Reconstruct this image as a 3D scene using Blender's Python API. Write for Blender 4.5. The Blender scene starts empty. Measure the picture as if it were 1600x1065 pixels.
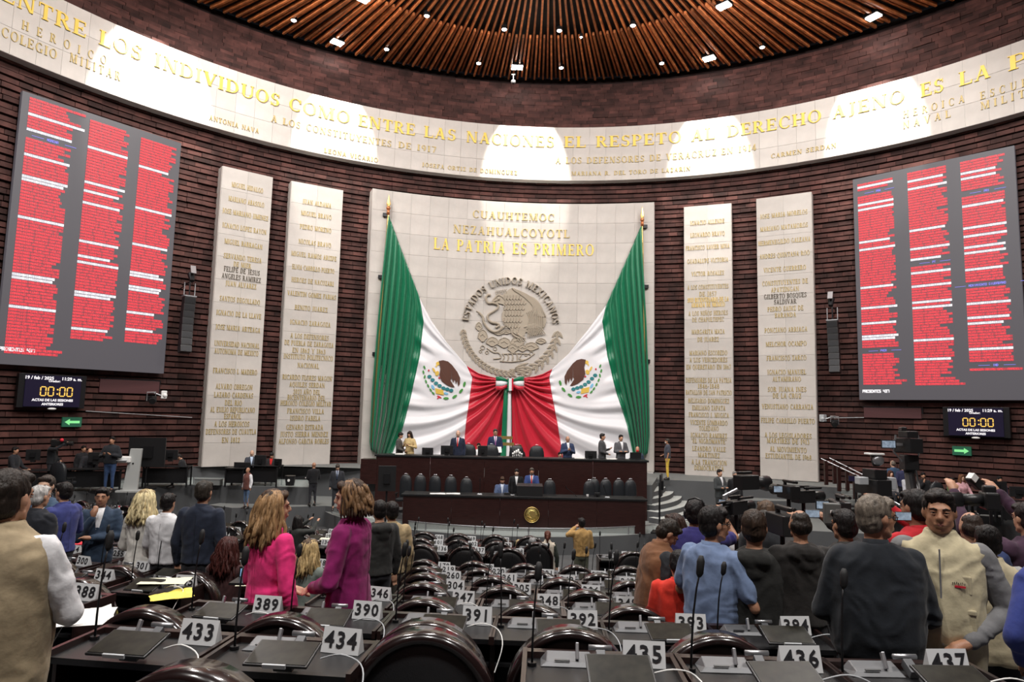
import bpy, math, random
import numpy as np
from mathutils import Vector, Matrix, noise
random.seed(7); rng = np.random.default_rng(7)
SC = bpy.context.scene
COL = SC.collection
PI = math.pi

# ---------------------------------------------------------------- camera
ZE = 4.35                      # eye height above the floor of the well
FPX, PITCH, ROLL = 1067.0, 0.1052, -0.0231
cF = np.array([0, math.cos(PITCH), math.sin(PITCH)])
cR0 = np.array([1.0, 0, 0]); cU0 = np.cross(cR0, cF)
cR = math.cos(ROLL)*cR0 - math.sin(ROLL)*cU0
cU = math.sin(ROLL)*cR0 + math.cos(ROLL)*cU0
cam_d = bpy.data.cameras.new('camera'); cam = bpy.data.objects.new('camera', cam_d); COL.objects.link(cam)
cam_d.sensor_width = 36; cam_d.lens = FPX/1600*36; cam_d.clip_end = 200; cam_d.clip_start = .05
cam.matrix_world = Matrix(((cR[0], cU[0], -cF[0], 0), (cR[1], cU[1], -cF[1], 0), (cR[2], cU[2], -cF[2], ZE), (0, 0, 0, 1)))
SC.camera = cam

def ray(x, y): return cF*FPX + cR*(x-800) - cU*(y-532.5)
def at_z(x, y, z):
    d = ray(x, y); return d*((z-ZE)/d[2]) + np.array([0, 0, ZE])
def at_d(x, y, D):
    d = ray(x, y); return d*(D/d[1]) + np.array([0, 0, ZE])
CX, CY = 1.63, 11.73            # centre of the drum of the hall
def at_wall(x, y, R):
    d = ray(x, y); u = d[:2]; C = np.array([CX, CY]); a = u@u; b = -2*u@C; c = C@C-R*R
    return d*((-b+math.sqrt(b*b-4*a*c))/2/a) + np.array([0, 0, ZE])
def to_px(P):
    P = np.asarray(P, float)-np.array([0, 0, ZE]); z = P@cF
    return 800+FPX*(P@cR)/z, 532.5-FPX*(P@cU)/z

# ---------------------------------------------------------------- world, exposure
w = bpy.data.worlds.new('world'); SC.world = w; w.use_nodes = True
w.node_tree.nodes['Background'].inputs[0].default_value = (.75, .8, 1, 1)
w.node_tree.nodes['Background'].inputs[1].default_value = .12
vs = SC.view_settings; SC.display_settings.display_device = 'sRGB'
vs.view_transform = 'Standard'; vs.look = 'None'; vs.gamma = 1; vs.use_curve_mapping = False; vs.exposure = 0.0
CEIL = ZE+18.0
FX, FY = .88, 20.4              # point the ceiling slats run to
def area_light(name, loc, aim, size, power, color=(1, .96, .92), sy=None):
    L = bpy.data.lights.new(name, 'AREA'); L.energy = power; L.size = size; L.color = color
    if sy: L.shape = 'RECTANGLE'; L.size_y = sy
    o = bpy.data.objects.new(name, L); COL.objects.link(o); o.location = loc
    o.rotation_euler = (Vector(aim)-Vector(loc)).to_track_quat('-Z', 'Y').to_euler(); return o
def spot(name, loc, aim, deg, power, blend=.25, color=(1, .95, .86), r=.08):
    L = bpy.data.lights.new(name, 'SPOT'); L.energy = power; L.spot_size = math.radians(deg); L.spot_blend = blend
    L.color = color; L.shadow_soft_size = r
    o = bpy.data.objects.new(name, L); COL.objects.link(o); o.location = loc
    o.rotation_euler = (Vector(aim)-Vector(loc)).to_track_quat('-Z', 'Y').to_euler(); return o
# added fills out of view under the ceiling; the rear ones brighten faces
for (lx, ly, pw) in ((-8, -2, 1350), (0, -3, 1700), (8, -2, 1500), (-8, 14, 1125), (8, 14, 1125), (0, 12, 1000)):
    area_light('added_fill_light', (lx, ly, CEIL-1.2), (lx*.9, ly+1, 0), 1.6, pw)
for (lx, ly, tx, ty, tz, pw) in ((-11, 22, 2, 32, 6, 1000), (13, 21, 0, 32, 6, 1000), (1, 16, .5, 27, 3, 900), (-9, 16, -11, 29, 8, 1050), (11, 16, 12, 29, 8, 1050)):
    area_light('added_stage_light', (lx, ly, CEIL-1.2), (tx, ty, tz), 1.2, pw)  # added lamps out of view; the first two rake the flag folds
# narrow spots raking the inscribed stone band: (pool centre px, py)
for (sx, sy_, dg, pw) in ((243, 105, 44, 30000), (525, 195, 38, 22000), (822, 232, 42, 27000), (1108, 226, 38, 26000), (1366, 160, 40, 28000)):
    P = at_wall(sx, sy_, 21.1); dirc = np.array([P[0]-CX, P[1]-CY]); dirc /= np.hypot(*dirc)
    spot('band_spot_light', (P[0]-dirc[0]*3.2, P[1]-dirc[1]*3.2, CEIL-.7), P+np.array([0, 0, -.5]), dg, pw/4.5, .22, r=.05)
spot('seal_spot_light', (1, 19, CEIL-1), (0, 33, ZE+4), 34, 500, .9)

# ---------------------------------------------------------------- mesh builder
class MB:
    def __init__(s): s.v = []; s.f = []; s.m = []
    def add(s, vs_, fs, mi=0):
        n = len(s.v); s.v.extend(tuple(map(float, p)) for p in vs_)
        s.f.extend(tuple(i+n for i in f) for f in fs); s.m.extend([mi]*len(fs)); return s
    def join(s, o, mi=None):
        n = len(s.v); s.v.extend(o.v); s.f.extend(tuple(i+n for i in f) for f in o.f); s.m.extend(o.m if mi is None else [mi]*len(o.f)); return s
    def box(s, c, sz, rz=0, rx=0, mi=0, ry=0):
        hx, hy, hz = sz[0]/2, sz[1]/2, sz[2]/2
        M = Matrix.Rotation(rz, 3, 'Z') @ Matrix.Rotation(ry, 3, 'Y') @ Matrix.Rotation(rx, 3, 'X')
        P = [M @ Vector((a*hx, b*hy, d*hz)) + Vector(c) for a, b, d in ((-1,-1,-1),(1,-1,-1),(1,1,-1),(-1,1,-1),(-1,-1,1),(1,-1,1),(1,1,1),(-1,1,1))]
        return s.add(P, [(0,3,2,1),(4,5,6,7),(0,1,5,4),(1,2,6,5),(2,3,7,6),(3,0,4,7)], mi)
    def cyl(s, p0, p1, r0, r1=None, n=10, mi=0, caps=True):
        r1 = r0 if r1 is None else r1; p0 = Vector(p0); p1 = Vector(p1); d = (p1-p0)
        q = d.to_track_quat('Z', 'Y') if d.length > 1e-9 else Vector((0,0,1)).to_track_quat('Z','Y')
        A = [p0+q@Vector((math.cos(2*PI*i/n)*r0, math.sin(2*PI*i/n)*r0, 0)) for i in range(n)]
        B = [p1+q@Vector((math.cos(2*PI*i/n)*r1, math.sin(2*PI*i/n)*r1, 0)) for i in range(n)]
        fs = [(i, (i+1) % n, n+(i+1) % n, n+i) for i in range(n)]
        if caps: fs += [tuple(range(n))[::-1], tuple(range(n, 2*n))]
        return s.add(A+B, fs, mi)
    def ball(s, c, r, seg=12, rings=8, mi=0, M=None):
        if not hasattr(r, '__len__'): r = (r, r, r)
        P = []; 
        for j in range(1, rings):
            t = PI*j/rings
            for i in range(seg):
                a = 2*PI*i/seg; P.append(Vector((r[0]*math.sin(t)*math.cos(a), r[1]*math.sin(t)*math.sin(a), r[2]*math.cos(t))))
        P += [Vector((0,0,r[2])), Vector((0,0,-r[2]))]
        if M is not None: P = [M@p for p in P]
        P = [p+Vector(c) for p in P]; T = len(P)-2; B = T+1; fs = []
        for i in range(seg): fs.append((T, i, (i+1) % seg))
        for j in range(rings-2):
            for i in range(seg):
                a = j*seg+i; b = j*seg+(i+1) % seg; fs.append((a, a+seg, b+seg, b))
        o = (rings-2)*seg
        for i in range(seg): fs.append((o+i, B, o+(i+1) % seg))
        return s.add(P, fs, mi)
    def tube(s, pts, rad, n=8, mi=0, caps=True):
        pts = [Vector(p) for p in pts]; k = len(pts)
        if not hasattr(rad, '__len__'): rad = [rad]*k
        up = Vector((0,0,1)); V = []
        for i, p in enumerate(pts):
            d = (pts[min(i+1, k-1)]-pts[max(i-1, 0)]).normalized()
            a = d.cross(up if abs(d.z) < .95 else Vector((0,1,0))).normalized(); b = d.cross(a)
            if i and a.dot(pa) < 0: a = -a; b = -b
            pa = a
            for j in range(n):
                t = 2*PI*j/n; V.append(p+a*math.cos(t)*rad[i]+b*math.sin(t)*rad[i])
        fs = [(i*n+j, i*n+(j+1) % n, (i+1)*n+(j+1) % n, (i+1)*n+j) for i in range(k-1) for j in range(n)]
        if caps: fs += [tuple(range(n))[::-1], tuple(range((k-1)*n, k*n))]
        return s.add(V, fs, mi)
    def loft(s, rings, n=16, mi=0, e=2.4):
        """rings: (cx, cy, cz, rx, ry) horizontal super-ellipses"""
        V = []
        for cx, cy, cz, rx, ry in rings:
            for i in range(n):
                t = 2*PI*i/n; c, d = math.cos(t), math.sin(t)
                V.append((cx+rx*math.copysign(abs(c)**(2/e), c), cy+ry*math.copysign(abs(d)**(2/e), d), cz))
        k = len(rings)
        fs = [(i*n+j, i*n+(j+1) % n, (i+1)*n+(j+1) % n, (i+1)*n+j) for i in range(k-1) for j in range(n)]
        fs += [tuple(range(n))[::-1], tuple(range((k-1)*n, k*n))]
        return s.add(V, fs, mi)
    def prism(s, poly, d0, d1, fn, mi=0, sides=True):
        """poly of (u,v); fn(u,v,d)->xyz; front face at d1"""
        n = len(poly); A = [fn(u, v, d0) for u, v in poly]; B = [fn(u, v, d1) for u, v in poly]
        fs = [tuple(range(n, 2*n))]
        if sides: fs += [(i, (i+1) % n, n+(i+1) % n, n+i) for i in range(n)]
        return s.add(A+B, fs, mi)
    def chain(s, pts, rad, n=10, mi=0):
        """capsule chain for voxel union"""
        for i in range(len(pts)):
            s.ball(pts[i], rad[i], n, max(6, n*2//3), mi)
            if i: s.cyl(pts[i-1], pts[i], rad[i-1], rad[i], n, mi)
        return s
    def xf(s, M): s.v = [tuple(M@Vector(p)) for p in s.v]; return s
    def mesh(s, name, mats, smooth=False):
        me = bpy.data.meshes.new(name); me.from_pydata(s.v, [], s.f)
        for m in (mats if isinstance(mats, (list, tuple)) else [mats]): me.materials.append(m)
        if len(me.materials) > 1: me.polygons.foreach_set('material_index', s.m)
        if smooth: me.polygons.foreach_set('use_smooth', [True]*len(me.polygons))
        me.update(); return me
def setp(o, label=None, cat=None, group=None, kind=None):
    for k, v in (('label', label), ('category', cat), ('group', group), ('kind', kind)):
        if v: o[k] = v
    return o
def ob(name, mb, mats, parent=None, smooth=False, loc=None, bevel=0, **kw):
    me = mb.mesh(name, mats, smooth) if isinstance(mb, MB) else mb
    o = bpy.data.objects.new(name, me); COL.objects.link(o)
    if parent: o.parent = parent
    if loc is not None: o.location = loc
    if bevel:
        b = o.modifiers.new('bevel', 'BEVEL'); b.width = bevel; b.segments = 2; b.limit_method = 'ANGLE'
    return setp(o, **kw)
def thing(name, label, cat, loc=(0,0,0), rz=0, group=None):
    o = bpy.data.objects.new(name, None); COL.objects.link(o); o.location = loc; o.rotation_euler = (0, 0, rz)
    o.empty_display_size = .1
    return setp(o, label, cat, group)
def copy_tree(o, parent=None):
    c = o.copy(); COL.objects.link(c)
    if parent: c.parent = parent
    for ch in KIDS.get(o.name, []): copy_tree(ch, c)
    return c
KIDS = {}
def reg(root):
    """remember the children of a prototype once, so copies stay quick"""
    def rec(o):
        ch = [c for c in COL.objects if c.parent == o]; KIDS[o.name] = ch
        for c in ch: rec(c)
    rec(root); return root

# ---------------------------------------------------------------- materials
def mat(name, col, rough=.5, metal=0, emit=None, es=1, bump=0, bscale=20, var=0, vscale=6, spec=.5, coat=0, rnd=0, stretch=None, sheen=0, alpha=1, trans=0, bdet=4):
    m = bpy.data.materials.new(name); m.use_nodes = True; nt = m.node_tree; N = nt.nodes; L = nt.links
    b = N['Principled BSDF']; b.inputs['Base Color'].default_value = (*col, 1); b.inputs['Roughness'].default_value = rough
    b.inputs['Metallic'].default_value = metal; b.inputs['Specular IOR Level'].default_value = spec; b.inputs['Coat Weight'].default_value = coat
    b.inputs['Coat Roughness'].default_value = .08
    b.inputs['Sheen Weight'].default_value = sheen; b.inputs['Transmission Weight'].default_value = trans
    if emit: b.inputs['Emission Color'].default_value = (*emit, 1); b.inputs['Emission Strength'].default_value = es
    tc = None
    if bump or var:
        tc = N.new('ShaderNodeTexCoord'); mp = N.new('ShaderNodeMapping'); L.new(tc.outputs['Object'], mp.inputs[0])
        if stretch: mp.inputs['Scale'].default_value = stretch
    if bump:
        t = N.new('ShaderNodeTexNoise'); t.inputs['Scale'].default_value = bscale; t.inputs['Detail'].default_value = bdet; L.new(mp.outputs[0], t.inputs[0])
        bp = N.new('ShaderNodeBump'); bp.inputs['Strength'].default_value = bump; bp.inputs['Distance'].default_value = .02
        L.new(t.outputs[0], bp.inputs['Height']); L.new(bp.outputs[0], b.inputs['Normal'])
    src = None
    if var:
        t = N.new('ShaderNodeTexNoise'); t.inputs['Scale'].default_value = vscale; t.inputs['Detail'].default_value = 5; L.new(mp.outputs[0], t.inputs[0])
        r = N.new('ShaderNodeValToRGB'); r.color_ramp.elements[0].position = .3; r.color_ramp.elements[1].position = .7
        r.color_ramp.elements[0].color = (*[max(0, c*(1-var)) for c in col], 1); r.color_ramp.elements[1].color = (*[min(1, c*(1+var)) for c in col], 1)
        L.new(t.outputs[0], r.inputs[0]); src = r.outputs[0]
    if rnd:
        g = N.new('ShaderNodeNewGeometry'); oi = N.new('ShaderNodeObjectInfo')
        ad = N.new('ShaderNodeMath'); ad.operation = 'ADD'; L.new(g.outputs['Random Per Island'], ad.inputs[0]); L.new(oi.outputs['Random'], ad.inputs[1])
        fr = N.new('ShaderNodeMath'); fr.operation = 'FRACT'; L.new(ad.outputs[0], fr.inputs[0])
        mr = N.new('ShaderNodeMapRange'); mr.inputs[3].default_value = 1-rnd; mr.inputs[4].default_value = 1+rnd; L.new(fr.outputs[0], mr.inputs[0])
        vm = N.new('ShaderNodeVectorMath'); vm.operation = 'SCALE'; L.new(mr.outputs[0], vm.inputs['Scale'])
        if src: L.new(src, vm.inputs[0])
        else: vm.inputs[0].default_value = col
        src = vm.outputs[0]
    if src: L.new(src, b.inputs['Base Color'])
    if alpha < 1: b.inputs['Alpha'].default_value = alpha
    return m
_mc = {}
def cloth(col, rough=.85, sheen=.1, bump=.35, bscale=9):
    k = ('c', col, rough)
    if k not in _mc: _mc[k] = mat('fabric', col, rough, bump=bump, bscale=bscale, var=.18, vscale=14, sheen=sheen, spec=.25)
    return _mc[k]
def hairm(col):
    k = ('h', col)
    if k not in _mc: _mc[k] = mat('hair', col, .5, bump=.6, bscale=70, var=.55, vscale=34, stretch=(1, 1, .22), spec=.28)
    return _mc[k]
def skinm(col):
    k = ('s', col)
    if k not in _mc:
        m = mat('skin', tuple(min(1,c*1.18) for c in col), .48, bump=.12, bscale=90, var=.08, vscale=12, spec=.4); _mc[k] = m
        m.node_tree.nodes['Principled BSDF'].inputs['Subsurface Weight'].default_value = .08
        m.node_tree.nodes['Principled BSDF'].inputs['Subsurface Radius'].default_value = (.02, .008, .004)
    return _mc[k]
M = {}
M['brick'] = mat('rough_dark_brick', (.060, .023, .019), .75, bump=.5, bscale=6, var=.5, vscale=1.6, rnd=.45, spec=.3)
M['brick_joint'] = mat('recessed_joint', (.02, .007, .006), .9)
M['stone'] = mat('pale_stone', (.535, .50, .465), .6, bump=.15, bscale=8, var=.09, vscale=1.3, rnd=.05, spec=.25)
M['stone_joint'] = mat('stone_joint', (.60, .58, .55), .8)
M['seal_stone'] = mat('relief_stone', (.40, .345, .275), .7, spec=.2)
M['gold'] = mat('gilt_letters', (.78, .55, .10), .4, metal=.15)
M['gold_dull'] = mat('dull_gilt_letters', (.50, .38, .15), .45, metal=.15)
M['dark_letter'] = mat('dark_letters', (.10, .08, .05), .5)
M['slat'] = mat('cedar_slat', (.55, .18, .06), .45, var=.35, vscale=3, rnd=.45)
M['black'] = mat('matt_black', (.008, .008, .009), .7)
M['lamp'] = mat('lamp_glow', (1, 1, 1), .5, emit=(1, .97, .92), es=60)
M['lamp_small'] = mat('small_lamp_glow', (1, 1, 1), .5, emit=(1, .98, .95), es=22)
M['metal_dark'] = mat('black_metal', (.02, .02, .022), .4, metal=.6)
M['metal'] = mat('brushed_metal', (.42, .43, .45), .35, metal=.8)
M['plastic_black'] = mat('black_plastic', (.012, .012, .013), .38)
M['plastic_grey'] = mat('grey_plastic', (.42, .44, .46), .45)
M['white'] = mat('white_plastic', (.8, .8, .78), .5)
M['paper'] = mat('paper', (.8, .79, .76), .7, bump=.05)
M['cream_paper'] = mat('cream_paper', (.72, .72, .55), .7)
M['yellow'] = mat('yellow_folder', (.85, .72, .12), .6)
M['wood_dark'] = mat('dark_mahogany', (.026, .009, .008), .3, var=.3, vscale=4, stretch=(1, 1, 8), spec=.5, coat=.12)
M['chair_wood'] = mat('polished_dark_rim', (.010, .005, .005), .22, coat=.5, bump=.03, bscale=12)
M['leather'] = mat('black_leather', (.009, .009, .010), .36, bump=.12, bscale=150)
M['desk_top'] = mat('black_desk', (.007, .007, .008), .4, bump=.06, bscale=200)
M['desk_edge'] = mat('brown_desk_edge', (.020, .010, .009), .3, coat=.2)
M['screen'] = mat('tablet_glass', (.016, .015, .011), .32, spec=.12, var=.5, vscale=14)
M['sign'] = mat('sign_white', (.62, .63, .64), .5)
M['ink'] = mat('sign_ink', (.015, .015, .018), .5)
M['silver'] = mat('silver_unit', (.11, .113, .12), .42, metal=.2)
M['carpet'] = mat('grey_carpet', (.062, .064, .066), .95, bump=.2, bscale=160, var=.12, vscale=2)
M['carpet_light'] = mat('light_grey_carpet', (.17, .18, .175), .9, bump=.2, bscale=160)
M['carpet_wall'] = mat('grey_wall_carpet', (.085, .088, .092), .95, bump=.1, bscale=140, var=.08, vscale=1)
M['glass'] = mat('balustrade_glass', (.75, .85, .82), .05, alpha=.22)
M['led_face'] = mat('led_face', (.02, .02, .022), .5, emit=(.075, .068, .078), es=1)
M['led_red'] = mat('led_red', (.1, 0, 0), .5, emit=(1, .075, .10), es=.95)
M['led_bloom'] = mat('led_red_bloom', (.1, 0, 0), .5, emit=(.78, .09, .12), es=.6)
M['led_white'] = mat('led_white', (.1, .1, .1), .5, emit=(1, .95, .97), es=1.05)
M['led_blue'] = mat('led_blue', (0, 0, .1), .5, emit=(.32, .3, .95), es=.9)
M['screen_navy'] = mat('screen_navy', (.005, .004, .012), .3, emit=(.007, .005, .016), es=1)
M['led_amber'] = mat('led_amber', (.1, .05, 0), .5, emit=(1, .62, .12), es=1.05)
M['exit_dark'] = mat('exit_sign_dark', (.01, .07, .04), .5, emit=(.01, .09, .045), es=.5)
M['exit_green'] = mat('exit_sign_arrow', (.1, .4, .15), .5, emit=(.25, .75, .28), es=.8)
M['fgreen'] = mat('green_satin', (.0, .16, .07), .38, sheen=.2, spec=.5)
M['fwhite'] = mat('white_satin', (.78, .77, .80), .42, sheen=.1)
M['fred'] = mat('red_satin', (.55, .012, .035), .38, sheen=.2)
M['e_brown'] = mat('embroidery_brown', (.09, .03, .016), .6)
M['e_green'] = mat('embroidery_green', (.06, .28, .05), .6)
M['e_teal'] = mat('embroidery_teal', (.02, .2, .22), .6)
M['e_gold'] = mat('embroidery_gold', (.75, .5, .08), .6)
M['e_blue'] = mat('embroidery_blue', (.2, .5, .75), .6)
M['e_red'] = mat('embroidery_red', (.6, .02, .04), .6)
M['seal_gold'] = mat('brass_seal', (.5, .42, .14), .4, metal=.6)
M['brass'] = mat('brass', (.72, .5, .18), .3, metal=.8)
M['blue_glow'] = mat('laptop_glow', (.1, .2, .3), .3, emit=(.25, .5, .8), es=.7)
M['duct'] = mat('access_panel_paint', (.075, .022, .024), .6)
# ================================================================ THE SETTING
def pol(a, R, z, c=(CX, CY)): return np.array([c[0]+R*math.sin(a), c[1]+R*math.cos(a), z])
Z = lambda rel: ZE+rel
Z_BB, Z_BT = Z(11.5), Z(14.24)
RW, RB = 21.6, 21.1
UC, UR = (1.36, 12.57), 23.2
def slab_poly(name, pts, z0, z1, mats, **kw):
    """closed polygon pushed up from z0 to z1; material 0 on top, 1 on the sides"""
    mb = MB(); n = len(pts)
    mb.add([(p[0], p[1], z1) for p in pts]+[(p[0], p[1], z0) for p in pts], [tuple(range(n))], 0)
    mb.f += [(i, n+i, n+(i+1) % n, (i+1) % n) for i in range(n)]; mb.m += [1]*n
    return ob(name, mb, mats, kind='structure', **kw)
def ring_wall(name, rows, a0, a1, n, m, **kw):
    mb = MB(); k = len(rows)
    V = [pol(a0+(a1-a0)*i/n, R, z, c) for (R, z, c) in rows for i in range(n+1)]
    F = [(j*(n+1)+i, (j+1)*(n+1)+i, (j+1)*(n+1)+i+1, j*(n+1)+i+1) for j in range(k-1) for i in range(n)]
    mb.add(V, F); return ob(name, mb, m, kind='structure', **kw)
C0 = (CX, CY)
wall_lo = ring_wall('wall_front', [(RW+.03, -.1, C0), (RW+.03, Z_BT, C0)], -PI*.46, PI*.46, 90, M['brick_joint'])
wall_up = ring_wall('wall_upper', [(RW+.05, Z_BT-.3, C0), (UR+.06, CEIL+.25, UC)], -PI*.46, PI*.46, 90, M['brick_joint'])
ring_wall('wall_rear', [(RW+.03, -.1, C0), (RW+.05, Z_BT, C0), (UR+.06, CEIL+.25, UC)], PI*.46, PI*1.54, 60, M['brick'])
# --- rough bricks in courses, each proud of the joint by its own amount
def brick_courses(parent, z0, z1, step, hgt, up):
    cand = []; rr = random.Random(3)
    k = 0; z = z0
    while z+hgt < z1:
        t = (z-Z_BT)/(CEIL-Z_BT) if up else 0
        R = RW+(UR-RW)*t if up else RW; c = (C0[0]+(UC[0]-C0[0])*t, C0[1]+(UC[1]-C0[1])*t) if up else C0
        a = -1.27+rr.random()*.03
        while a < 1.25:
            L = rr.uniform(.42, .78); out = rr.uniform(.0, .035)+(.05 if k % 2 else 0)
            if not up: out += .02
            cand.append((a+L/2/R, L-.012, z+hgt/2, R, c, out)); a += L/R
        z += step; k += 1
    sc = []
    for i, (a, L, zc, R, c, out) in enumerate(cand):
        P = pol(a, R, zc, c); x, y = to_px(P)
        vis = -5 < x < 1605 and -5 < y < 660
        sc.append((-L/np.hypot(P[0], P[1]) if vis else 0, i))
    sc.sort(); big = set(i for s_, i in sc[:150])
    mb = MB(); proto = [MB().box((0, 0, 0), (1, .16, hgt-.0)).mesh('brick', M['brick']) for _ in range(1)]
    for i, (a, L, zc, R, c, out) in enumerate(cand):
        if i in big:
            o = bpy.data.objects.new('brick', proto[0]); COL.objects.link(o); o.parent = parent
            o.location = pol(a, R+.08-out-.03, zc, c); o.rotation_euler = (0, 0, -a); o.scale = (L, 1, 1)
        else:
            h = L/2/R; Ri = R-out; zz = (zc-hgt/2, zc+hgt/2)
            V = [pol(a-h, Ri, zz[0], c), pol(a+h, Ri, zz[0], c), pol(a+h, Ri, zz[1], c), pol(a-h, Ri, zz[1], c),
                 pol(a-h, R+.05, zz[0], c), pol(a+h, R+.05, zz[0], c), pol(a+h, R+.05, zz[1], c), pol(a-h, R+.05, zz[1], c)]
            mb.add(V, [(0,1,2,3), (4,5,1,0), (3,2,6,7), (4,0,3,7), (1,5,6,2)])
    ob('brick_courses', mb, M['brick'], parent, kind='stuff')
brick_courses(wall_lo, 1.6, Z_BB+.5, .225, .165, False)
brick_courses(wall_up, Z_BT-.2, CEIL-.05, .235, .185, True)

# --- inscribed stone band
band = ring_wall('trim_1', [(RW, Z_BB, C0), (RB, Z_BB, C0), (RB, Z_BT, C0), (RW, Z_BT, C0)], -1.3, 1.3, 110, M['stone_joint'])
def curved_tile(R, w, h, d, m, name='stone_tile'):
    n = 2; mb = MB(); V = []
    for dz in (-h/2, h/2):
        for rr_ in (R, R+d):
            for i in range(n+1):
                a = (i/n-.5)*w/R; V.append((rr_*math.sin(a), rr_*math.cos(a)-R, dz))
    q = n+1; F = []
    for i in range(n):
        F += [(i, i+1, 2*q+i+1, 2*q+i), (i, q+i, q+i+1, i+1), (2*q+i, 2*q+i+1, 3*q+i+1, 3*q+i)]
    F += [(0, 2*q, 3*q, q), (n, q+n, 3*q+n, 2*q+n)]
    return mb.add(V, F).mesh(name, m)
tw, th = .80, (Z_BT-Z_BB)/3
tm = curved_tile(RB-.02, tw-.012, th-.012, .035, M['stone'])
na = int(1.18*RB/tw)
for r in range(3):
    for i in range(-na, na+1):
        a = (i+.5*(r % 2)*.0)*tw/RB
        if pol(a, RB, Z_BB)[1] < 13: continue
        o = bpy.data.objects.new('stone_tile', tm); COL.objects.link(o); o.parent = band
        o.location = pol(a, RB-.02, Z_BB+th*(r+.5)); o.rotation_euler = (0, 0, -a)

# --- serif letters cut as strokes on a unit grid
def arc(cx, cy, rx, ry, a0, a1, n=9, t0=.07, t1=.15):
    """band of varying width (thick at the sides) as quads"""
    out = []; prev = None
    for i in range(n+1):
        a = math.radians(a0+(a1-a0)*i/n); w_ = t0+(t1-t0)*abs(math.cos(a))**1.5
        p = ((cx+(rx)*math.cos(a), cy+(ry)*math.sin(a)), (cx+(rx-w_)*math.cos(a), cy+(ry-w_*.7)*math.sin(a)))
        if prev: out.append([prev[0], p[0], p[1], prev[1]])
        prev = p
    return out
TK, TN = .17, .07
def vs_(x, y0=0, y1=1, w=TK, s=(1, 1)):
    q = [[(x, y0), (x+w, y0), (x+w, y1), (x, y1)]]
    if s[0]: q.append([(x-.07, y0), (x+w+.07, y0), (x+w+.07, y0+.045), (x-.07, y0+.045)])
    if s[1]: q.append([(x-.07, y1-.045), (x+w+.07, y1-.045), (x+w+.07, y1), (x-.07, y1)])
    return q
def hs(x0, x1, y, w=TN): return [[(x0, y), (x1, y), (x1, y+w), (x0, y+w)]]
def dg(x0, y0, x1, y1, w): return [[(x0, y0), (x0+w, y0), (x1+w, y1), (x1, y1)]]
def sf(x, y, w=.2): return [[(x-w/2, y), (x+w/2, y), (x+w/2, y+.045), (x-w/2, y+.045)]]
GL = {}
GL['A'] = (.78, dg(.08, 0, .36, 1, .07)+dg(.52, 0, .3, 1, .17)+hs(.2, .55, .3)+sf(.11, 0)+sf(.61, 0, .26))
GL['B'] = (.68, vs_(.08)+arc(.3, .75, .3, .25, -90, 90)+arc(.3, .27, .34, .27, -90, 90)+hs(.1, .32, .93)+hs(.1, .32, .48)+hs(.1, .32, 0))
GL['C'] = (.74, arc(.42, .5, .38, .52, 45, 315, 14)+[[(.63, .68), (.7, .68), (.7, .98), (.66, .98)]])
GL['D'] = (.80, vs_(.08)+arc(.3, .5, .46, .5, -90, 90, 12)+hs(.1, .32, .93)+hs(.1, .32, 0))
GL['E'] = (.66, vs_(.08)+hs(.1, .6, .93)+hs(.1, .48, .47)+hs(.1, .62, 0)+[[(.55, .76), (.6, .76), (.6, 1), (.55, 1)], [(.57, 0), (.63, 0), (.65, .24), (.6, .24)], [(.43, .38), (.48, .38), (.48, .62), (.43, .62)]])
GL['F'] = (.62, vs_(.08)+hs(.1, .6, .93)+hs(.1, .48, .47)+[[(.55, .76), (.6, .76), (.6, 1), (.55, 1)]])
GL['G'] = (.80, arc(.42, .5, .38, .52, 45, 315, 14)+vs_(.58, .02, .42, .14, (0, 1)))
GL['H'] = (.84, vs_(.08)+vs_(.58)+hs(.2, .6, .48))
GL['I'] = (.36, vs_(.09))
GL['J'] = (.46, vs_(.18, .1, 1, TK, (0, 1))+arc(.12, .1, .22, .2, -110, 0, 5))
GL['K'] = (.80, vs_(.08)+dg(.26, .42, .6, 1, .07)+dg(.56, 0, .3, .5, .18)+sf(.65, 0, .26)+sf(.63, .955, .2))
GL['L'] = (.62, vs_(.08)+hs(.1, .6, 0)+[[(.55, 0), (.61, 0), (.62, .26), (.58, .26)]])
GL['M'] = (.98, vs_(.08, 0, 1, .07)+vs_(.72)+dg(.42, 0, .1, 1, .14)+dg(.42, 0, .76, 1, .07))
GL['N'] = (.84, vs_(.1, 0, 1, .07)+vs_(.66, 0, 1, .07, (0, 1))+dg(.58, 0, .08, 1, .16))
GL['O'] = (.82, arc(.41, .5, .39, .52, 0, 360, 18))
GL['P'] = (.66, vs_(.08)+arc(.3, .72, .32, .28, -90, 90)+hs(.1, .32, .93)+hs(.1, .32, .44))
GL['Q'] = (.82, GL['O'][1]+dg(.6, -.2, .4, .1, .16))
GL['R'] = (.76, vs_(.08)+arc(.3, .74, .31, .26, -90, 90)+hs(.1, .32, .93)+hs(.1, .32, .48)+dg(.56, 0, .3, .5, .17)+sf(.66, 0, .22))
GL['S'] = (.60, arc(.3, .74, .24, .26, 30, 270, 10)+arc(.3, .27, .26, .28, -150, 90, 10)+[[(.5, .72), (.54, .72), (.54, .98), (.5, .98)], [(.05, .02), (.09, .02), (.09, .28), (.05, .28)]])
GL['T'] = (.70, vs_(.27, 0, 1, TK, (1, 0))+hs(.03, .68, .93)+[[(.03, .74), (.07, .74), (.09, 1), (.03, 1)], [(.64, .74), (.68, .74), (.68, 1), (.62, 1)]])
GL['U'] = (.82, vs_(.1, .3, 1, TK, (0, 1))+vs_(.66, .3, 1, .07, (0, 1))+arc(.415, .3, .315, .32, 180, 360, 9))
GL['V'] = (.78, dg(.33, 0, .04, 1, .17)+dg(.36, 0, .64, 1, .07)+sf(.12, .955, .28)+sf(.68, .955, .2))
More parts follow.
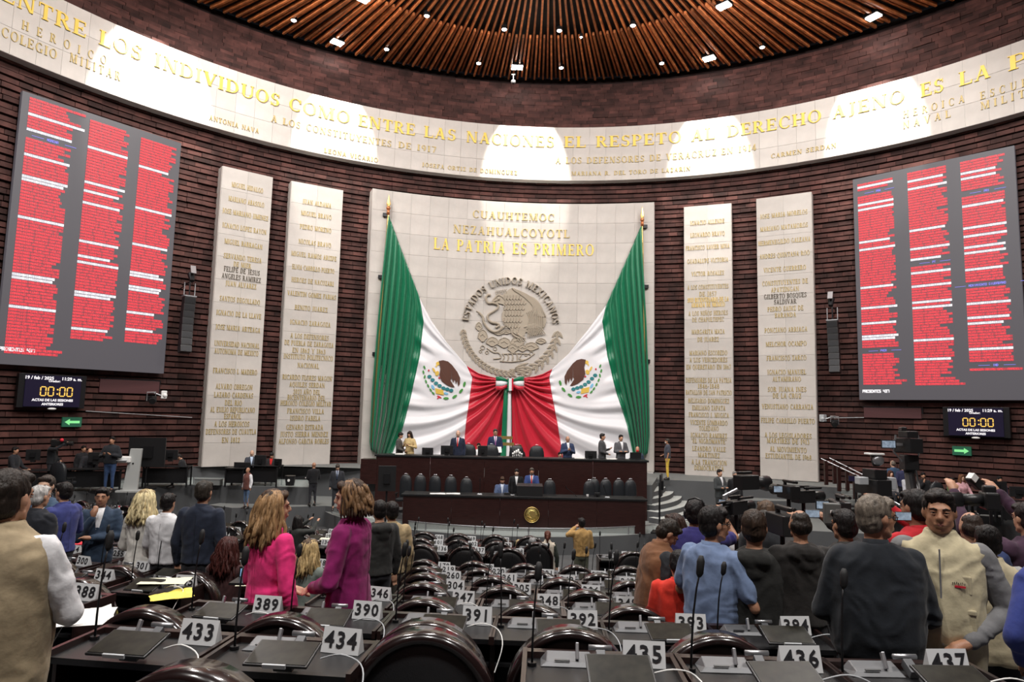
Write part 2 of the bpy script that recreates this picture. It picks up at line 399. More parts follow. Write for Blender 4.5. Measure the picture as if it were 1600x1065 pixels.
GL['X'] = (.78, dg(.54, 0, .08, 1, .18)+dg(.1, 0, .6, 1, .07)+sf(.14, 0)+sf(.62, 0, .26)+sf(.16, .955, .26)+sf(.63, .955))
GL['Y'] = (.76, vs_(.3, 0, .48, TK, (1, 0))+dg(.3, .45, .05, 1, .16)+dg(.36, .45, .62, 1, .07)+sf(.12, .955, .26)+sf(.66, .955))
GL['Z'] = (.66, hs(.06, .6, .93)+hs(.05, .62, 0)+dg(.06, 0, .42, 1, .18)+[[(.57, 0), (.62, 0), (.63, .24), (.6, .24)], [(.06, .76), (.09, .76), (.1, 1), (.06, 1)]])
GL['Ñ'] = (.84, GL['N'][1]+hs(.22, .6, 1.1, .07))
GL['1'] = (.42, vs_(.14)); GL['2'] = (.6, arc(.3, .72, .25, .28, -40, 180, 9)+dg(.05, 0, .36, .56, .16)+hs(.05, .56, 0, .1))
GL['3'] = (.58, arc(.27, .74, .25, .26, -90, 150, 9)+arc(.27, .27, .28, .28, -150, 90, 9)); GL['4'] = (.62, vs_(.34, 0, 1, .15, (1, 0))+hs(.02, .6, .25)+dg(.04, .28, .34, 1, .07))
GL['5'] = (.58, arc(.26, .32, .28, .33, -140, 120, 10)+hs(.1, .52, .9, .1)+vs_(.1, .5, .95, .07, (0, 0))); GL['6'] = (.6, arc(.3, .32, .27, .33, 0, 360, 12)+arc(.48, .5, .45, .5, 120, 190, 5))
GL['7'] = (.56, hs(.04, .54, .9, .1)+dg(.16, 0, .44, .95, .12)); GL['8'] = (.6, arc(.3, .75, .22, .26, 0, 360, 12)+arc(.3, .27, .27, .28, 0, 360, 12))
GL['9'] = (.6, arc(.3, .68, .27, .33, 0, 360, 12)+arc(.12, .5, .45, .5, -60, 10, 5)); GL['0'] = (.62, arc(.3, .5, .27, .52, 0, 360, 16))
GL['.'] = (.26, [[(.07, 0), (.2, 0), (.2, .14), (.07, .14)]]); GL['-'] = (.4, hs(.06, .34, .4, .09)); GL['"'] = (.34, [[(.06, .7), (.12, .7), (.12, 1), (.06, 1)], [(.2, .7), (.26, .7), (.26, 1), (.2, 1)]])
GL[' '] = (.42, [])
def text_w(s, tr=.1): return sum(GL[c][0]+tr for c in s)-tr
def letters(mb, s, u0, u1, v, h, fn, d=.035, mi=0, tr=.1, d0=0, bold=0):
    """lay the word s between u0 and u1 with cap height h, baseline v; fn(u,v,d) -> point"""
    W = text_w(s, tr); k = (u1-u0)/W; x = 0
    for c in s:
        wd, qs = GL[c]
        for q in qs:
            pts = [(u0+(x+px)*k, v+py*h) for px, py in q]
            mb.prism(pts, d0, d, fn, mi)
        x += wd+tr
def cyl_fn(R): return lambda u, v, d: pol(u, R-d, v)
def ang_of(px, py, R=RB):
    P = at_wall(px, py, R); return math.atan2(P[0]-CX, P[1]-CY), P[2]
zb_main = at_wall(900, 230.5, RB-.02)[2]
mainh = .56
words = [('ENTRE', -5, 22, 133, 60), ('LOS', 153, 70, 221, 92), ('INDIVIDUOS', 240, 103, 436, 168), ('COMO', 450, 170, 546, 196), ('ENTRE', 559, 200, 648, 213),
         ('LAS', 662, 215, 712, 221), ('NACIONES', 728, 222, 866, 231), ('EL', 881, 231, 915, 231), ('RESPETO', 931, 230, 1065, 222), ('AL', 1080, 220, 1117, 217),
         ('DERECHO', 1136, 215, 1284, 192), ('AJENO', 1301, 184, 1414, 160), ('ES', 1439, 153, 1476, 144), ('LA', 1499, 136, 1550, 124), ('PAZ', 1576, 116, 1700, 80)]
for wd, xa, ya, xb, yb in words:
    mb = MB(); a0, a1 = ang_of(xa, ya)[0], ang_of(xb, yb)[0]
    letters(mb, wd, a0, a1, zb_main, mainh, cyl_fn(RB-.02), .05)
    ob('inscription', mb, M['gold'], band)
sub = [('HEROICO', 32, 50, 166, 97, .31), ('COLEGIO', 0, 62, 88, 88, .33), ('MILITAR', 108, 97, 187, 126, .33),
       ('A LOS CONSTITUYENTES', 423, 190, 611, 230, .3), ('DE 1917', 622, 231, 681, 239, .3), ('ANTONIA NAVA', 326, 188, 404, 208, .2), ('LEONA VICARIO', 506, 240, 590, 252, .2),
       ('JOSEFA ORTIZ DE DOMINGUEZ', 659, 262, 808, 272, .2), ('A LOS DEFENSORES DE VERACRUZ', 868, 253, 1120, 246, .32), ('EN 1914', 1127, 243, 1182, 234, .3),
       ('MARIANA R. DEL TORO DE LAZARIN', 893, 273, 1079, 268, .2), ('CARMEN SERDAN', 1205, 249, 1307, 229, .2),
       ('HEROICA', 1411, 183, 1508, 162, .3), ('ESCUELA', 1532, 155, 1640, 125, .3), ('NAVAL', 1411, 199, 1486, 186, .3), ('MILITAR', 1533, 170, 1640, 143, .3)]
for wd, xa, ya, xb, yb, h in sub:
    mb = MB(); a0, z0 = ang_of(xa, ya); a1, z1 = ang_of(xb, yb)
    letters(mb, wd, a0, a1, (z0+z1)/2, h, cyl_fn(RB-.02), .035, tr={'HEROICO': .95, 'HEROICA': .55, 'ESCUELA': .55, 'NAVAL': .5, 'MILITAR': .4}.get(wd, .16))
    ob('inscription', mb, M['gold_dull'], band)

# --- ceiling: dark deck, radial slats, lamps
mb = MB(); mb.add([pol(2*PI*i/80, UR+.3, CEIL+.35, UC) for i in range(80)], [tuple(range(80))])
ceil = ob('ceiling', mb, M['black'], kind='structure')
def rim_r(a):
    # distance from the focus of the slats to the rim in direction a
    dx, dy = math.sin(a), math.cos(a); ox, oy = FX-UC[0], FY-UC[1]
    b = ox*dx+oy*dy; c = ox*ox+oy*oy-(UR-.55)**2; return -b+math.sqrt(b*b-c)
NS = 400
def slat_mb(mb, a, r0, r1, w, h, z):
    ca, sa = math.cos(a), math.sin(a)
    def P(r, s, zz): return (FX+r*sa+s*ca, FY+r*ca-s*sa, zz)
    mb.add([P(r0, -w, z), P(r0, w, z), P(r1, w, z), P(r1, -w, z), P(r0, -w, z+h), P(r0, w, z+h), P(r1, w, z+h), P(r1, -w, z+h)],
           [(0,3,2,1), (0,1,5,4), (1,2,6,5), (2,3,7,6), (3,0,4,7)])
rest = MB(); cnt = 0; rs = random.Random(5)
vis_ = []
for i in range(NS):
    a = 2*PI*i/NS; rr_ = rim_r(a); inner = 1.2 if i % 2 else 10.6
    P = (FX+rr_*math.sin(a), FY+rr_*math.cos(a), CEIL); x, y = to_px(P)
    seen = P[1] > 22 and -60 < x < 1660 and y > -260
    args = (a, inner, rr_-rs.uniform(0, .12), .045, .16, CEIL-(.0 if i % 2 else .12)+rs.uniform(-.02, .02))
    if seen and cnt < 290:
        m1 = MB(); slat_mb(m1, *args); ob('slat', m1, M['slat'], ceil); cnt += 1
    else: slat_mb(rest, *args)
ob('slats_beyond', rest, M['slat'], ceil, kind='stuff')
ring_wall('trim_2', [(UR-.1, CEIL+.05, UC), (UR+.05, CEIL+.05, UC), (UR+.05, CEIL+.3, UC)], -PI*.46, PI*.46, 80, M['black'])
big_l = [(527, 66, 'beside the band word INDIVIDUOS'), (808, 105, 'over the middle of the stone wall'), (1108, 91, 'over the word DERECHO'), (1365, 26, 'nearest the word LA of the band'), (1131, 9, 'in the inner ring above the word DERECHO'), (566, -2, 'at the top edge of the photo above INDIVIDUOS')]
for px, py, txt in big_l:
    P = at_z(px, py, CEIL-.16); a = math.atan2(P[0]-FX, P[1]-FY)
    t = thing('ceiling_floodlight', 'large bright square floodlight among cedar slats, '+txt, 'ceiling light', P, -a, 'large floodlights in the slatted ceiling')
    ob('housing', MB().box((0, 0, .12), (.62, .5, .24)), M['metal_dark'], t)
    for s_ in (-.15, .15): ob('lamp_face', MB().box((s_, 0, -.02), (.25, .36, .05)), M['lamp'], t)
sm_l = [(459, 32), (604, 77), (667, 25), (748, 99), (788, 46), (877, 106), (874, 48), (908, 58), (989, 40), (1034, 99), (1191, 74)]
for k, (px, py) in enumerate(sm_l):
    P = at_z(px, py, CEIL-.16)
    where = ['over the word COMO', 'over the second word ENTRE', 'in the inner ring over the word LAS', 'beside the middle floodlight towards the word LAS', 'in the inner ring over the middle floodlight', 'beside the middle floodlight towards RESPETO',
             'in the inner ring above the word EL', 'tiniest, inside the inner ring above RESPETO', 'in the inner ring above the word RESPETO', 'over the word RESPETO near the rim', 'near the rim over the word DERECHO'][k]
    t = thing('downlight', 'small round white downlight '+where, 'ceiling light', P, 0, 'small downlights in the slatted ceiling')
    r = .06 if k == 7 else .115
    ob('can', MB().cyl((0, 0, 0), (0, 0, .25), r*1.25, n=14), M['metal_dark'], t); ob('lens', MB().ball((0, 0, 0), (r, r, .05), 14, 8), M['lamp_small'], t)
P = at_wall(802, 126, RW+1.2)
t = thing('security_camera', 'white dome security camera hanging below ceiling rim', 'camera', P)
ob('stem', MB().cyl((0, 0, .02), (0, 0, .32), .03), M['white'], t); ob('mount_plate', MB().box((0, 0, .33), (.22, .12, .04)), M['white'], t)
ob('dome', MB().ball((0, 0, -.05), (.13, .13, .1), 14, 8), M['white'], t, True); ob('lens', MB().ball((0, 0, -.12), (.08, .08, .07), 12, 8), M['plastic_black'], t, True)

# --- floors and levels
floor = slab_poly('floor', [(-24, -6), (26, -6), (26, 36), (-24, 36)], -.3, 0, [M['carpet'], M['carpet_wall']])
def wallpt(a, R=RW-.02): return pol(a, R, 0)[:2]
def arcpts(a0, a1, R=RW+.02, n=14): return [wallpt(a0+(a1-a0)*i/n, R) for i in range(n+1)]
def edge(pts, rel): return [at_z(px, py, Z(rel))[:2] for px, py in pts]
# ledge along the wall, stage of the rostrum, side stages
e = edge([(-60, 704), (40, 707), (150, 719), (300, 729), (444, 728), (593, 732)], -2.42)
slab_poly('floor_ledge_west', e+arcpts(-.15, -1.15), 0, Z(-2.42), [M['carpet_light'], M['carpet_wall']])
e = edge([(1012, 748), (1110, 752), (1260, 758), (1345, 764)], -2.62)
slab_poly('floor_ledge_east', e+arcpts(.80, .12), 0, Z(-2.62), [M['carpet_light'], M['carpet_wall']])
ST = Z(-2.55)
slab_poly('floor_stage', [(-5.25, 25.9), (5.35, 25.9), (6.3, 29.4), (6.3, 33)]+[(-5.9, 33), (-5.9, 29.2)], 0, ST, [M['carpet_light'], M['carpet_wall']])
LS = Z(-2.95)
e = edge([(-60, 778), (20, 773), (111, 768), (205, 762), (301, 757), (430, 760), (484, 761)], -2.95)
slab_poly('floor_stage_west', e+[at_z(484, 745, LS)[:2]]+arcpts(-.42, -1.2), 0, LS, [M['carpet_light'], M['carpet_wall']])
RS = Z(-3.2)
e = edge([(1130, 781), (1260, 783), (1340, 787), (1450, 800), (1640, 813)], -3.2)
slab_poly('floor_stage_east', e+arcpts(1.15, .45), 0, RS, [M['carpet_light'], M['carpet_wall']])
DC = (.45, 30.0); DZ = Z(-3.8)
disc = [(DC[0]+8.3*math.sin(t), DC[1]-8.3*math.cos(t)) for t in np.linspace(-1.25, 1.25, 40)]
slab_poly('floor_dais', disc+[(DC[0]+9, 33), (DC[0]-8, 33)], 0, DZ, [M['carpet_light'], M['carpet_wall']])
e = edge([(362, 793), (430, 792), (508, 790)], -3.6)
slab_poly('floor_walk_west', e+[(-5.9, 25.6), (-5.5, 29.5), (-10, 28.5), (-11, 25.6)], 0, Z(-3.6), [M['carpet_light'], M['carpet_wall']])
slab_poly('floor_walk_east', [(5.5, 27), (8.4, 24.8), (12.5, 24.0), (13.5, 27), (9, 30), (5.5, 30.5)], 0, Z(-3.84), [M['carpet_light'], M['carpet_wall']])
# steps around both ends of the rostrum
for side in (-1, 1):
    st = None
    for k in range(7):
        R = 5.95+.33*k; zt = ST-.178*(k+1); pts = []
        lim0 = math.asin(min(1, 4.95/R)); lim1 = 1.45
        arcp = [(DC[0]+side*R*math.sin(t), DC[1]+.5-R*math.cos(t)) for t in np.linspace(lim0, lim1, 12)]
        inn = [(DC[0]+side*(R-.5)*math.sin(t), DC[1]+.5-(R-.5)*math.cos(t)) for t in np.linspace(lim1, math.asin(min(1, 4.95/(R))), 12)]
        mb = MB(); P = arcp+inn; n = len(P)
        mb.add([(p[0], p[1], zt) for p in P]+[(p[0], p[1], DZ-.02) for p in P], [tuple(range(n))], 0)
        mb.f += [(i, n+i, n+(i+1) % n, (i+1) % n) for i in range(n)]; mb.m += [1]*n
        mats = [M['step_top'] if 'step_top' in M else M.setdefault('step_top', mat('step_top', (.42, .44, .42), .85, bump=.1)), M['carpet_wall']]
        if st is None: st = ob('floor_steps_west' if side < 0 else 'floor_steps_east', mb, mats, kind='structure')
        else: ob('step', mb, mats, st)
# glass balustrade along the dais edge
t = thing('glass_balustrade', 'low glass balustrade along curved dais edge below lower rostrum', 'balustrade', (0, 0, 0))
ts = np.linspace(-1.0, 1.05, 11)
for i in range(10):
    mb = MB(); a0, a1 = ts[i], ts[i+1]; k = 5
    V = []
    for z_ in (DZ, DZ+.24):
        for j in range(k+1):
            a = a0+(a1-a0)*(j+.08*(1 if j == 0 else -1 if j == k else 0))/k; V.append((DC[0]+8.2*math.sin(a), DC[1]-8.2*math.cos(a), z_))
    mb.add(V, [(j, j+1, k+2+j, k+1+j) for j in range(k)]); o = ob('glass_pane', mb, M['glass'], t)
    sd = o.modifiers.new('thick', 'SOLIDIFY'); sd.thickness = .012
for a in ts: ob('post', MB().box((DC[0]+8.2*math.sin(a), DC[1]-8.2*math.cos(a), DZ+.13), (.03, .03, .26), -a), M['metal'], t)
mb = MB(); mb.tube([(DC[0]+8.2*math.sin(a), DC[1]-8.2*math.cos(a), DZ+.25) for a in np.linspace(-1, 1.05, 40)], .012, 6); ob('rail', mb, M['metal'], t)
t = thing('glass_balustrade', 'low glass balustrade along front edge of the side stage with the kiosk', 'balustrade', (0, 0, 0))
ee = edge([(113, 767), (205, 761.5), (301, 756.5), (430, 759.5), (480, 760.5)], -2.95)
for i in range(4):
    a, b = ee[i]+np.array([0, .08]), ee[i+1]+np.array([0, .08])
    o = ob('glass_pane', MB().add([(a[0], a[1], LS), (b[0], b[1], LS), (b[0], b[1], LS+.26), (a[0], a[1], LS+.26)], [(0, 1, 2, 3)]), M['glass'], t)
    o.modifiers.new('thick', 'SOLIDIFY').thickness = .012
    ob('post', MB().box((a[0], a[1], LS+.14), (.03, .03, .28)), M['metal'], t)

# --- inscribed stone slabs
def side_panel(name, txt, pxs, tops, base, side, lines, big=.0):
    (xa, ya), (xb, yb) = pxs
    A, B = at_wall(xa, ya, RB-.1), at_wall(xb, yb, RB-.1); z0 = base if base else min(A[2], B[2])
    zt = (at_wall(tops[0][0], tops[0][1], RB-.1)[2]+at_wall(tops[1][0], tops[1][1], RB-.1)[2])/2
    L = math.hypot(B[0]-A[0], B[1]-A[1]); ux, uy = (B[0]-A[0])/L, (B[1]-A[1])/L; nx, ny = uy, -ux
    t = thing(name, txt, 'stone panel', (A[0], A[1], z0), math.atan2(uy, ux), 'inscribed stone slabs')
    H = zt-z0; ob('slab_core', MB().box((L/2, .42, H/2), (L-.01, .8, H-.01)), M['stone_joint'], t)
    nr = round(H/.92); tl = MB().box((0, 0, 0), (L/2-.009, .08, H/nr-.009)).mesh('stone_tile', M['stone'])
    for r in range(nr):
        for c in range(2): 
            o = ob('stone_tile', tl, None, t, loc=(L/4+c*L/2, 0.045, (r+.5)*H/nr))
    th_ = MB().box((0, 0, 0), (.02, .74, H-.0)).mesh('side_facing', M['stone'])
    ob('side_facing', th_, None, t, loc=(-.006 if side < 0 else L+.006, .42, H/2))
    # lines: (text, py, material key, width fraction)
    fn = lambda u, v, d: (u, .005-d, v)
    xm = (xa+xb)/2
    groups = {}
    for s, py, mk, fr in lines:
        frac = (py-tops[0][1])/(ya-tops[0][1]); xc = (tops[0][0]+tops[1][0])/2+((xa+xb)/2-(tops[0][0]+tops[1][0])/2)*max(0, frac)
        P = at_wall(xc, py, RB-.1); v = P[2]-z0; W = L*fr; hh = .21
        mb = MB(); letters(mb, s, L/2-W/2, L/2+W/2, v-hh/2, hh, fn, .025); ob('inscription', mb, M[mk], t)
    return t
G, DL, W_ = 'gold_dull', 'dark_letter', 'gold'
side_panel('inscribed_stone_slab', 'tall pale stone slab headed MIGUEL HIDALGO beside loudspeaker column', ((316, 722), (399, 727)), ((345, 258), (428, 277)), 0, -1, [
 ('MIGUEL HIDALGO', 293, G, .62), ('MARIANO ABASOLO', 315, G, .70), ('JOSE MARIANO JIMENEZ', 335, G, .9), ('IGNACIO LOPEZ RAYON', 357, G, .86), ('MIGUEL BARRAGAN', 381, G, .74), ('SERVANDO TERESA', 403, G, .74), ('DE MIER', 414, G, .34),
 ('FELIPE DE JESUS', 423, DL, .70), ('ANGELES RAMIREZ', 434, DL, .76), ('JUAN ALVAREZ', 445, G, .6), ('SANTOS DEGOLLADO', 469, G, .78), ('IGNACIO DE LA LLAVE', 491, G, .86), ('JOSE MARIA ARTEAGA', 513, G, .86), ('UNIVERSIDAD NACIONAL', 538, G, .86), ('AUTONOMA DE MEXICO', 550, G, .84),
 ('FRANCISCO I. MADERO', 580, G, .84), ('ALVARO OBREGON', 604, G, .7), ('LAZARO CARDENAS', 617, G, .74), ('DEL RIO', 629, G, .32), ('AL EXILIO REPUBLICANO', 640, G, .84), ('ESPAÑOL', 650, G, .32), ('A LOS HEROICOS', 662, G, .66), ('DEFENSORES DE CUAUTLA', 674, G, .95), ('EN 1812', 687, G, .34)])
side_panel('inscribed_stone_slab', 'tall pale stone slab headed JUAN ALDAMA beside the flag wall', ((430, 724), (515, 725)), ((456, 283), (534, 296)), 0, -1, [
 ('JUAN ALDAMA', 318, G, .55), ('MIGUEL BRAVO', 336, G, .58), ('PEDRO MORENO', 357, G, .6), ('NICOLAS BRAVO', 380, G, .62), ('MIGUEL RAMOS ARIZPE', 400, G, .86), ('ELVIA CARRILLO PUERTO', 420, G, .8), ('HEROES DE NACOZARI', 440, G, .8), ('VALENTIN GOMEZ FARIAS', 461, G, .92), ('BENITO JUAREZ', 482, G, .62), ('IGNACIO ZARAGOZA', 505, G, .76),
 ('A LOS DEFENSORES', 526, G, .72), ('DE PUEBLA DE ZARAGOZA', 537, G, .92), ('EN 1862 Y 1863', 548, G, .62), ('INSTITUTO POLITECNICO', 558, G, .92), ('NACIONAL', 571, G, .4), ('RICARDO FLORES MAGON', 590, G, .92), ('AQUILES SERDAN', 601, G, .66), ('2023 AÑO DEL', 612, G, .5), ('BICENTENARIO DEL', 621, G, .7), ('HEROICO COLEGIO MILITAR', 630, G, .94),
 ('FRANCISCO VILLA', 642, G, .68), ('ISIDRO FABELA', 653, G, .56), ('GENARO ESTRADA', 667, G, .68), ('JUSTO SIERRA MENDEZ', 678, G, .88), ('ALFONSO GARCIA ROBLES', 689, G, .92)])
side_panel('inscribed_stone_slab', 'tall pale stone slab headed IGNACIO ALLENDE beside man in yellow trousers', ((1070, 741), (1147, 748)), ((1067, 322), (1147, 318)), 0, 1, [
 ('IGNACIO ALLENDE', 347, G, .72), ('LEONARDO BRAVO', 366, G, .72), ('FRANCISCO XAVIER MINA', 386, G, .92), ('GUADALUPE VICTORIA', 407, G, .86), ('VICTOR ROSALES', 427, G, .68), ('A LOS CONSTITUYENTES', 448, G, .86), ('DE 1857', 459, G, .36), ('2021 BICENTENARIO DE LA', 468, W_, .86), ('ARMADA DE MEXICO', 476, W_, .7), ('A LOS NIÑOS HEROES', 489, G, .82), ('DE CHAPULTEPEC', 499, G, .66),
 ('MARGARITA MAZA', 518, G, .68), ('DE JUAREZ', 530, G, .44), ('MARIANO ESCOBEDO', 551, G, .78), ('A LOS VENCEDORES', 562, G, .78), ('EN QUERETARO EN 1867', 573, G, .92), ('DEFENSORES DE LA PATRIA', 594, G, .94), ('1846-1848', 603, G, .44), ('BATALLON DE SAN PATRICIO', 613, G, .94), ('BELISARIO DOMINGUEZ', 626, G, .84), ('EMILIANO ZAPATA', 637, G, .68), ('FRANCISCO J. MUGICA', 648, G, .82),
 ('VICENTE LOMBARDO', 660, G, .76), ('TOLEDANO', 669, G, .4), ('IGNACIO RAMIREZ', 680, G, .74), ('"EL NIGROMANTE"', 689, G, .72), ('LEANDRO VALLE', 701, G, .68), ('MARTINEZ', 711, G, .44), ('A LA TRANSICION', 722, G, .72), ('DEMOCRATICA', 731, G, .6)])
side_panel('inscribed_stone_slab', 'tall pale stone slab headed JOSE MARIA MORELOS near the stair handrails', ((1188, 747), (1278, 752)), ((1180, 310), (1267, 300)), 0, 1, [
 ('JOSE MARIA MORELOS', 335, G, .86), ('MARIANO MATAMOROS', 355, G, .86), ('HERMENEGILDO GALEANA', 377, G, .94), ('ANDRES QUINTANA ROO', 398, G, .9), ('VICENTE GUERRERO', 420, G, .76), ('CONSTITUYENTES DE', 441, G, .82), ('APATZINGAN', 452, G, .5), ('GILBERTO BOSQUES', 462, DL, .76), ('SALDIVAR', 471, DL, .4), ('PEDRO SAINZ DE', 482, G, .64), ('BARANDA', 492, G, .38), ('PONCIANO ARRIAGA', 515, G, .76),
 ('MELCHOR OCAMPO', 537, G, .72), ('FRANCISCO ZARCO', 559, G, .7), ('IGNACIO MANUEL', 581, G, .68), ('ALTAMIRANO', 592, G, .5), ('SOR JUANA INES', 608, G, .68), ('DE LA CRUZ', 618, G, .5), ('VENUSTIANO CARRANZA', 635, G, .9), ('FELIPE CARRILLO PUERTO', 657, G, .94), ('A LOS LEGISLADORES', 680, G, .82), ('MARTIRES DE 1913', 689, G, .74), ('AL MOVIMIENTO', 702, G, .64), ('ESTUDIANTIL DE 1968', 713, G, .8)])

# --- the great stone wall behind the rostrum
aL, zl = ang_of(562, 722, RB); aR, _ = ang_of(1021, 735, RB)
aL = (ang_of(582, 300, RB)[0]+aL)/2
ZT = (at_wall(582, 299, RB)[2]+at_wall(1020, 318, RB)[2]+at_wall(800, 316, RB)[2])/3
main = thing('flag_wall', 'large pale stone wall with relief seal behind the flag', 'stone wall', (0, 0, 0))
n = 24; V = []; RF = RB-.25
for zz in (ST-.1, ZT):
    for R in (RF+.02, RW):
        for i in range(n+1): V.append(pol(aL+(aR-aL)*i/n, R, zz))
q = n+1; F = []
for i in range(n): F += [(i, i+1, 2*q+i+1, 2*q+i), (2*q+i, 2*q+i+1, 3*q+i+1, 3*q+i)]
F += [(0, 2*q, 3*q, q), (n, q+n, 3*q+n, 2*q+n)]
ob('wall_core', MB().add(V, F), M['stone_joint'], main)
nc, nr = 15, 13; wl = (aR-aL)*RF/nc; hl = (ZT-ST)/nr
tm = curved_tile(RF, wl-.009, hl-.009, .035, M['stone'])
for r in range(nr):
    for c in range(nc):
        a = aL+(c+.5)*(aR-aL)/nc
        ob('stone_tile', tm, None, main, loc=pol(a, RF, ST+(r+.5)*hl)).rotation_euler = (0, 0, -a)
for aa, sg in ((aL, -1), (aR, 1)):
    V = [pol(aa, RF, ST), pol(aa, RW, ST), pol(aa, RW, ZT), pol(aa, RF, ZT)]
    off = np.array([math.cos(aa), -math.sin(aa), 0])*sg*.03
    ob('side_facing', MB().add(V+[v+off for v in V], [(4,5,6,7), (0,1,2,3), (0,4,7,3), (3,7,6,2), (1,5,4,0)]), M['stone'], main)
def cl(s, xa, xb, y, h, mk, d=.04):
    a0, z0 = ang_of(xa, y-(.0231*(800-xa)*-1), RF); a1, _ = ang_of(xb, y+(.0231*(xb-800)), RF); zc = ang_of(800, y, RF)[1]
    mb = MB(); letters(mb, s, a0, a1, zc-h/2, h, cyl_fn(RF), d, tr=.14); ob('inscription', mb, M[mk], main)
cl('CUAUHTEMOC', 738, 866, 338, .36, 'gold_dull'); cl('NEZAHUALCOYOTL', 708, 890, 363, .40, 'gold_dull'); cl('LA PATRIA ES PRIMERO', 677, 928, 388, .55, 'gold')
# ================================================================ flat sans lettering for screens and signs
SG = {'A': '00 04 14.3;14.3 24 20|02 22', 'B': '00 04 14 23 12 02|12 21 10 00', 'C': '23 14 04 00 10 21', 'D': '00 04 14 22 10 00', 'E': '24 04 00 20|02 12', 'F': '24 04 00|02 12', 'G': '24 04 00 20 22 12',
      'H': '00 04|20 24|02 22', 'I': '10 14', 'J': '24 20 00 01', 'K': '00 04|24 02 20', 'L': '04 00 20', 'M': '00 04 12 24 20', 'N': '00 04 20 24', 'O': '00 04 24 20 00', 'P': '00 04 24 22 02', 'Q': '00 04 24 20 00|11 20',
      'R': '00 04 24 22 02|12 20', 'S': '24 04 02 22 20 00', 'T': '04 24|14 10', 'U': '04 00 20 24', 'V': '04 10 24', 'W': '04 00 12 20 24', 'X': '00 24|04 20', 'Y': '04 12 24|12 10', 'Z': '04 24 00 20', '.': '10 10.4', ' ': '',
      '0': '00 04 24 20 00', '1': '14 10', '2': '04 24 22 02 00 20', '3': '04 24 20 00|02 22', '4': '04 02 22|24 20', '5': '24 04 02 22 20 00', '6': '24 04 00 20 22 02', '7': '04 24 20', '8': '00 04 24 20 00|02 22', '9': '22 02 04 24 20 00', '-': '02 22'}
def _pt(tk):
    return float(tk[0]), float(tk[1:])
def sans(mb, s, x, y, h, fn, cw=None, wt=.2, mi=0, d=.0):
    """single quads per stroke, for small lettering; returns the end x"""
    cw = cw or h*.55
    for c in s:
        for pl in SG.get(c, '').replace(';', ' ').split('|'):
            tk = pl.split()
            for a, b in zip(tk, tk[1:]):
                ax, ay = _pt(a); bx, by = _pt(b)
                ax, bx = x+ax/2*cw, x+bx/2*cw; ay, by = y+ay/4*h, y+by/4*h
                L = math.hypot(bx-ax, by-ay) or 1e-6; nx, ny = -(by-ay)/L*wt*h/2, (bx-ax)/L*wt*h/2; ex, ey = (bx-ax)/L*wt*h*.45, (by-ay)/L*wt*h*.45
                mb.add([fn(ax-ex-nx, ay-ey-ny, d), fn(bx+ex-nx, by+ey-ny, d), fn(bx+ex+nx, by+ey+ny, d), fn(ax-ex+nx, ay-ey+ny, d)], [(0, 1, 2, 3)], mi)
        x += cw*1.42
    return x
WS = bpy.data.scenes.new('work')      # empty side scene in which meshes are evaluated; removed at the end
def work_depsgraph():
    with bpy.context.temp_override(scene=WS, view_layer=WS.view_layers[0]):
        d = bpy.context.evaluated_depsgraph_get(); d.update()
    return d
def font_mesh(s, size, ext=.002, off=0, align='CENTER', sp=1):
    c = bpy.data.curves.new('lettering', 'FONT'); c.body = s; c.size = size; c.extrude = ext; c.offset = off; c.align_x = align; c.align_y = 'CENTER'; c.resolution_u = 2; c.space_character = sp
    o = bpy.data.objects.new('lettering', c); WS.collection.objects.link(o); dg_ = work_depsgraph()
    me = bpy.data.meshes.new_from_object(o.evaluated_get(dg_)); bpy.data.objects.remove(o); bpy.data.curves.remove(c); return me
def font_ob(name, s, size, m, parent, loc, off=0, ext=.002, align='CENTER', rx=PI/2, sp=1):
    me = font_mesh(s, size, ext, off, align, sp); me.materials.clear(); me.materials.append(m)
    o = bpy.data.objects.new(name, me); COL.objects.link(o); o.parent = parent; o.location = loc; o.rotation_euler = (rx, 0, 0); return o

# ================================================================ LED vote boards
SUR = 'ACOSTA AGUILAR ALBA ALCANTARA ALMEIDA ALTAMIRANO ALVAREZ AMBROCIO AMEZCUA ANAYA ANGELES ARANDA ARELLANO ARMENTA ARREOLA AVILA AYALA BALDERAS BARRAGAN BARRERA BAUTISTA BECERRA BELTRAN BENITEZ BERISTAIN BRAVO CABRERA CALDERON CAMACHO CAMPOS CARDENAS CARRILLO CASTILLO CASTRO CERVANTES CHAVEZ CONTRERAS CORONA CORTES CRESPO CRUZ DE LA CRUZ DE LA VEGA DELGADO DIAZ DOMINGUEZ DURAN ELIZONDO ESCOBAR ESPINOZA ESTRADA FERNANDEZ FLORES FRANCO FUENTES GALINDO GALLARDO GALVAN GARCIA GARZA GOMEZ GONZALEZ GUERRERO GUEVARA GUTIERREZ GUZMAN HEREDIA HERNANDEZ HERRERA HUERTA IBARRA JIMENEZ JUAREZ LARA LEON LOPEZ LUNA MACIAS MALDONADO MARTINEZ MEDINA MEJIA MENDEZ MENDOZA MEZA MIRANDA MOLINA MONTES MORALES MORENO MUNOZ NARRO NAVA NAVARRO NUNEZ OCHOA OLVERA ORTEGA ORTIZ PACHECO PADILLA PALACIOS PATRON PERALTA PEREZ PONCE PRIETO QUIROZ RAMIREZ RAMOS REYES RIOS RIVERA ROBLES RODRIGUEZ ROJAS ROMERO ROSALES RUIZ SALAZAR SALGADO SANCHEZ SANDOVAL SANTOS SERRANO SILVA SOLIS SOTO SUAREZ TAPIA TELLEZ TORRES TREJO URIBE VALDEZ VALENCIA VARGAS VAZQUEZ VEGA VELAZQUEZ VENTURA VILLA VILLEGAS ZAMORA ZAVALA'.replace('DE LA CRUZ DE LA VEGA ', '').split()
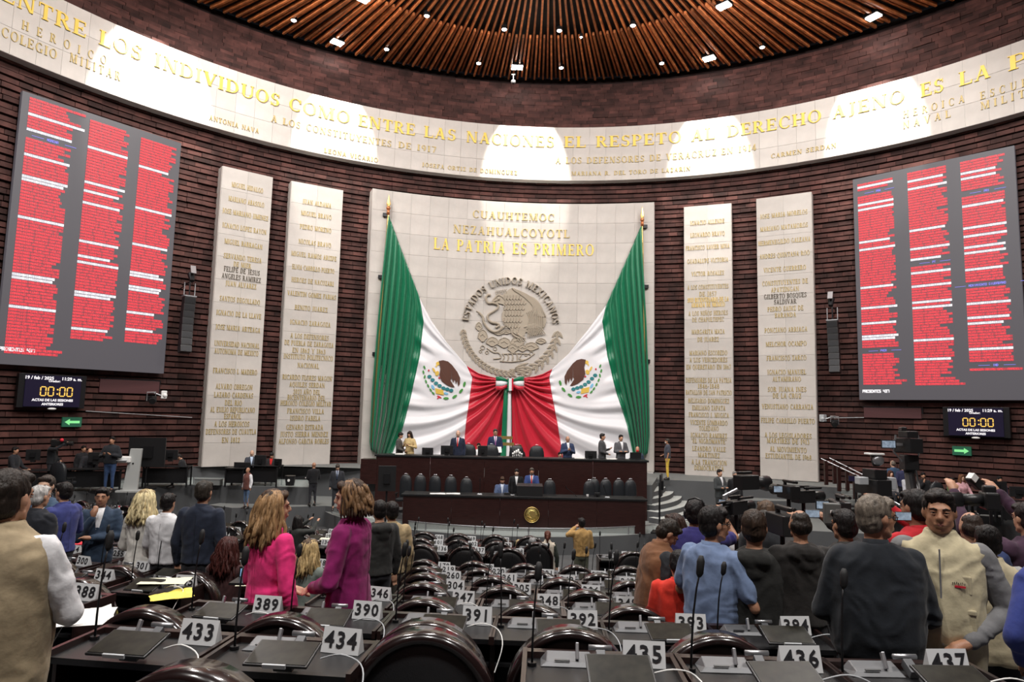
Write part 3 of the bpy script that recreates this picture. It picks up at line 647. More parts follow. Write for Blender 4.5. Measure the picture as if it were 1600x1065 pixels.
GIV = 'ADRIAN ALEJANDRO ALMA ANA ANABEL ARMANDO ARTURO BEATRIZ CARLOS CARMEN CLAUDIA DANIEL DIANA EDUARDO ELENA EMILIO ERIKA ESTELA EVA FELIPE FERNANDO GABRIELA GERARDO GILBERTO GRACIELA HILDA HUGO IRMA JAVIER JESUS JORGE JOSE JUAN JULIETA KARINA LAURA LETICIA LILIANA LUIS MAGDALENA MANUEL MARCO MARGARITA MARIA MARIO MARTHA MIGUEL MONICA OLGA OSCAR PATRICIA PEDRO RAUL RICARDO ROCIO ROSA RUBEN SANTIAGO SERGIO SILVIA SOFIA TERESA VANESSA XAVIER'.split()
def names(n, a, b, seed):
    r = random.Random(seed); k0, k1 = int(a*len(SUR)), int(b*len(SUR)); out = []
    for i in range(n):
        s = SUR[min(len(SUR)-1, k0+int((k1-k0)*i/n))]+' '+r.choice(SUR)+' '+r.choice(GIV)
        if r.random() < .1: s += ' '+r.choice(GIV)
        if r.random() < .15: s += ' '+r.choice('ABCLMR')+'.'
        out.append(s[:22])
    return out
def board(label, A, B, z0, z1, cols, foot, side):
    A = np.array(A); B = np.array(B); L = math.hypot(*(B-A)[:2]); rz = math.atan2(B[1]-A[1], B[0]-A[0]); H = z1-z0
    t = thing('vote_board', label, 'screen', (A[0], A[1], z0), rz, 'vote boards on the brick wall')
    ob('screen_panel', MB().box((L/2, .1, H/2), (L, .2, H)), M['led_face'], t)
    ob('back_box', MB().box((L/2, .45, H/2), (L-.1, .5, H-.1)), M['plastic_black'], t)
    fn = lambda u, v, d: (u, -.006-d, v)
    for ci, (x0, top, rows) in enumerate(cols):
        red, white = MB(), MB(); bar = MB(); blue = MB(); y = top; ps = .1085
        for kind, s in rows:
            if kind == 'gap': y -= ps*.6; continue
            if kind == 'head':
                y -= ps*.15; w_ = len(s)*.075
                sans(blue, s, x0+.85-w_/2, y+.02, .075, fn, wt=.24, mi=0, d=.012)
                for sx in (-1, 1): blue.box((x0+.85+sx*(w_/2+.28), -.012, y+.055), (.36, .01, .016))
                y -= ps*1.35; continue
            w_ = len(s)*.0625
            if kind == 'w': white.box((x0+w_/2, -.008, y+.05), (w_, .008, .088)); sans(white, s, x0+.01, y+.012, .072, fn, cw=.041, wt=.26, mi=1, d=.014)
            else: bar.box((x0+w_/2, -.006, y+.05), (w_, .006, .084)); sans(red, s, x0+.01, y+.012, .072, fn, cw=.0435, wt=.22, d=.014)
            y -= ps
        if bar.v: ob('name_bloom', bar, M['led_bloom'], t, kind='stuff')  # bloom of the red letters, built as lit bars behind them
        if red.v: ob('name_list', red, M['led_red'], t, kind='stuff')
        if white.v: ob('highlighted_names', white, [M['led_white'], M.setdefault('led_grey', mat('led_grey', (.1, .1, .1), .5, emit=(.62, .6, .66), es=1))], t, kind='stuff')
        if blue.v: ob('party_heading', blue, M['led_blue'], t, kind='stuff')
    mb = MB(); x = foot[0]; sans(mb, foot[2], x, foot[1], .1, fn, wt=.28, d=.012); ob('attendance_line', mb, M['led_white'], t, kind='stuff')
    return t
def rowsof(nm, whites, heads=()):
    out = []
    for i, s in enumerate(nm):
        for hi, ht in heads:
            if i == hi: out += [('gap', ''), ('head', ht)]
        out.append(('w' if i in whites else 'r', s))
    return out
rb = random.Random(11)
n1 = ['GUTIERREZ LUNA SERGIO CARLOS', 'MARIN LUNA DOLORES', 'LOPEZ RABADAN KENIA', 'AMBROCIO GACHUZ JOSE', 'MORENO VARGAS MARIA DEL C.', 'VILLALPANDO RIQUELME JULIETA']+names(5, .6, .9, 1)+['ARTEÑANO ROCIO ADRIANA'.replace('Ñ', 'N'), 'ACOSTA ISLAS ANABEL']+names(64, .02, .27, 2)+['DE LA VEGA VARGAS ALMA ROSA', 'DEL RIO ZERMENO KARINA M.']
board('tall dark vote board crowded with red names, beside slab headed MIGUEL HIDALGO', (-16.8, 22.2), (-13.51, 26.57), Z(1.22), Z(10.5), [
 (.22, 9.05, rowsof(n1, {5, 10, 16, 23, 24, 36, 54, 55, 64}, [(11, 'MORENA')])),
 (2.12, 8.95, rowsof(names(74, .27, .68, 4), {9, 21, 24, 28, 41, 46, 48, 58, 59, 70})),
 (3.92, 8.9, rowsof(names(73, .68, 1, 5), {10, 25, 38, 48, 49, 53, 54, 62, 68}))], (.08, .45, 'PRESENTES 437'), 'w')
board('tall dark vote board crowded with red names, above the clock display by TV cameras', (14.54, 28.54), (18.55, 24.51), Z(.89), Z(10.35), [
 (.18, 9.1, rowsof(names(3, .9, 1, 6)+names(60, 0, 1, 7)+['ACOSTA ISLAS ANABEL', 'ALAFAR CANDE ADOLFO']+names(8, .05, .12, 8)+['CARRERA LAGUNAS MA. DEL C.', 'CARBAJAL MENDEZ LILIANA'], {1, 6, 8, 21, 24, 39, 47, 53, 58, 59}, [(3, 'PAN'), (63, 'PVEM')])),
 (2.1, 9.15, rowsof(names(34, .12, 1, 9)+names(42, .0, .55, 10)+['MORELOS RODRIGUEZ CARLOS', 'MORENO HERNANDEZ BRIGIDO R.'], {3, 6, 22, 29, 33, 36, 41, 47, 49, 61, 68}, [(34, 'PT')])),
 (3.95, 9.15, rowsof(['NUNEZ MONREAL MAGDALENA']+names(10, .6, 1, 12)+names(31, 0, 1, 13)+names(26, 0, 1, 14)+['MENDOZA ARIAS GPE. ARACELI'], {4, 6, 14, 22, 25, 29, 31, 37, 47, 52, 54, 63}, [(11, 'PRI'), (42, 'MOVIMIENTO CIUDADANO'), (68, 'IND')]))], (.15, .3, 'PRESENTES 437'), 'e')

def on_wall(name, label, cat, px, py, R=RW-.12, group=None):
    P = at_wall(px, py, R); a = math.atan2(P[0]-CX, P[1]-CY)
    return thing(name, label, cat, P, -a, group)
def clock(px, py, label, w_, h_, tilt):
    t = on_wall('clock_display', label, 'screen', px, py, RW-.45, 'session clock displays')
    ob('casing', MB().box((0, .12, 0), (w_, .2, h_)), M['plastic_grey'] if 0 else M['metal_dark'], t, bevel=.01)
    ob('screen', MB().box((0, 0, .0), (w_*.82, .06, h_*.93)), M['screen_navy'], t)
    ob('wall_bracket', MB().box((0, .3, 0), (.4, .24, .3)), M['metal_dark'], t)
    k = h_/1.15
    font_ob('date_text', '19 / feb / 2025', .15*k, M['led_white'], t, (-w_*.22, -.04, h_*.38), .004, .002)
    font_ob('time_text', '11:29 a. m.', .15*k, M['led_white'], t, (w_*.26, -.04, h_*.38), .004, .002)
    font_ob('caption_text', 'Orador:', .11*k, M['led_white'], t, (.0, -.04, h_*.30), .003, .002)
    mb = MB(); fn = lambda u, v, d: (u, -.04-d, v); x = -.40*k
    for c in '00:00':
        if c == ':':
            mb.box((x+.05*k, -.045, .06*k), (.045*k, .01, .045*k)); mb.box((x+.05*k, -.045, -.09*k), (.045*k, .01, .045*k)); x += .12*k; continue
        for (cx_, cz_, sx, sz) in ((.08, .14, .13, .035), (.08, -.16, .13, .035), (0, .065, .035, .12), (.16, .065, .035, .12), (0, -.085, .035, .12), (.16, -.085, .035, .12)):
            mb.box((x+cx_*k, -.045, cz_*k), (sx*k, .01, sz*k))
        x += .235*k
    ob('counter_digits', mb, M['led_amber'], t, kind='stuff')
    font_ob('subject_text', 'ACTAS DE LAS SESIONES', .115*k, M['led_white'], t, (0, -.04, -h_*.27), .004, .002)
    font_ob('subject_text', 'ANTERIORES', .115*k, M['led_white'], t, (0, -.04, -h_*.39), .004, .002)
    ob('sensor_lens', MB().ball((0, -.03, -h_*.5-.03), (.14, .05, .04), 12, 6), M['white'], t, True)
    return t
clock(83, 611, 'black clock display reading 00:00 beside the brown access hatch and camera bracket', 2.1, 1.15, 0)
clock(1524, 659, 'black clock display reading 00:00 above TV camera crowd and pink-shawled woman', 2.15, 1.12, 0)
def exit_sign(px, py, label, dirn):
    t = on_wall('exit_sign', label, 'sign', px, py, RW-.12, 'green exit arrows')
    ob('panel', MB().box((0, 0, 0), (.62, .08, .34)), M['exit_dark'], t)
    mb = MB(); fn = lambda u, v, d: (u*dirn, -.04-d, v)
    mb.prism([(-.24, -.045), (.08, -.045), (.08, -.11), (.24, 0), (.08, .11), (.08, .045), (-.24, .045)][::dirn], 0, .01, fn); ob('arrow', mb, M['exit_green'], t)
exit_sign(112, 659, 'green exit sign with arrow pointing away from the flag, under a clock display', -1)
exit_sign(1503, 704, 'green exit sign with arrow, above the seated woman in pink shawl', 1)
for px, py, w_, h_, lb in ((203, 604, 2.1, .5, 'brown access hatch in brick between clock display and camera bracket'), (1394, 645, 2.1, .42, 'brown access hatch in brick below the board above TV cameras')):
    t = on_wall('access_hatch', lb, 'hatch', px, py, RW-.1); ob('hatch_panel', MB().box((0, 0, 0), (w_, .1, h_)), M['duct'], t, bevel=.01)
    ob('hatch_frame', MB().box((0, .03, h_/2+.03), (w_+.1, .08, .05)).box((w_/2+.03, .03, 0), (.05, .08, h_)), M['metal_dark'], t)
# hanging loudspeaker columns
def speaker_col(px, py, label, lean):
    P = at_wall(px, py, RW-.9); a = math.atan2(P[0]-CX, P[1]-CY); t = thing('line_array_speaker', label, 'loudspeaker', P, -a, 'hanging loudspeaker columns')
    n = 8; x = 0; z = 0
    for k in range(n):
        o = ob('speaker_box', MB().box((0, 0, 0), (.42, .34, .27)), M['plastic_black'], t, bevel=.012, loc=(lean*k*.012, -.004*k*k, -k*.275)); o.rotation_euler = (-.03*k, 0, 0)
        g = ob('grille', MB().box((0, -.175, 0), (.36, .01, .2)), M['metal_dark'], o)
    ob('fly_frame', MB().box((0, 0, .18), (.46, .36, .05)).box((-.2, 0, .45), (.03, .03, .55)).box((.2, 0, .45), (.03, .03, .55)), M['metal'], t)
    ob('wall_arm', MB().tube([(0, .9, .75), (0, 0, .75), (0, 0, .2)], .03, 8).tube([(-.15, .9, .5), (0, .1, .75)], .02, 6), M['metal_dark'], t)
    b = ob('upper_horn', MB().loft([(0, 0, 0, .09, .09), (0, 0, .35, .14, .12)], 10).xf(Matrix.Translation((-.05*lean, -.05, .8)) @ Matrix.Rotation(-.5, 4, 'X')), M['metal_dark'], t)
    ob('horn_mouth', MB().box((-.05*lean, -.1, 1.25), (.2, .05, .34), 0, -.4), M['metal'], t)
speaker_col(295, 470, 'tall black loudspeaker column beside slab headed MIGUEL HIDALGO', -1)
speaker_col(1301, 507, 'tall black loudspeaker column between slab headed JOSE MARIA MORELOS and vote board', 1)
def wall_cam(px, py, label, s):
    P = at_wall(px, py, RW-.7); a = math.atan2(P[0]-CX, P[1]-CY); t = thing('wall_camera', label, 'camera', P, -a)
    ob('arm', MB().tube([(0, .7, .1), (0, .1, .1), (.25*s, 0, 0)], .025, 8), M['metal'], t)
    ob('body', MB().box((-.15*s, 0, -.12), (.22, .34, .22), .4).cyl((-.15*s, -.12, -.14), (-.2*s, -.3, -.22), .09, .12, 12), M['plastic_black'], t, bevel=.01)
    ob('camera_head', MB().box((.3*s, 0, .05), (.2, .26, .3), -.3).ball((.3*s, -.1, .02), .09), M['white'] if s > 0 else M['plastic_grey'], t, bevel=.02)
    ob('yoke', MB().tube([(-.3*s, 0, -.2), (-.3*s, .02, .12), (0, 0, .14), (0, 0, -.1)], .018, 6), M['metal'], t)
wall_cam(243, 618, 'white camera and black lamp on bracket beside brown hatch', 1)
wall_cam(1298, 655, 'small grey camera and black lamp bracket beside slab headed JOSE MARIA MORELOS', -1)
# thin conduits clipped to the bricks
for nm, lb, p0, p1 in (('conduit', 'thin metal conduit running along bricks under the clock display and exit sign', (134, 642), (300, 652)), ('conduit', 'thin metal conduit on bricks between slab headed JOSE MARIA MORELOS and brown hatch', (1283, 653), (1350, 652))):
    mb = MB(); mb.tube([at_wall(p0[0]+(p1[0]-p0[0])*k/8, p0[1]+(p1[1]-p0[1])*k/8, RW-.12) for k in range(9)], .018, 6); ob(nm, mb, M['metal'], label=lb, cat='conduit')

# ================================================================ RELIEF SEAL on the stone wall
def rel_fn(ox, oy, k, R=None):
    R = R or RF-.0
    def fn(u, v, d):
        P = at_wall(ox+u*k, oy+v*k, R-d); return P
    return fn
sf_ = rel_fn(700, 410, 1/5.915)       # study coordinates of the seal
seal = thing('relief_seal', 'round stone relief seal with eagle and snake above the flag bow', 'seal', at_wall(799, 510, RF))
inv = Matrix.Translation(-Vector(at_wall(799, 510, RF)))
def rel_tube(mb, pts, r=.035, n=6, d=.03):
    mb.tube([sf_(x, y, d) for x, y in pts], r, n)
def smooth(pts, k=4):
    out = []
    P = [pts[0]]+list(pts)+[pts[-1]]
    for i in range(1, len(P)-2):
        for j in range(k):
            t = j/k; a, b, c, d = [np.array(P[i+q], float) for q in (-1, 0, 1, 2)]
            out.append(.5*((2*b)+(c-a)*t+(2*a-5*b+4*c-d)*t*t+(3*b-a-3*c+d)*t**3))
    out.append(np.array(pts[-1], float)); return out
scx, scy = 577, 585
mb = MB()
S1 = 'ESTADOS UNIDOS MEXICANOS'
def arc_fn(u, v, d):   # u = angle, v = radius
    return sf_(scx+v*math.cos(u), scy-v*math.sin(u), d)
letters(mb, S1, math.radians(173), math.radians(3), 388, 62, arc_fn, .13, tr=.12)
ob('ring_lettering', mb.xf(inv), M['seal_stone'], seal)
def blob(mb, pts, d=.06):
    mb.prism([tuple(p) for p in smooth(pts+[pts[0]], 3)[:-1]][::-1], 0, d, lambda u, v, q: sf_(u, v, q))
body = MB()
blob(body, [(470, 310), (520, 290), (575, 240), (640, 250), (720, 300), (790, 320), (850, 380), (900, 490), (905, 560), (860, 640), (780, 670), (720, 640), (700, 680), (620, 660), (560, 600), (510, 560), (500, 470), (530, 400), (450, 370), (430, 340)], .07)
ob('eagle_body', body.xf(inv), M['seal_stone'], seal)
fe = MB()
for k in range(8):   # long wing feathers
    t = k/7; rel_tube(fe, smooth([(590+20*t, 235+20*t), (720-20*t, 290+25*t), (830-45*t, 370+30*t), (905-110*t, 500+12*t-30*t*t)], 3), .03, d=.1)
for k in range(9):
    t = k/8; rel_tube(fe, smooth([(850-120*t, 400+60*t), (860-130*t+20, 500+40*t*.4), (880-150*t, 600+50*t*.3)], 3), .026, d=.1)
for r_, (y0, n_) in enumerate(((300, 6), (345, 7), (395, 7), (450, 6), (510, 6), (560, 5))):
    for k in range(n_):
        x = 520+k*28+(r_ % 2)*12; rel_tube(fe, smooth([(x, y0), (x-6, y0+30), (x+8, y0+44), (x+20, y0+26)], 2), .022, d=.1)
for k in range(11):
    t = k/10; rel_tube(fe, smooth([(700+8*t, 600-10*t), (740+80*t, 600-60*t*.5), (735+165*t, 690-30*t)], 3), .024, d=.1)
ob('feathers', fe.xf(inv), M['seal_stone'], seal, kind='stuff')
hd = MB(); rel_tube(hd, smooth([(520, 330), (470, 300), (430, 330), (415, 360), (440, 350), (470, 345)], 3), .04, d=.08)
for k in range(6): rel_tube(hd, smooth([(450+k*18, 300-k*4), (440+k*18, 270-k*3), (455+k*18, 262-k*3)], 2), .02, d=.09)
hd.ball(sf_(468, 335, .09), .07); ob('eagle_head', hd.xf(inv), M['seal_stone'], seal)
sn = MB(); rel_tube(sn, smooth([(395, 300), (365, 300), (350, 335), (370, 372), (410, 372), (455, 385), (460, 420), (420, 450), (375, 480), (368, 520), (400, 550), (450, 560), (475, 580), (440, 600)], 4), .055, d=.07)
rel_tube(sn, smooth([(285, 460), (320, 500), (330, 550), (370, 610), (430, 640), (480, 620), (500, 590)], 4), .055, d=.07)
for k in range(3): rel_tube(sn, [(262+k*14, 448+k*6), (292+k*6, 462+k*4)], .025)
ob('snake', sn.xf(inv), M['seal_stone'], seal)
lg = MB()
for x0 in (600, 650): rel_tube(lg, smooth([(x0, 600), (x0-10, 650), (x0+20, 680), (x0+60, 700)], 3), .05, d=.07)
rel_tube(lg, smooth([(520, 590), (470, 630), (420, 640)], 3), .05, d=.07)
for k in range(4): rel_tube(lg, [(640+k*18, 690), (650+k*22, 725)], .03, d=.07)
ob('talons', lg.xf(inv), M['seal_stone'], seal)
ca = MB()
for (x, y, rx, ry) in ((320, 675, 42, 50), (410, 730, 55, 38), (285, 590, 28, 35), (520, 740, 60, 42), (640, 730, 60, 40), (770, 775, 65, 34), (860, 725, 45, 22), (470, 650, 40, 16), (540, 640, 45, 16), (600, 790, 45, 40), (690, 790, 40, 28)):
    pts = [(x+rx*math.cos(a)*(1+.12*math.sin(5*a)), y+ry*math.sin(a)*(1+.12*math.cos(4*a))) for a in np.linspace(0, 2*PI, 19)[:-1]]
    blob(ca, pts[::1], .045); rel_tube(ca, pts+[pts[0]], .022, d=.05)
    rel_tube(ca, [(x-rx*.5, y), (x, y-ry*.3), (x+rx*.5, y+ry*.2)], .02, d=.06)
ob('cactus', ca.xf(inv), M['seal_stone'], seal, kind='stuff')
lk = MB()
for k in range(4): rel_tube(lk, smooth([(500+k*45, 840), (520+k*40, 870), (505+k*45, 905)], 3), .03)
rel_tube(lk, [(500, 845), (640, 838), (760, 845)], .028); rel_tube(lk, [(480, 910), (580, 918), (700, 905)], .028)
rel_tube(lk, smooth([(360, 790), (420, 830), (470, 835), (490, 880), (420, 890)], 3), .03); rel_tube(lk, smooth([(680, 850), (660, 890), (720, 895), (800, 840)], 3), .03)
for (x, y, r_) in ((320, 785, 18), (360, 830, 14), (435, 795, 16), (300, 820, 12), (770, 840, 18), (720, 850, 12)): rel_tube(lk, [(x+r_*math.cos(a), y+r_*math.sin(a)) for a in np.linspace(0, 2*PI, 11)], .02)
ob('lake_stones', lk.xf(inv), M['seal_stone'], seal, kind='stuff')
wr = MB(); rr2 = random.Random(2)
def leaf(x, y, ang, L, wd):
    c, s = math.cos(ang), math.sin(ang); pts = []
    for t, q in ((0, 0), (.3, .5), (.6, .5), (1, 0), (.6, -.5), (.3, -.5)): pts.append((x+c*L*t-s*wd*q, y+s*L*t+c*wd*q))
    blob(wr, pts, .05); rel_tube(wr, [(x, y), (x+c*L*.8, y+s*L*.8)], .015, 5, .06)
for k in range(17):
    a = math.radians(184+k*5.4); R_ = 440
    x, y = scx+R_*math.cos(a), scy-R_*math.sin(a)
    leaf(x, y, -(a-PI/2)+.5+PI, 58, 24); leaf(x, y, -(a-PI/2)-.6+PI, 52, 24)
for k in range(9):
    a = math.radians(354-k*8.2); R_ = 440; x, y = scx+R_*math.cos(a), scy-R_*math.sin(a)
    for dd in (-.7, 0, .65): leaf(x, y, -(a+PI/2)+dd+PI, 80, 26)
for k in range(6): leaf(570+10*k, 985, math.radians(20+k*28), 60, 22)
for k in range(4): leaf(620, 970+8*k, -.35+.25*k, 130, 26)
ob('wreath', wr.xf(inv), M['seal_stone'], seal, kind='stuff')

# ================================================================ THE TWO FLAGS gathered in a bow
def interp(poly, t):
    """point at fraction t of the polyline's length"""
    P = np.array(poly, float); d = np.hypot(*np.diff(P, axis=0).T); s = np.r_[0, np.cumsum(d)]; s /= s[-1]
    return np.array([np.interp(t, s, P[:, 0]), np.interp(t, s, P[:, 1])])
FL = {
 'L': dict(outer=[(603, 335), (592, 475), (581, 610), (577, 690), (579, 702)], gw=[(655.7, 465), (662, 502), (656, 556), (641, 624), (628, 674), (606, 722)], wr=[(729, 571), (738, 590), (733, 627), (728, 661), (722, 728)], mid=[(797, 592), (796, 640), (791, 728)],
           t1=[(607, 335), (622, 376), (640, 424), (655.7, 465)], t2=[(655.7, 465), (675, 502), (699, 536), (729, 571)], t3=[(729, 571), (748, 583), (773, 590), (797, 592)], bow=(797, 592), sg=-1),
 'R': dict(outer=[(1006, 352), (1007, 407), (1011, 509), (1014, 610), (1015, 680), (1012, 708)], gw=[(947, 477), (941, 502), (949, 556), (962, 610), (979, 661), (992, 722)], wr=[(863, 576), (858, 590), (863, 620), (871, 661), (882, 728)], mid=[(799, 592), (800, 640), (800, 728)],
           t1=[(1002, 352), (990, 380), (969, 428), (947, 477)], t2=[(947, 477), (918, 516), (888, 553), (863, 576)], t3=[(863, 576), (848, 584), (834, 588), (799, 592)], bow=(799, 592), sg=1)}
for f in FL.values():
    T = [interp(f['t2'], t) for t in np.linspace(0, 1, 9)]+[interp(f['t3'], t) for t in np.linspace(0, .97, 8)]
    bx, by = f['bow']; rr_ = [math.hypot(p[0]-bx, p[1]-by) for p in T]; an = [math.atan2(by-p[1], abs(bx-p[0])) for p in T]
    o = np.argsort(rr_); f['tr'] = np.array(rr_)[o]; f['ta'] = np.array(an)[o]
def fold_white(f, x, y):
    bx, by = f['bow']; r = math.hypot(x-bx, y-by); a = math.atan2(by-y, abs(bx-x)+1e-6); at_ = np.interp(r, f['tr'], f['ta'])
    g = (at_-a)/(at_+PI/2); g = max(0, min(1.05, g))
    ph = 2*PI*9.5*(g**.85)+.9*math.sin(r*.03+3*g)+.5*math.sin(9*g+r*.012)
    amp = .13*min(1, r/55)*(.35+.65*min(1, g*6))*(.75+.25*math.sin(5*g+r*.02))
    ec = (697, 592) if f['sg'] < 0 else (903, 590); de = math.hypot(x-ec[0], y-ec[1])
    if de < 62: amp *= .06+.94*max(0, (de-38)/24)
    s = math.sin(ph); amp *= 1.35; return amp*(abs(s)**.8*math.copysign(1, s))+.14+.04*math.sin(2.3*ph+1)*min(1, r/80)*.6*min(1, max(0, (de-38)/24))
def fold_green(t, v):
    ph = 2*PI*7.5*t**.9+.6*math.sin(4*v+2*t); s = math.sin(ph)
    return (.03+.19*v**.7)*(s+.35*math.sin(2.1*ph+.7))+.14
def cloth_pt(x, y, off): return at_wall(x, y, RF-.06-off)
def flag(key, label, root_px):
    f = FL[key]; t = thing('draped_flag', label, 'flag', (0, 0, 0), 0, 'flags draped over the stone wall')
    def band(name, L, R, top, nu, nv, m, mode):
        V = []; F = []
        for j in range(nv+1):
            v = j/nv; a, b = interp(f[L], v), interp(f[R], v); a0, b0 = np.array(f[L][0]), np.array(f[R][0])
            for i in range(nu+1):
                u = i/nu; p = a+(b-a)*u; tp = interp(f[top], u); p = p+(1-v)**3*(tp-(a0+(b0-a0)*u))
                if mode == 'g':
                    dsp = fold_green(u, v); k = max(0, (u-.8)/.2)
                    if k: dsp = dsp*(1-k)+fold_white(f, *p)*k
                else: dsp = fold_white(f, *p)
                V.append(cloth_pt(p[0], p[1], dsp))
        for j in range(nv):
            for i in range(nu):
                a = j*(nu+1)+i; F.append((a, a+nu+1, a+nu+2, a+1))
        me = bpy.data.meshes.new(name); me.from_pydata([tuple(p) for p in V], [], F); me.materials.append(m); me.polygons.foreach_set('use_smooth', [True]*len(F)); me.update()
        o = ob(name, me, None, t); sd = o.modifiers.new('thick', 'SOLIDIFY'); sd.thickness = .012; return o
    band('green_band', 'outer', 'gw', 't1', 70, 60, M['fgreen'], 'g')
    band('white_band', 'gw', 'wr', 't2', 80, 110, M['fwhite'], 'w')
    band('red_band', 'wr', 'mid', 't3', 60, 110, M['fred'], 'w')
    # embroidered arms on the white band; study coordinates in fifths of a pixel from (640, 540), mirrored on the other flag


    if key == 'L': tr = lambda u, v: (640+u/5, 540+v/5)
    else: tr = lambda u, v: (903+(250-u)/5+8, 540+v/5-2)
    def efn(u, v, d): x, y = tr(u, v); return cloth_pt(x, y, fold_white(f, x, y)+.035+d)
    def patch(mb, poly, d=0):
        if key == 'R': poly = poly[::-1]
        mb.prism(poly[::-1], -.03, d, efn)
    def oval(x, y, rx, ry, ang=0, n=10): return [(x+rx*math.cos(a)*math.cos(ang)-ry*math.sin(a)*math.sin(ang), y+rx*math.cos(a)*math.sin(ang)+ry*math.sin(a)*math.cos(ang)) for a in np.linspace(0, 2*PI, n+1)[:-1]]
    mb = MB()
    patch(mb, [(228, 118), (262, 112), (280, 240), (300, 240), (352, 322), (330, 322), (290, 305), (250, 275), (232, 230), (240, 180)], .006)
    for pl in ([(262, 112), (300, 122), (300, 240), (280, 240)], [(300, 122), (330, 148), (328, 255), (318, 272), (300, 240)], [(330, 148), (352, 176), (352, 262), (340, 290), (330, 255)], [(352, 176), (374, 205), (373, 270), (362, 300), (352, 262)], [(374, 205), (395, 250), (392, 300), (380, 318), (373, 270)]): patch(mb, pl, .004)
    ob('eagle_patch', mb, M['e_brown'], t)
    mb = MB(); patch(mb, oval(222, 138, 16, 14)); patch(mb, [(212, 145), (222, 150), (208, 168), (202, 158)]); patch(mb, oval(215, 215, 15, 20, .4)); patch(mb, [(200, 330), (262, 345), (268, 385), (205, 372)]); patch(mb, oval(312, 298, 22, 9, -.3)); patch(mb, oval(190, 190, 8, 22, -.5)); ob('gold_embroidery', mb, M['e_gold'], t)
    mb = MB()
    for x, y in ((155, 240), (180, 266), (207, 292), (235, 312), (265, 330), (295, 338), (325, 348)): patch(mb, oval(x, y, 17, 14), .003)
    ob('cactus_patch', mb, M['e_teal'], t)
    mb = MB()
    for x, y, a in ((116, 168, 1.2), (108, 205, 1.4), (118, 242, 1.7), (128, 278, 1.2), (145, 312, 1.1), (165, 345, .9), (185, 370, .8), (285, 410, 0), (352, 396, -.6), (402, 352, -.9), (428, 300, -1.3)):
        L_ = 22 if x > 240 else 15; patch(mb, oval(x, y, L_, 10 if x > 240 else 7, a, 8), .003)
    ob('leaf_wreath', mb, M['e_green'], t, kind='stuff')
    mb = MB(); patch(mb, oval(285, 372, 18, 9, .2)); patch(mb, oval(182, 322, 10, 20, -.5)); ob('water_patch', mb, M['e_blue'], t)
    mb = MB(); patch(mb, oval(232, 398, 20, 6, .5)); patch(mb, oval(225, 405, 14, 5, -.7)); patch(mb, oval(150, 192, 6, 8)); patch(mb, oval(232, 250, 7, 7)); ob('ribbon_patch', mb, M['e_red'], t)
    # pole with spear finial and its wall brackets
    ax, ay = (606.5, 331) if key == 'L' else (1003.5, 349)
    P0 = Vector(at_wall(ax, ay+4, RF-.2)); bx, by = interp(f['outer'], .97); P1 = Vector(at_wall(bx+(3 if key == 'L' else -3), by, RF-.12))
    s = thing('spear_finial_pole', 'brass spear-tipped flag pole at the peak of the flag '+('near slab headed JUAN ALDAMA' if key == 'L' else 'near slab headed IGNACIO ALLENDE'), 'flag pole', P0, 0, 'spear-tipped flag poles')
    ob('pole', MB().cyl((0, 0, 0), P1-P0, .035, n=8), M['brass'], s); ob('socket', MB().cyl((0, 0, 0), (0, 0, .25), .08, .06, 10).ball((0, 0, .3), .1), mat('copper_socket', (.55, .2, .08), .35, metal=.7), s, True)
    ob('spear_tip', MB().loft([(0, 0, .36, .05, .03), (0, 0, .5, .1, .035), (0, 0, .62, .07, .03), (0, 0, .95, .006, .006)], 8, e=2), M['brass'], s)
    for fr in (.0, .28, .62):
        q = P0.lerp(P1, fr); ob('bracket', MB().box((0, 0, 0), (.22, .2, .16)), M['metal_dark'], s, loc=q-P0+Vector((-.14 if key == 'L' else .14, .1, 0)))
    return t
flag('L', 'draped green, white and red flag hanging from the pole near slab headed JUAN ALDAMA', None)
flag('R', 'draped green, white and red flag hanging from the pole near slab headed IGNACIO ALLENDE', None)
bow = thing('tricolour_bow', 'green, white and red ribbon bow with long tails joining the two flags', 'bow', at_wall(797, 598, RF-.5))
binv = Matrix.Translation(-Vector(at_wall(797, 598, RF-.5)))
for sg in (-1, 1):
    for (va, vb, m) in ((588, 595, 'fgreen'), (595, 603, 'fwhite'), (603, 609.5, 'fred')):
        mb = MB(); V = []; F = []
        for j in range(3):
            for i in range(9):
                t_ = i/8; x = 797+sg*(3+t_*19); mid = 598; sq = .45+.55*min(1, t_*1.8); y0 = mid+(va-mid)*sq; y1 = mid+(vb-mid)*sq
                V.append(at_wall(x, y0+(y1-y0)*j/2, RF-.5-.16*math.sin(PI*t_)))
        F = [(j*9+i, (j+1)*9+i, (j+1)*9+i+1, j*9+i+1) for j in range(2) for i in range(8)]
        o = ob('ribbon_loop', mb.add(V, F).xf(binv), M[m], bow, True); o.modifiers.new('thick', 'SOLIDIFY').thickness = .02
for x0, x1, m in ((793, 795, 'fgreen'), (795, 799.5, 'fwhite'), (799.5, 802, 'fred')):
    mb = MB(); mb.prism([(x0, 591), (x0, 610), (x1, 610), (x1, 591)], -.2, .12, lambda u, v, d: at_wall(u, v, RF-.55-d)); ob('knot', mb.xf(binv), M[m], bow)
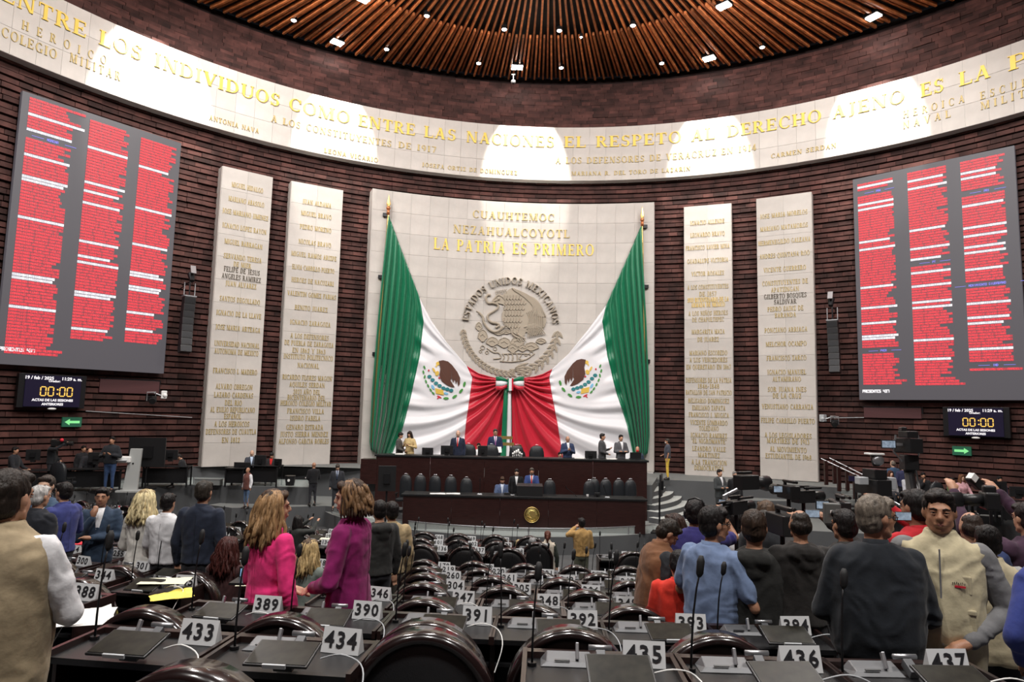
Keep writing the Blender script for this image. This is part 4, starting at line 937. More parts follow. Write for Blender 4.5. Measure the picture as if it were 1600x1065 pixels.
for (xa, xb, xc, xd, m) in ((787.5, 794, 781, 790.5, 'fgreen'), (794, 798.5, 790.5, 799.5, 'fwhite')):
    V = []; nn = 14
    for j in range(nn+1):
        v = j/nn; y = 606+118*v; a = xa+(xc-xa)*v; b = xb+(xd-xb)*v; dsp = .46+.05*math.sin(v*7)
        for i in range(4): V.append(at_wall(a+(b-a)*i/3, y, RF-dsp-.03*math.sin(PI*i/3)))
    o = ob('ribbon_tail', MB().add(V, [(j*4+i, (j+1)*4+i, (j+1)*4+i+1, j*4+i+1) for j in range(nn) for i in range(3)]).xf(binv), M[m], bow, True); o.modifiers.new('thick', 'SOLIDIFY').thickness = .015
# ================================================================ TIERED FLOOR AND DEPUTIES' SEATS
def rowy(yk, x): return yk+(x-1.68)**2/54
P_ = .74
# row: y on the axis, height of the desk top relative to the eye, (number, x of its sign), mic/tablet detail
ROWS = [
 ('A', 3.30, -1.19, [(433, -1.57), (434, -.82), (435, .65), (436, 1.40), (437, 2.11)]),
 ('B', 4.66, -1.43, [(387, -3.85), (388, -3.10), (389, -1.70), (390, -.97), (391, -.23), (392, .49), (393, 1.21), (394, 1.93)]),
 ('C', 6.20, -1.72, [(343, -4.70), (344, -3.95), (345, -3.09), (346, -1.16), (347, -.41), (348, .34), (349, 1.07), (350, 1.80)]),
 ('D', 7.50, -1.94, [(299, -5.85), (300, -5.10), (301, -4.30), (302, -3.54), (303, -2.80), (304, -.59), (305, .15), (306, .89), (307, 1.62)]),
 ('E', 8.85, -2.15, [(253, -7.0), (254, -6.25), (255, -5.5), (256, -4.75), (257, -4.0), (258, -3.3), (259, -2.55), (260, -.72), (261, .02), (262, .76), (263, 1.5), (264, 2.24)]),
 ('F', 10.2, -2.38, [(211, -9.1), (212, -8.35), (213, -7.6), (214, -6.85), (215, -5.1), (216, -4.4), (217, -3.65), (218, -2.85), (219, -.9), (220, -.16), (221, .58), (222, 1.32), (223, 2.06), (224, 2.8)]),
 ('G', 11.3, -2.57, [(169, -9.0), (170, -8.2), (171, -7.4), (172, -6.65), (174, -5.75), (175, -5.0), (176, -4.25), (177, -3.5), (178, -1.07), (179, -.33), (180, .41), (181, 1.15), (182, 1.9), (183, 2.6)]),
 ('H', 13.4, -2.71, [(126, -10.4), (127, -9.65), (128, -8.9), (129, -8.15), (130, -7.4), (131, -5.9), (132, -5.15), (133, -4.4), (134, -3.65), (135, -2.0), (136, -1.3), (137, -.55), (138, .2), (139, 2.3), (140, 3.05)]),
 ('I', 14.7, -2.84, [(91, -11.4), (92, -10.65), (93, -9.9), (94, -9.15), (95, -8.4), (96, -6.2), (97, -5.45), ('098', -3.95), (99, -4.7), (101, -1.5), (102, -.76), (103, -.02), (104, .72)]),
 ('J', 15.9, -2.95, [(58, -12.0), (59, -11.2), (60, -10.4), (61, -9.6), (62, -8.8), (63, -6.6), (64, -5.8), (65, -5.0), (66, -4.2), (68, -1.6), (69, -.86), (70, -.1), (71, .62)]),
 ('K', 17.1, -3.05, [(28, -13.0), (29, -12.2), (30, -11.4), (31, -10.6), (32, -9.8)]),
]
def strip(name, ya, yb, z, x0=-17, x1=17):
    n = 24; A = [(x0+(x1-x0)*i/n, rowy(ya, x0+(x1-x0)*i/n)) for i in range(n+1)]; B = [(x1-(x1-x0)*i/n, rowy(yb, x1-(x1-x0)*i/n)) for i in range(n+1)]
    return slab_poly(name, A+B, 0, z, [M['carpet'], M['carpet_wall']])
ys = [r[1] for r in ROWS]
slab_poly('floor_tier_1', [(-17, -5), (17, -5)]+[(17-34*i/24, rowy(2.0, 17-34*i/24)) for i in range(25)], 0, Z(-1.80), [M['carpet'], M['carpet_wall']])
for k, (nm, y, dz, seats) in enumerate(ROWS):
    strip('floor_tier_%d' % (k+2), 2.0 if k == 0 else ys[k-1]+.24, y+.24, Z(dz-.76))
FZ = [(2.0, -1.80)]+[(r[1]+.24, r[2]-.76) for r in ROWS]
def floor_z(x, y):
    """height of the tiered floor below a point"""
    yk = y-(x-1.68)**2/54
    for k, (ye, z) in enumerate(FZ):
        if yk <= ye: return Z(z)
    return 0.0

# ---- chair with an arched glossy rim
def make_chair():
    t = thing('deputy_chair', None, 'chair')
    A = [(-.295, .40), (-.30, .55), (-.30, .76)]+[(-.30*math.cos(a), .75+.32*math.sin(a)) for a in np.linspace(0, PI, 23)[1:-1]]+[(.30, .76), (.30, .55), (.295, .40)]
    sec = [(0, -.03), (.018, -.05), (.042, -.045), (.052, -.01), (.052, .08), (.035, .10), (0, .10)]
    V = []; n = len(A); k = len(sec)
    for i, (x, z) in enumerate(A):
        p, q = A[max(0, i-1)], A[min(n-1, i+1)]; tx, tz = q[0]-p[0], q[1]-p[1]; L = math.hypot(tx, tz); nx, nz = -tz/L, tx/L
        for r, y in sec: V.append((x+nx*(r-.02), y, z+nz*(r-.02)))
    F = [(i*k+j, i*k+(j+1) % k, (i+1)*k+(j+1) % k, (i+1)*k+j) for i in range(n-1) for j in range(k)]+[tuple(range(k)), tuple(range((n-1)*k, n*k))[::-1]]
    mb = MB().add(V, F); ob('arched_rim', mb, M['chair_wood'], t, True)
    mb = MB(); rings = []
    for s, y in ((1, .06), (.985, .0), (.93, -.018), (.7, -.034), (.35, -.04)):
        rings.append([(x*s, y, .72+(z-.72)*s) for x, z in A])
    V = [p for r in rings for p in r]; F = [(j*n+i, (j+1)*n+i, (j+1)*n+i+1, j*n+i+1) for j in range(len(rings)-1) for i in range(n-1)]
    F += [((j+1)*n+0, j*n+0, j*n+n-1, (j+1)*n+n-1) for j in range(len(rings)-1)]+[tuple(range(4*n, 5*n))[::-1]]
    ob('backrest', mb.add(V, F), M['leather'], t, True)
    ob('seat', MB().box((0, .30, .44), (.5, .48, .12)), M['leather'], t, bevel=.03)
    for s in (-1, 1): ob('armrest', MB().box((s*.27, .26, .66), (.05, .36, .04)).box((s*.27, .38, .55), (.04, .05, .2)), M['chair_wood'], t, bevel=.01)
    ob('pedestal', MB().cyl((0, .28, .04), (0, .28, .4), .035, n=10).cyl((0, .28, 0), (0, .28, .04), .24, .2, 16), M['metal_dark'], t)
    return t
# ---- desk unit
def make_desk():
    t = thing('deputy_desk', None, 'desk')
    ob('desktop', MB().box((0, 0, .745), (P_-.035, .42, .03)), M['desk_top'], t)
    ob('front_panel', MB().box((0, .19, .38), (P_-.04, .03, .70)), M['desk_top'], t)
    ob('raised_ledge', MB().box((0, .175, .775), (P_-.04, .05, .03)), M['desk_edge'], t)
    for s in (-1, 1): ob('side_rail', MB().box((s*(P_/2-.012), -.02, .765), (.022, .46, .05)).box((s*(P_/2-.012), .02, .38), (.02, .36, .74)), M['desk_edge'], t)
    ob('shelf', MB().box((0, -.02, .6), (P_-.05, .34, .02)), M['desk_top'], t)
    return t
def make_terminal():
    t = thing('voting_terminal', None, 'voting terminal')
    mb = MB(); mb.add([(-.16, -.07, 0), (.16, -.07, 0), (.16, .07, 0), (-.16, .07, 0), (-.12, -.045, .022), (.14, -.045, .022), (.14, .06, .05), (-.12, .06, .05)], [(0,3,2,1), (4,5,6,7), (0,1,5,4), (1,2,6,5), (2,3,7,6), (3,0,4,7)])
    ob('wedge_body', mb, M['silver'], t, bevel=.004)
    ob('card_slot', MB().box((-.03, -.05, .032), (.09, .012, .006), 0, .3), M['plastic_black'], t)
    ob('handset', MB().box((.06, -.01, .07), (.02, .03, .09), 0, -.5), M['metal'], t, bevel=.004)
    ob('hinge_arm', MB().box((.20, -.04, .04), (.055, .10, .05), 0, .45), M['silver'], t, bevel=.004)
    ob('hinge_barrel', MB().cyl((.13, .02, .085), (.27, .02, .085), .015, n=10), M['metal'], t, True)
    return t
def make_tablet():
    t = thing('desk_tablet', None, 'tablet')
    ob('body', MB().box((0, 0, 0), (.335, .235, .014)), M['plastic_black'], t, bevel=.004)
    ob('glass', MB().box((0, 0, .0085), (.315, .215, .003)), M['screen'], t)
    ob('clip', MB().box((0, -.122, .004), (.12, .012, .02)), M['plastic_grey'], t)
    ob('holder', MB().box((0, .03, -.05), (.1, .1, .07)), M['plastic_black'], t)
    return t
def make_mic():
    t = thing('gooseneck_microphone', None, 'microphone')
    pts = [(0, 0, 0), (.002, .004, .12), (.008, .01, .25), (.018, .022, .36), (.028, .03, .42)]
    ob('gooseneck', MB().tube(pts, [.006, .0055, .005, .0045, .0045], 8), M['metal_dark'], t, True)
    ob('foam_head', MB().loft([(.028, .03, .41, .008, .008), (.030, .031, .425, .017, .017), (.034, .034, .48, .019, .019), (.036, .036, .505, .010, .010)], 10, e=2), M['black'], t, True)
    ob('base_collar', MB().cyl((0, 0, 0), (0, 0, .015), .022, n=12), M['metal_dark'], t)
    return t
def make_sign():
    t = thing('number_sign', None, 'sign')
    ob('card', MB().add([(-.1, -.035, 0), (.1, -.035, 0), (.1, 0, .115), (-.1, 0, .115), (-.1, .035, 0), (.1, .035, 0)], [(0,1,2,3), (3,2,5,4), (0,3,4), (1,5,2)]), M['sign'], t)
    return t
dcols = bpy.data.objects
def cable_for(loc, rz, seed):
    r = random.Random(seed); mb = MB(); a = r.uniform(.02, .08)
    mb.tube(smooth3([(0, 0, 0), (.1, -.02, .03), (.2, -.08+a, .0), (.24, -.14, -.06), (.2, -.2, -.2)]), .0035, 6)
    return mb
def smooth3(pts, k=4):
    P = [np.array(p, float) for p in [pts[0]]+list(pts)+[pts[-1]]]; out = []
    for i in range(1, len(P)-2):
        for j in range(k):
            t = j/k; a, b, c, d = P[i-1], P[i], P[i+1], P[i+2]
            out.append(.5*((2*b)+(c-a)*t+(2*a-5*b+4*c-d)*t*t+(3*b-a-3*c+d)*t**3))
    out.append(P[-2]); return out
protos = {k: reg(f()) for k, f in dict(chair=make_chair, desk=make_desk, term=make_terminal, tab=make_tablet, mic=make_mic, sign=make_sign).items()}
used_p = set()
def put(kind, x, y, z, rz, label, group, tilt=None, sc=None):
    if kind in used_p: o = copy_tree(protos[kind])
    else: o = protos[kind]; used_p.add(kind)
    o.location = (x, y, z); o.rotation_euler = (tilt or 0, 0, rz); o['label'] = label; o['group'] = group
    if sc: o.scale = sc
    return o
rs = random.Random(21)
DG = {}
for q in '0123456789':
    me_ = font_mesh(q, .104, .0008, .0019); DG[q] = (np.array([v.co[:] for v in me_.vertices]), [tuple(p.vertices) for p in me_.polygons])
def digits_ob(s, parent):
    mb = MB()
    for k, q in enumerate(s): mb.add(DG[q][0]+np.array([(k-1)*.060, 0, 0]), DG[q][1])
    o = ob('digits', mb, M['ink'], parent, loc=(0, -.0215, .058)); o.rotation_euler = (math.radians(73), 0, 0); return o
NOSIGN = {437: 0}
def seat_yaw(x): return math.atan2((x-1.68)*2/54, 1)
DW = 'zero one two three four five six seven eight nine'.split()
prev = 2.2
for rn, yk, dz, seats in ROWS:
    coff = -min(1.08, yk-prev-.25) if rn != 'A' else -1.08; prev = yk
    for num, x in seats:
        n = str(num); wn = ' '.join(DW[int(q)] for q in n.zfill(3)); near = rn in 'ABCDEF'
        ux = x-.2; y = rowy(yk, ux); rz = seat_yaw(ux); fz = Z(dz-.76); dt = Z(dz)+.0
        px, py = to_px((ux, y, dt))
        c, s = math.cos(rz), math.sin(rz)
        def W(lx, ly): return ux+lx*c-ly*s, y+lx*s+ly*c
        put('desk', ux, y, fz, rz, 'black desk unit with brown rails carrying number %s' % wn, 'deputies desks in curved rows')
        if rn != 'A' or num in (433, 434):
            cxx, cyy = W(.10, coff+rs.uniform(-.03, .04)); put('chair', cxx, cyy, fz, rz+rs.uniform(-.06, .06), 'black arch-backed chair with glossy brown rim drawn up to desk %s' % wn, 'arch-backed deputies chairs')
        tx, ty = W(-.155, .09); put('term', tx, ty, fz+.762, rz, 'silver voting terminal on desk %s' % wn, 'voting terminals on the desks', sc=(.8, .8, .85))
        tx, ty = W(.045+rs.uniform(-.02, .02), -.21); put('tab', tx, ty, fz+.845, rz+rs.uniform(-.06, .08), 'black tablet tilted on its holder at desk %s' % wn, 'tablets on the deputies desks', rs.uniform(.22, .34), sc=(.87, .84, .9))
        mx, my = W(-.322, .05); m = put('mic', mx, my, fz+.762, rz+rs.uniform(-1.2, 1.2), 'black gooseneck microphone rising from desk %s' % wn, 'gooseneck microphones on the desks', sc=(1, 1, rs.uniform(.92, 1.08)))
        sx, sy = W(.22+rs.uniform(-.02, .02), .10); sg = put('sign', sx, sy, fz+.762, rz+rs.uniform(-.14, .1), 'white number sign reading %s' % wn, 'number signs on the deputies desks')
        if sg.name not in KIDS or True:
            d = digits_ob(n.zfill(3), sg)
        if rn in 'ABC':
            tx, ty = W(.20, -.17); o = ob('tablet_cable', cable_for(None, 0, num), M['white'] if num % 2 else M['plastic_grey'], loc=(tx, ty, fz+.82), label='thin pale cable curling from the tablet at desk %s' % wn, cat='cable', group='cables of the desk tablets'); o.rotation_euler = (0, 0, rz)
# the chair standing in the gap of the first full row
put('chair', -.38, 3.32, Z(-2.19), 0, 'large black arch-backed chair standing clear in the gap of the front row', 'arch-backed deputies chairs', sc=(1.05, 1, 1.06))
# loose papers, folders, bottles and laptops on the desks
def paper(name, label, cat, px, py, rel, w_, d_, m, rz=0, curl=.02, sheets=1):
    P = at_z(px, py, Z(rel)); mb = MB(); n = 6
    for q in range(sheets):
        V = []; a = q*.14
        for j in range(n+1):
            for i in range(n+1):
                u, v = (i/n-.5)*w_, (j/n-.5)*d_; V.append((u*math.cos(a)-v*math.sin(a), u*math.sin(a)+v*math.cos(a), .004+q*.004+curl*abs(math.sin(i*.9+q)*math.sin(j*.8))*(i/n)))
        mb.add(V, [(j*(n+1)+i, j*(n+1)+i+1, (j+1)*(n+1)+i+1, (j+1)*(n+1)+i) for j in range(n) for i in range(n)])
    o = ob(name, mb, M[m], loc=tuple(P), label=label, cat=cat); o.rotation_euler = (0, 0, rz); o.modifiers.new('thick', 'SOLIDIFY').thickness = .002; return o
paper('paper_sheets', 'crumpled white paper sheets on desk beside man in beige vest', 'paper', 118, 968, -1.42, .42, .32, 'paper', .3, .03, 3)
paper('document_pad', 'pale green document on the tablet stand left of sign 345', 'paper', 258, 908, -1.62, .42, .22, 'cream_paper', .1, .012)
paper('yellow_folder', 'yellow folder with loose sheets on desk below sign 345', 'folder', 268, 932, -1.70, .34, .2, 'yellow', .5, .05, 2)
paper('paper_sheets', 'small white sheet on desk near sign 389', 'paper', 395, 912, -1.70, .3, .16, 'cream_paper', .2, .02)
paper('open_magazine', 'cream magazine lying on desk among far seats below the man with hand on chin', 'magazine', 163, 818, -2.5, .6, .3, 'cream_paper', 0, .03)
paper('notebook', 'olive notebook lying on desk beside sign 098', 'notebook', 508, 842, -2.82, .45, .3, 'cream_paper', 0, .01)
def red_doc(px, py, rel, label):
    P = at_z(px, py, Z(rel)); o = ob('red_leaflet', MB().box((0, 0, 0), (.34, .24, .012)), M['e_red'], loc=tuple(P), label=label, cat='leaflet', group='red leaflets on the desks'); o.rotation_euler = (0, 0, .3)
red_doc(98, 842, -2.2, 'red leaflet on a desk near sign 213'); red_doc(138, 848, -2.12, 'red and blue leaflet on a desk beside sign 214'); red_doc(232, 880, -1.92, 'red leaflet on desk beside sign 301')
def laptop(px, py, D, label, w_=.36, rz=0, m='blue_glow', zoff=0, face=1, lh=.24):
    P = at_d(px, py, D); t = thing('laptop', label, 'laptop', P, rz)
    ob('keyboard_base', MB().box((0, -.12*face, .01), (w_, .24, .02)), M['plastic_black'], t); ob('lid', MB().box((0, 0, lh/2+.01), (w_, .015, lh), 0, -.12*face), M['plastic_black'], t)
    ob('screen', MB().box((0, -.010*face, lh/2+.01), (w_-.03, .006, lh-.03), 0, -.12*face), M[m], t); return t
laptop(204, 847, 8.9, 'open laptop with glowing blue screen in front of blonde woman in white', w_=.24, lh=.13); laptop(385, 904, 6.6, 'small open laptop with bright screen beside the woman in pink', w_=.14, lh=.10)
def bottle(px, py, D, label, cap='e_red', h=.2):
    P = at_d(px, py, D); t = thing('water_bottle', label, 'bottle', P)
    ob('bottle_body', MB().loft([(0, 0, 0, .03, .03), (0, 0, h*.65, .032, .032), (0, 0, h*.85, .013, .013), (0, 0, h*.95, .013, .013)], 10, e=2), M['white'], t, True); ob('cap', MB().cyl((0, 0, h*.93), (0, 0, h), .015, n=10), M[cap], t)
bottle(162, 808, 12.5, 'white bottle on desk below the man with hand on chin', h=.3); bottle(184, 818, 12.0, 'pink capped bottle on desk near woman in white blouse', h=.3)

# ================================================================ ROSTRUM
def rostrum(name, label, x0, x1, D, ztop, zbot, depth, over=.06):
    t = thing(name, label, 'rostrum', ((x0+x1)/2, D, zbot)); w_ = x1-x0; H = ztop-zbot
    n = 5
    for i in range(n): ob('front_board', MB().box((-w_/2+w_*(i+.5)/n, 0, H/2-.03), (w_/n-.008, .06, H-.06)), M['wood_dark'], t)
    for s in (-1, 1): ob('end_board', MB().box((s*(w_/2-.03), depth/2, H/2-.03), (.06, depth, H-.06)), M['wood_dark'], t)
    ob('black_top', MB().box((0, depth/2-over/2, H-.035), (w_+.12, depth+over, .07)), M['desk_top'], t, bevel=.008)
    return t
up = rostrum('upper_rostrum', 'long upper rostrum of dark mahogany under the flags', -4.9, 5.08, 25.5, Z(-1.62), DZ, .75)
lo = rostrum('lower_rostrum', 'long lower rostrum of dark mahogany bearing a round gold seal', -3.43, 4.47, 22.7, Z(-2.69), DZ, .8)
ob('side_step', MB().box((-5.25, .2, 1.55), (.6, .5, .9)), M['wood_dark'], up)
slab_poly('floor_rostrum', [(-3.4, 23.3), (4.4, 23.3), (4.4, 25.45), (-4.6, 25.45)], DZ, Z(-3.5), [M['carpet'], M['carpet_wall']])
# gold seal on the lower rostrum
g = thing('gold_seal', 'round gold seal on the front of the lower rostrum', 'seal', at_d(831, 804, 22.62))
ob('disc', MB().cyl((0, .0, 0), (0, .04, 0), .25, n=32), M['seal_gold'], g, True)
mb = MB(); mb.tube([(.24*math.cos(a), -.01, .24*math.sin(a)) for a in np.linspace(0, 2*PI, 33)], .012, 6).tube([(.19*math.cos(a), -.01, .19*math.sin(a)) for a in np.linspace(0, 2*PI, 33)], .006, 6); ob('rim', mb, M['brass'], g)
mb = MB(); fn = lambda u, v, d: ((v)*math.cos(u), -.005-d, (v)*math.sin(u)); letters(mb, S1, math.radians(190), math.radians(-10), .198, .03, fn, .006, tr=.16); ob('seal_lettering', mb, M['wood_dark'], g)
mb = MB(); fn = lambda u, v, d: (u, -.005-d, v)
mb.prism([(-.1, .08), (-.05, .12), (.02, .13), (.1, .1), (.13, .02), (.12, -.06), (.04, -.1), (.0, -.05), (-.05, -.02), (-.04, .05)][::-1], 0, .012, fn); mb.tube([(-.12, -.02, .03), (-.14, -.02, -.04), (-.08, -.02, -.07), (0, -.02, -.1)], .01, 6)
for k in range(9): a = PI+k*PI/8; mb.box((.15*math.cos(a), -.012, .15*math.sin(a)), (.045, .012, .02), 0, 0, 0, -a)
ob('eagle_relief', mb, M['brass'], g)
def office_chair(label, x, y, z, rz=PI, tall=1.28, wd=.42):
    t = thing('office_chair', label, 'chair', (x, y, z), rz, 'padded chairs of the rostrum'); k = tall/1.28
    prof = [(-.9, 0), (-1, .12), (-1, .45), (-.96, .62), (-.8, .76), (-.5, .84), (0, .86), (.5, .84), (.8, .76), (.96, .62), (1, .45), (1, .12), (.9, 0)]
    A = [(a*wd/2, .46*k+b*(tall-.46*k)/.86) for a, b in prof]; n = len(A); rings = []; cz = .46+.4*(tall-.46)
    for s, y_ in ((.93, -.06), (1, -.02), (1, .04), (.92, .07), (.5, .085)): rings.append([(x_*s, y_, cz+(z_-cz)*s) for x_, z_ in A])
    V = [p for r in rings for p in r]; F = [(j*n+i, (j+1)*n+i, (j+1)*n+(i+1) % n, j*n+(i+1) % n) for j in range(4) for i in range(n)]+[tuple(range(n)), tuple(range(4*n, 5*n))[::-1]]
    ob('backrest', MB().add(V, F), M['leather_blue'], t, True); ob('seat', MB().box((0, .28, .46*k), (.46, .46, .1)), M['leather_blue'], t, bevel=.03)
    for s in (-1, 1): ob('armrest', MB().box((s*.25, .26, .66*k), (.05, .3, .035)).box((s*.25, .3, .56*k), (.035, .04, .2)), M['plastic_black'], t)
    ob('grip_loop', MB().tube([(-.06, .0, tall-.01), (-.05, 0, tall+.03), (.05, 0, tall+.03), (.06, 0, tall-.01)], .008, 6), M['metal'], t)
    ob('pedestal', MB().cyl((0, .25, .08), (0, .25, .42), .03, n=8), M['metal'], t)
    mb = MB()
    for q in range(5): a = 2*PI*q/5; mb.box((.14*math.cos(a), .25+.14*math.sin(a), .07), (.28, .04, .035), a)
    ob('star_base', mb, M['metal_dark'], t); return t
M['leather_blue'] = mat('slate_leather', (.013, .015, .018), .4, bump=.1, bscale=120)
LZ = Z(-3.5)
for px, D, lb in ((642, 24.3, 'padded chair nearest the monitor pole on the lower rostrum'), (664, 24.3, 'second padded chair from the monitor pole on the lower rostrum'), (687, 24.2, 'padded chair behind the white papers, third from the monitor pole'), (711, 24.1, 'padded chair behind the white papers, fourth from the monitor pole'),
               (735, 23.6, 'padded chair beside thin desk microphone and left of the seated man in blue'), (863, 23.6, 'padded chair just past the man with the red tie'), (924, 23.6, 'padded chair behind the white cup on lower rostrum'), (931, 24.4, 'padded chair half hidden behind the chair with the white cup'), (949, 24.3, 'padded chair behind slanting desk microphone'), (969, 24.3, 'padded chair second from the right end of the lower rostrum'), (987, 24.3, 'padded chair at the right end of the lower rostrum')):
    office_chair(lb, (px-800)/FPX*D, D, LZ, PI+rs.uniform(-.15, .15))
for px, lb in ((737, 'padded chair beside man standing in navy suit on upper rostrum'), (772, 'padded chair in front of man at the brass rail'), (811, 'padded chair of the seated woman behind the glassware'), (842, 'padded chair beside the glassware on upper rostrum')):
    office_chair(lb, (px-800)/FPX*26.6, 26.6, ST, PI, 1.33, .58)
def mon(name, label, px, py, D, w_, h_, back=True, rz=0, pole=0, cat='monitor', m=None):
    P = at_d(px, py, D); t = thing(name, label, cat, P, rz)
    ob('casing', MB().box((0, 0, h_/2), (w_, .05, h_)), M['plastic_black'], t, bevel=.008)
    if back: ob('rear_mount', MB().box((0, -.05, h_/2), (w_*.35, .06, h_*.4)), M['metal_dark'], t)
    else: ob('screen', MB().box((0, -.028, h_/2), (w_*.93, .006, h_*.88)), M[m or 'screen'], t)
    if pole: ob('pole', MB().cyl((0, .05, -pole), (0, .05, h_*.6), .03, n=10), M['metal_dark'], t); ob('foot_plate', MB().box((0, .05, -pole+.02), (.6, .5, .04)), M['metal_dark'], t)
    else: ob('stand', MB().box((0, .04, -.03), (w_*.3, .12, .06)), M['plastic_black'], t)
    return t
mon('monitor_on_pole', 'black monitor seen from behind on a pole beside the rostrum steps', 604, 767, 22.2, .56, .80, True, .12, 1.22)
mon('monitor_on_pole', 'black monitor seen edge-on, on a pole beside the eastern rostrum steps', 1033, 775, 22.4, .56, .70, True, 1.25, 1.15)
mon('desk_monitor', 'black monitor back on upper rostrum beside the woman in beige coat', 668, 710, 25.9, .42, .26); mon('desk_monitor', 'grey-backed monitor beside the man standing in navy suit', 698, 710, 25.9, .46, .34, rz=.3)
mon('desk_monitor', 'black monitor with sockets between two padded chairs on upper rostrum', 754, 712, 25.8, .36, .38); mon('desk_monitor', 'black monitor back on upper rostrum beside man with joined hands', 923, 716, 25.8, .44, .28)
laptop(993, 717, 25.8, 'pale laptop in front of seated bald man with red mask', .42, m='plastic_grey', face=-1)
def desk_mic(px, py, D, dx, h, label):
    P = at_d(px, py, D); t = thing('desk_microphone', label, 'microphone', P, 0, 'thin microphones on the lower rostrum')
    ob('base', MB().cyl((0, 0, 0), (0, 0, .03), .09, .07, 14), M['plastic_grey'], t); ob('stem', MB().tube([(0, 0, .02), (dx*.4, 0, h*.5), (dx, -.02, h)], .009, 6), M['metal_dark'], t); ob('capsule', MB().cyl((dx, -.02, h-.02), (dx*1.06, -.03, h+.07), .014, n=8), M['metal_dark'], t)
TD = 23.0
desk_mic(749.5, 772, TD, .0, .46, 'thin upright microphone beside padded chair and seated man in blue'); desk_mic(801, 774, TD, .02, .4, 'thin upright microphone in front of man in dark jacket'); desk_mic(902, 777, TD, -.36, .3, 'slanting microphone on empty stretch past the lectern'); desk_mic(949, 777, TD, -.12, .34, 'slightly slanting microphone near the white cup')
t = thing('lectern_box', 'dark lectern box on the lower rostrum before man with red tie', 'lectern', ((833-800)/FPX*22.7, 22.75, Z(-2.69)))
ob('front_board', MB().box((0, 0, .16), (.84, .06, .33)), M['plastic_black'], t); ob('sloped_top', MB().box((0, .22, .33), (.84, .5, .03), 0, .12), M['plastic_black'], t)
for s in (-1, 1): ob('side_board', MB().box((s*.41, .22, .15), (.03, .44, .3)), M['plastic_black'], t)
for px, lb in ((792, 'small black console in front of seated man in blue'), (933, 'small black console beside the white cup')):
    mon('console', lb, px, 775, 23.1, .2, .12, cat='console')
P = at_d(918, 776, 23.1); t = thing('cup', 'white cup and saucer on the lower rostrum', 'cup', P); ob('cup_body', MB().cyl((0, 0, .01), (0, 0, .08), .035, .045, 12), M['white'], t); ob('saucer', MB().cyl((0, 0, 0), (0, 0, .01), .08, n=14), M['white'], t)
for px, w_, lb in ((684, .5, 'white papers spread before the third padded chair'), (708, .45, 'white papers spread before the fourth padded chair')): paper('paper_sheets', lb, 'paper', px, 771, -2.69, w_, .3, 'paper', .05, .01, 2)
for px, lb in ((625, 'papers before the man and woman conferring on the upper rostrum'), (905, 'papers beside man with joined hands on the upper rostrum'), (955, 'papers between two men in grey suits on the upper rostrum')): 
    P = at_d(px, 712, 25.75); o = ob('paper_sheets', MB().box((0, 0, 0), (.35, .25, .02)).box((.04, .02, .015), (.33, .24, .012), .2), M['paper'], loc=(P[0], 25.75, Z(-1.61)), label=lb, cat='paper')
t = thing('glassware', 'cluster of crystal glasses and silver bell on upper rostrum', 'glassware', ((812-800)/FPX*25.7, 25.7, Z(-1.62)))
for i, (x, h) in enumerate(((-.16, .16), (-.1, .22), (-.03, .26), (.04, .3), (.1, .2), (.17, .15))): ob('glass', MB().cyl((x, .02*(i % 2), 0), (x, .02*(i % 2), h*.4), .012, n=8).loft([(x, .02*(i % 2), h*.4, .014, .014), (x, .02*(i % 2), h*.7, .035, .035), (x, .02*(i % 2), h, .03, .03)], 10, e=2), M['white'], t, True)
t = thing('brass_rail', 'two brass bars of a stand beside the man at the podium', 'stand', ((793-800)/FPX*27.3, 27.3, ST))
for z_, x_ in ((1.33, .02), (1.58, -.05)): ob('brass_bar', MB().box((x_, 0, z_), (.68, .06, .12)), M['brass'], t)
for s in (-1, 1): ob('upright', MB().box((s*.2, .03, .8), (.04, .04, 1.6)), M['metal_dark'], t)
# ---- side stage with kiosk, desks and monitors (beside the slab headed MIGUEL HIDALGO)
def table(label, px0, px1, D, ztop, zf, depth=.7, rz=0):
    x0, x1 = (px0-800)/FPX*D, (px1-800)/FPX*D; t = thing('office_desk', label, 'desk', ((x0+x1)/2, D, zf), rz, None); w_ = (x1-x0); H = ztop-zf
    ob('desktop', MB().box((0, depth/2, H-.02), (w_, depth, .04)), M['desk_top'], t, bevel=.006); ob('modesty_panel', MB().box((0, .12, H*.55), (w_-.1, .02, H*.7)), M['desk_top'], t)
    for a in (-1, 1):
        for b in (.05, depth-.05): ob('leg', MB().box((a*(w_/2-.04), b, H/2-.02), (.05, .05, H-.04)), M['desk_top'], t)
    return t
table('long black desk behind cameraman on the side stage', 20, 108, 22.6, LS+.74, LS, rz=.3); table('black desk with printer beside photographer in black jacket', 118, 200, 23.3, LS+.76, LS, rz=.25); table('black desk strewn with cables behind the grey kiosk', 238, 304, 25.0, LS+.76, LS, rz=.2)
table('black desk with screens in front of slab headed MIGUEL HIDALGO', 392, 444, 26.0, LS+.78, LS); table('small black desk with laptop stand in front of brown-vested man', 362, 392, 25.6, LS+.7, LS)
D = 23.6; P = ((220-800)/FPX*D, D, LS); t = thing('kiosk', 'tall pale grey kiosk slab on the side stage', 'kiosk', P, .15)
mb = MB(); mb.add([(-.26, 0, .05), (.20, 0, .05), (.26, 0, 1.45), (-.10, 0, 1.45), (-.26, .12, .05), (.20, .12, .05), (.26, .12, 1.45), (-.10, .12, 1.45)], [(0,1,2,3), (7,6,5,4), (0,4,5,1), (1,5,6,2), (2,6,7,3), (3,7,4,0)]); ob('slab_body', mb, M['kiosk_paint'] if 'kiosk_paint' in M else M.setdefault('kiosk_paint', mat('kiosk_paint', (.42, .43, .42), .45, bump=.05)), t, bevel=.01)
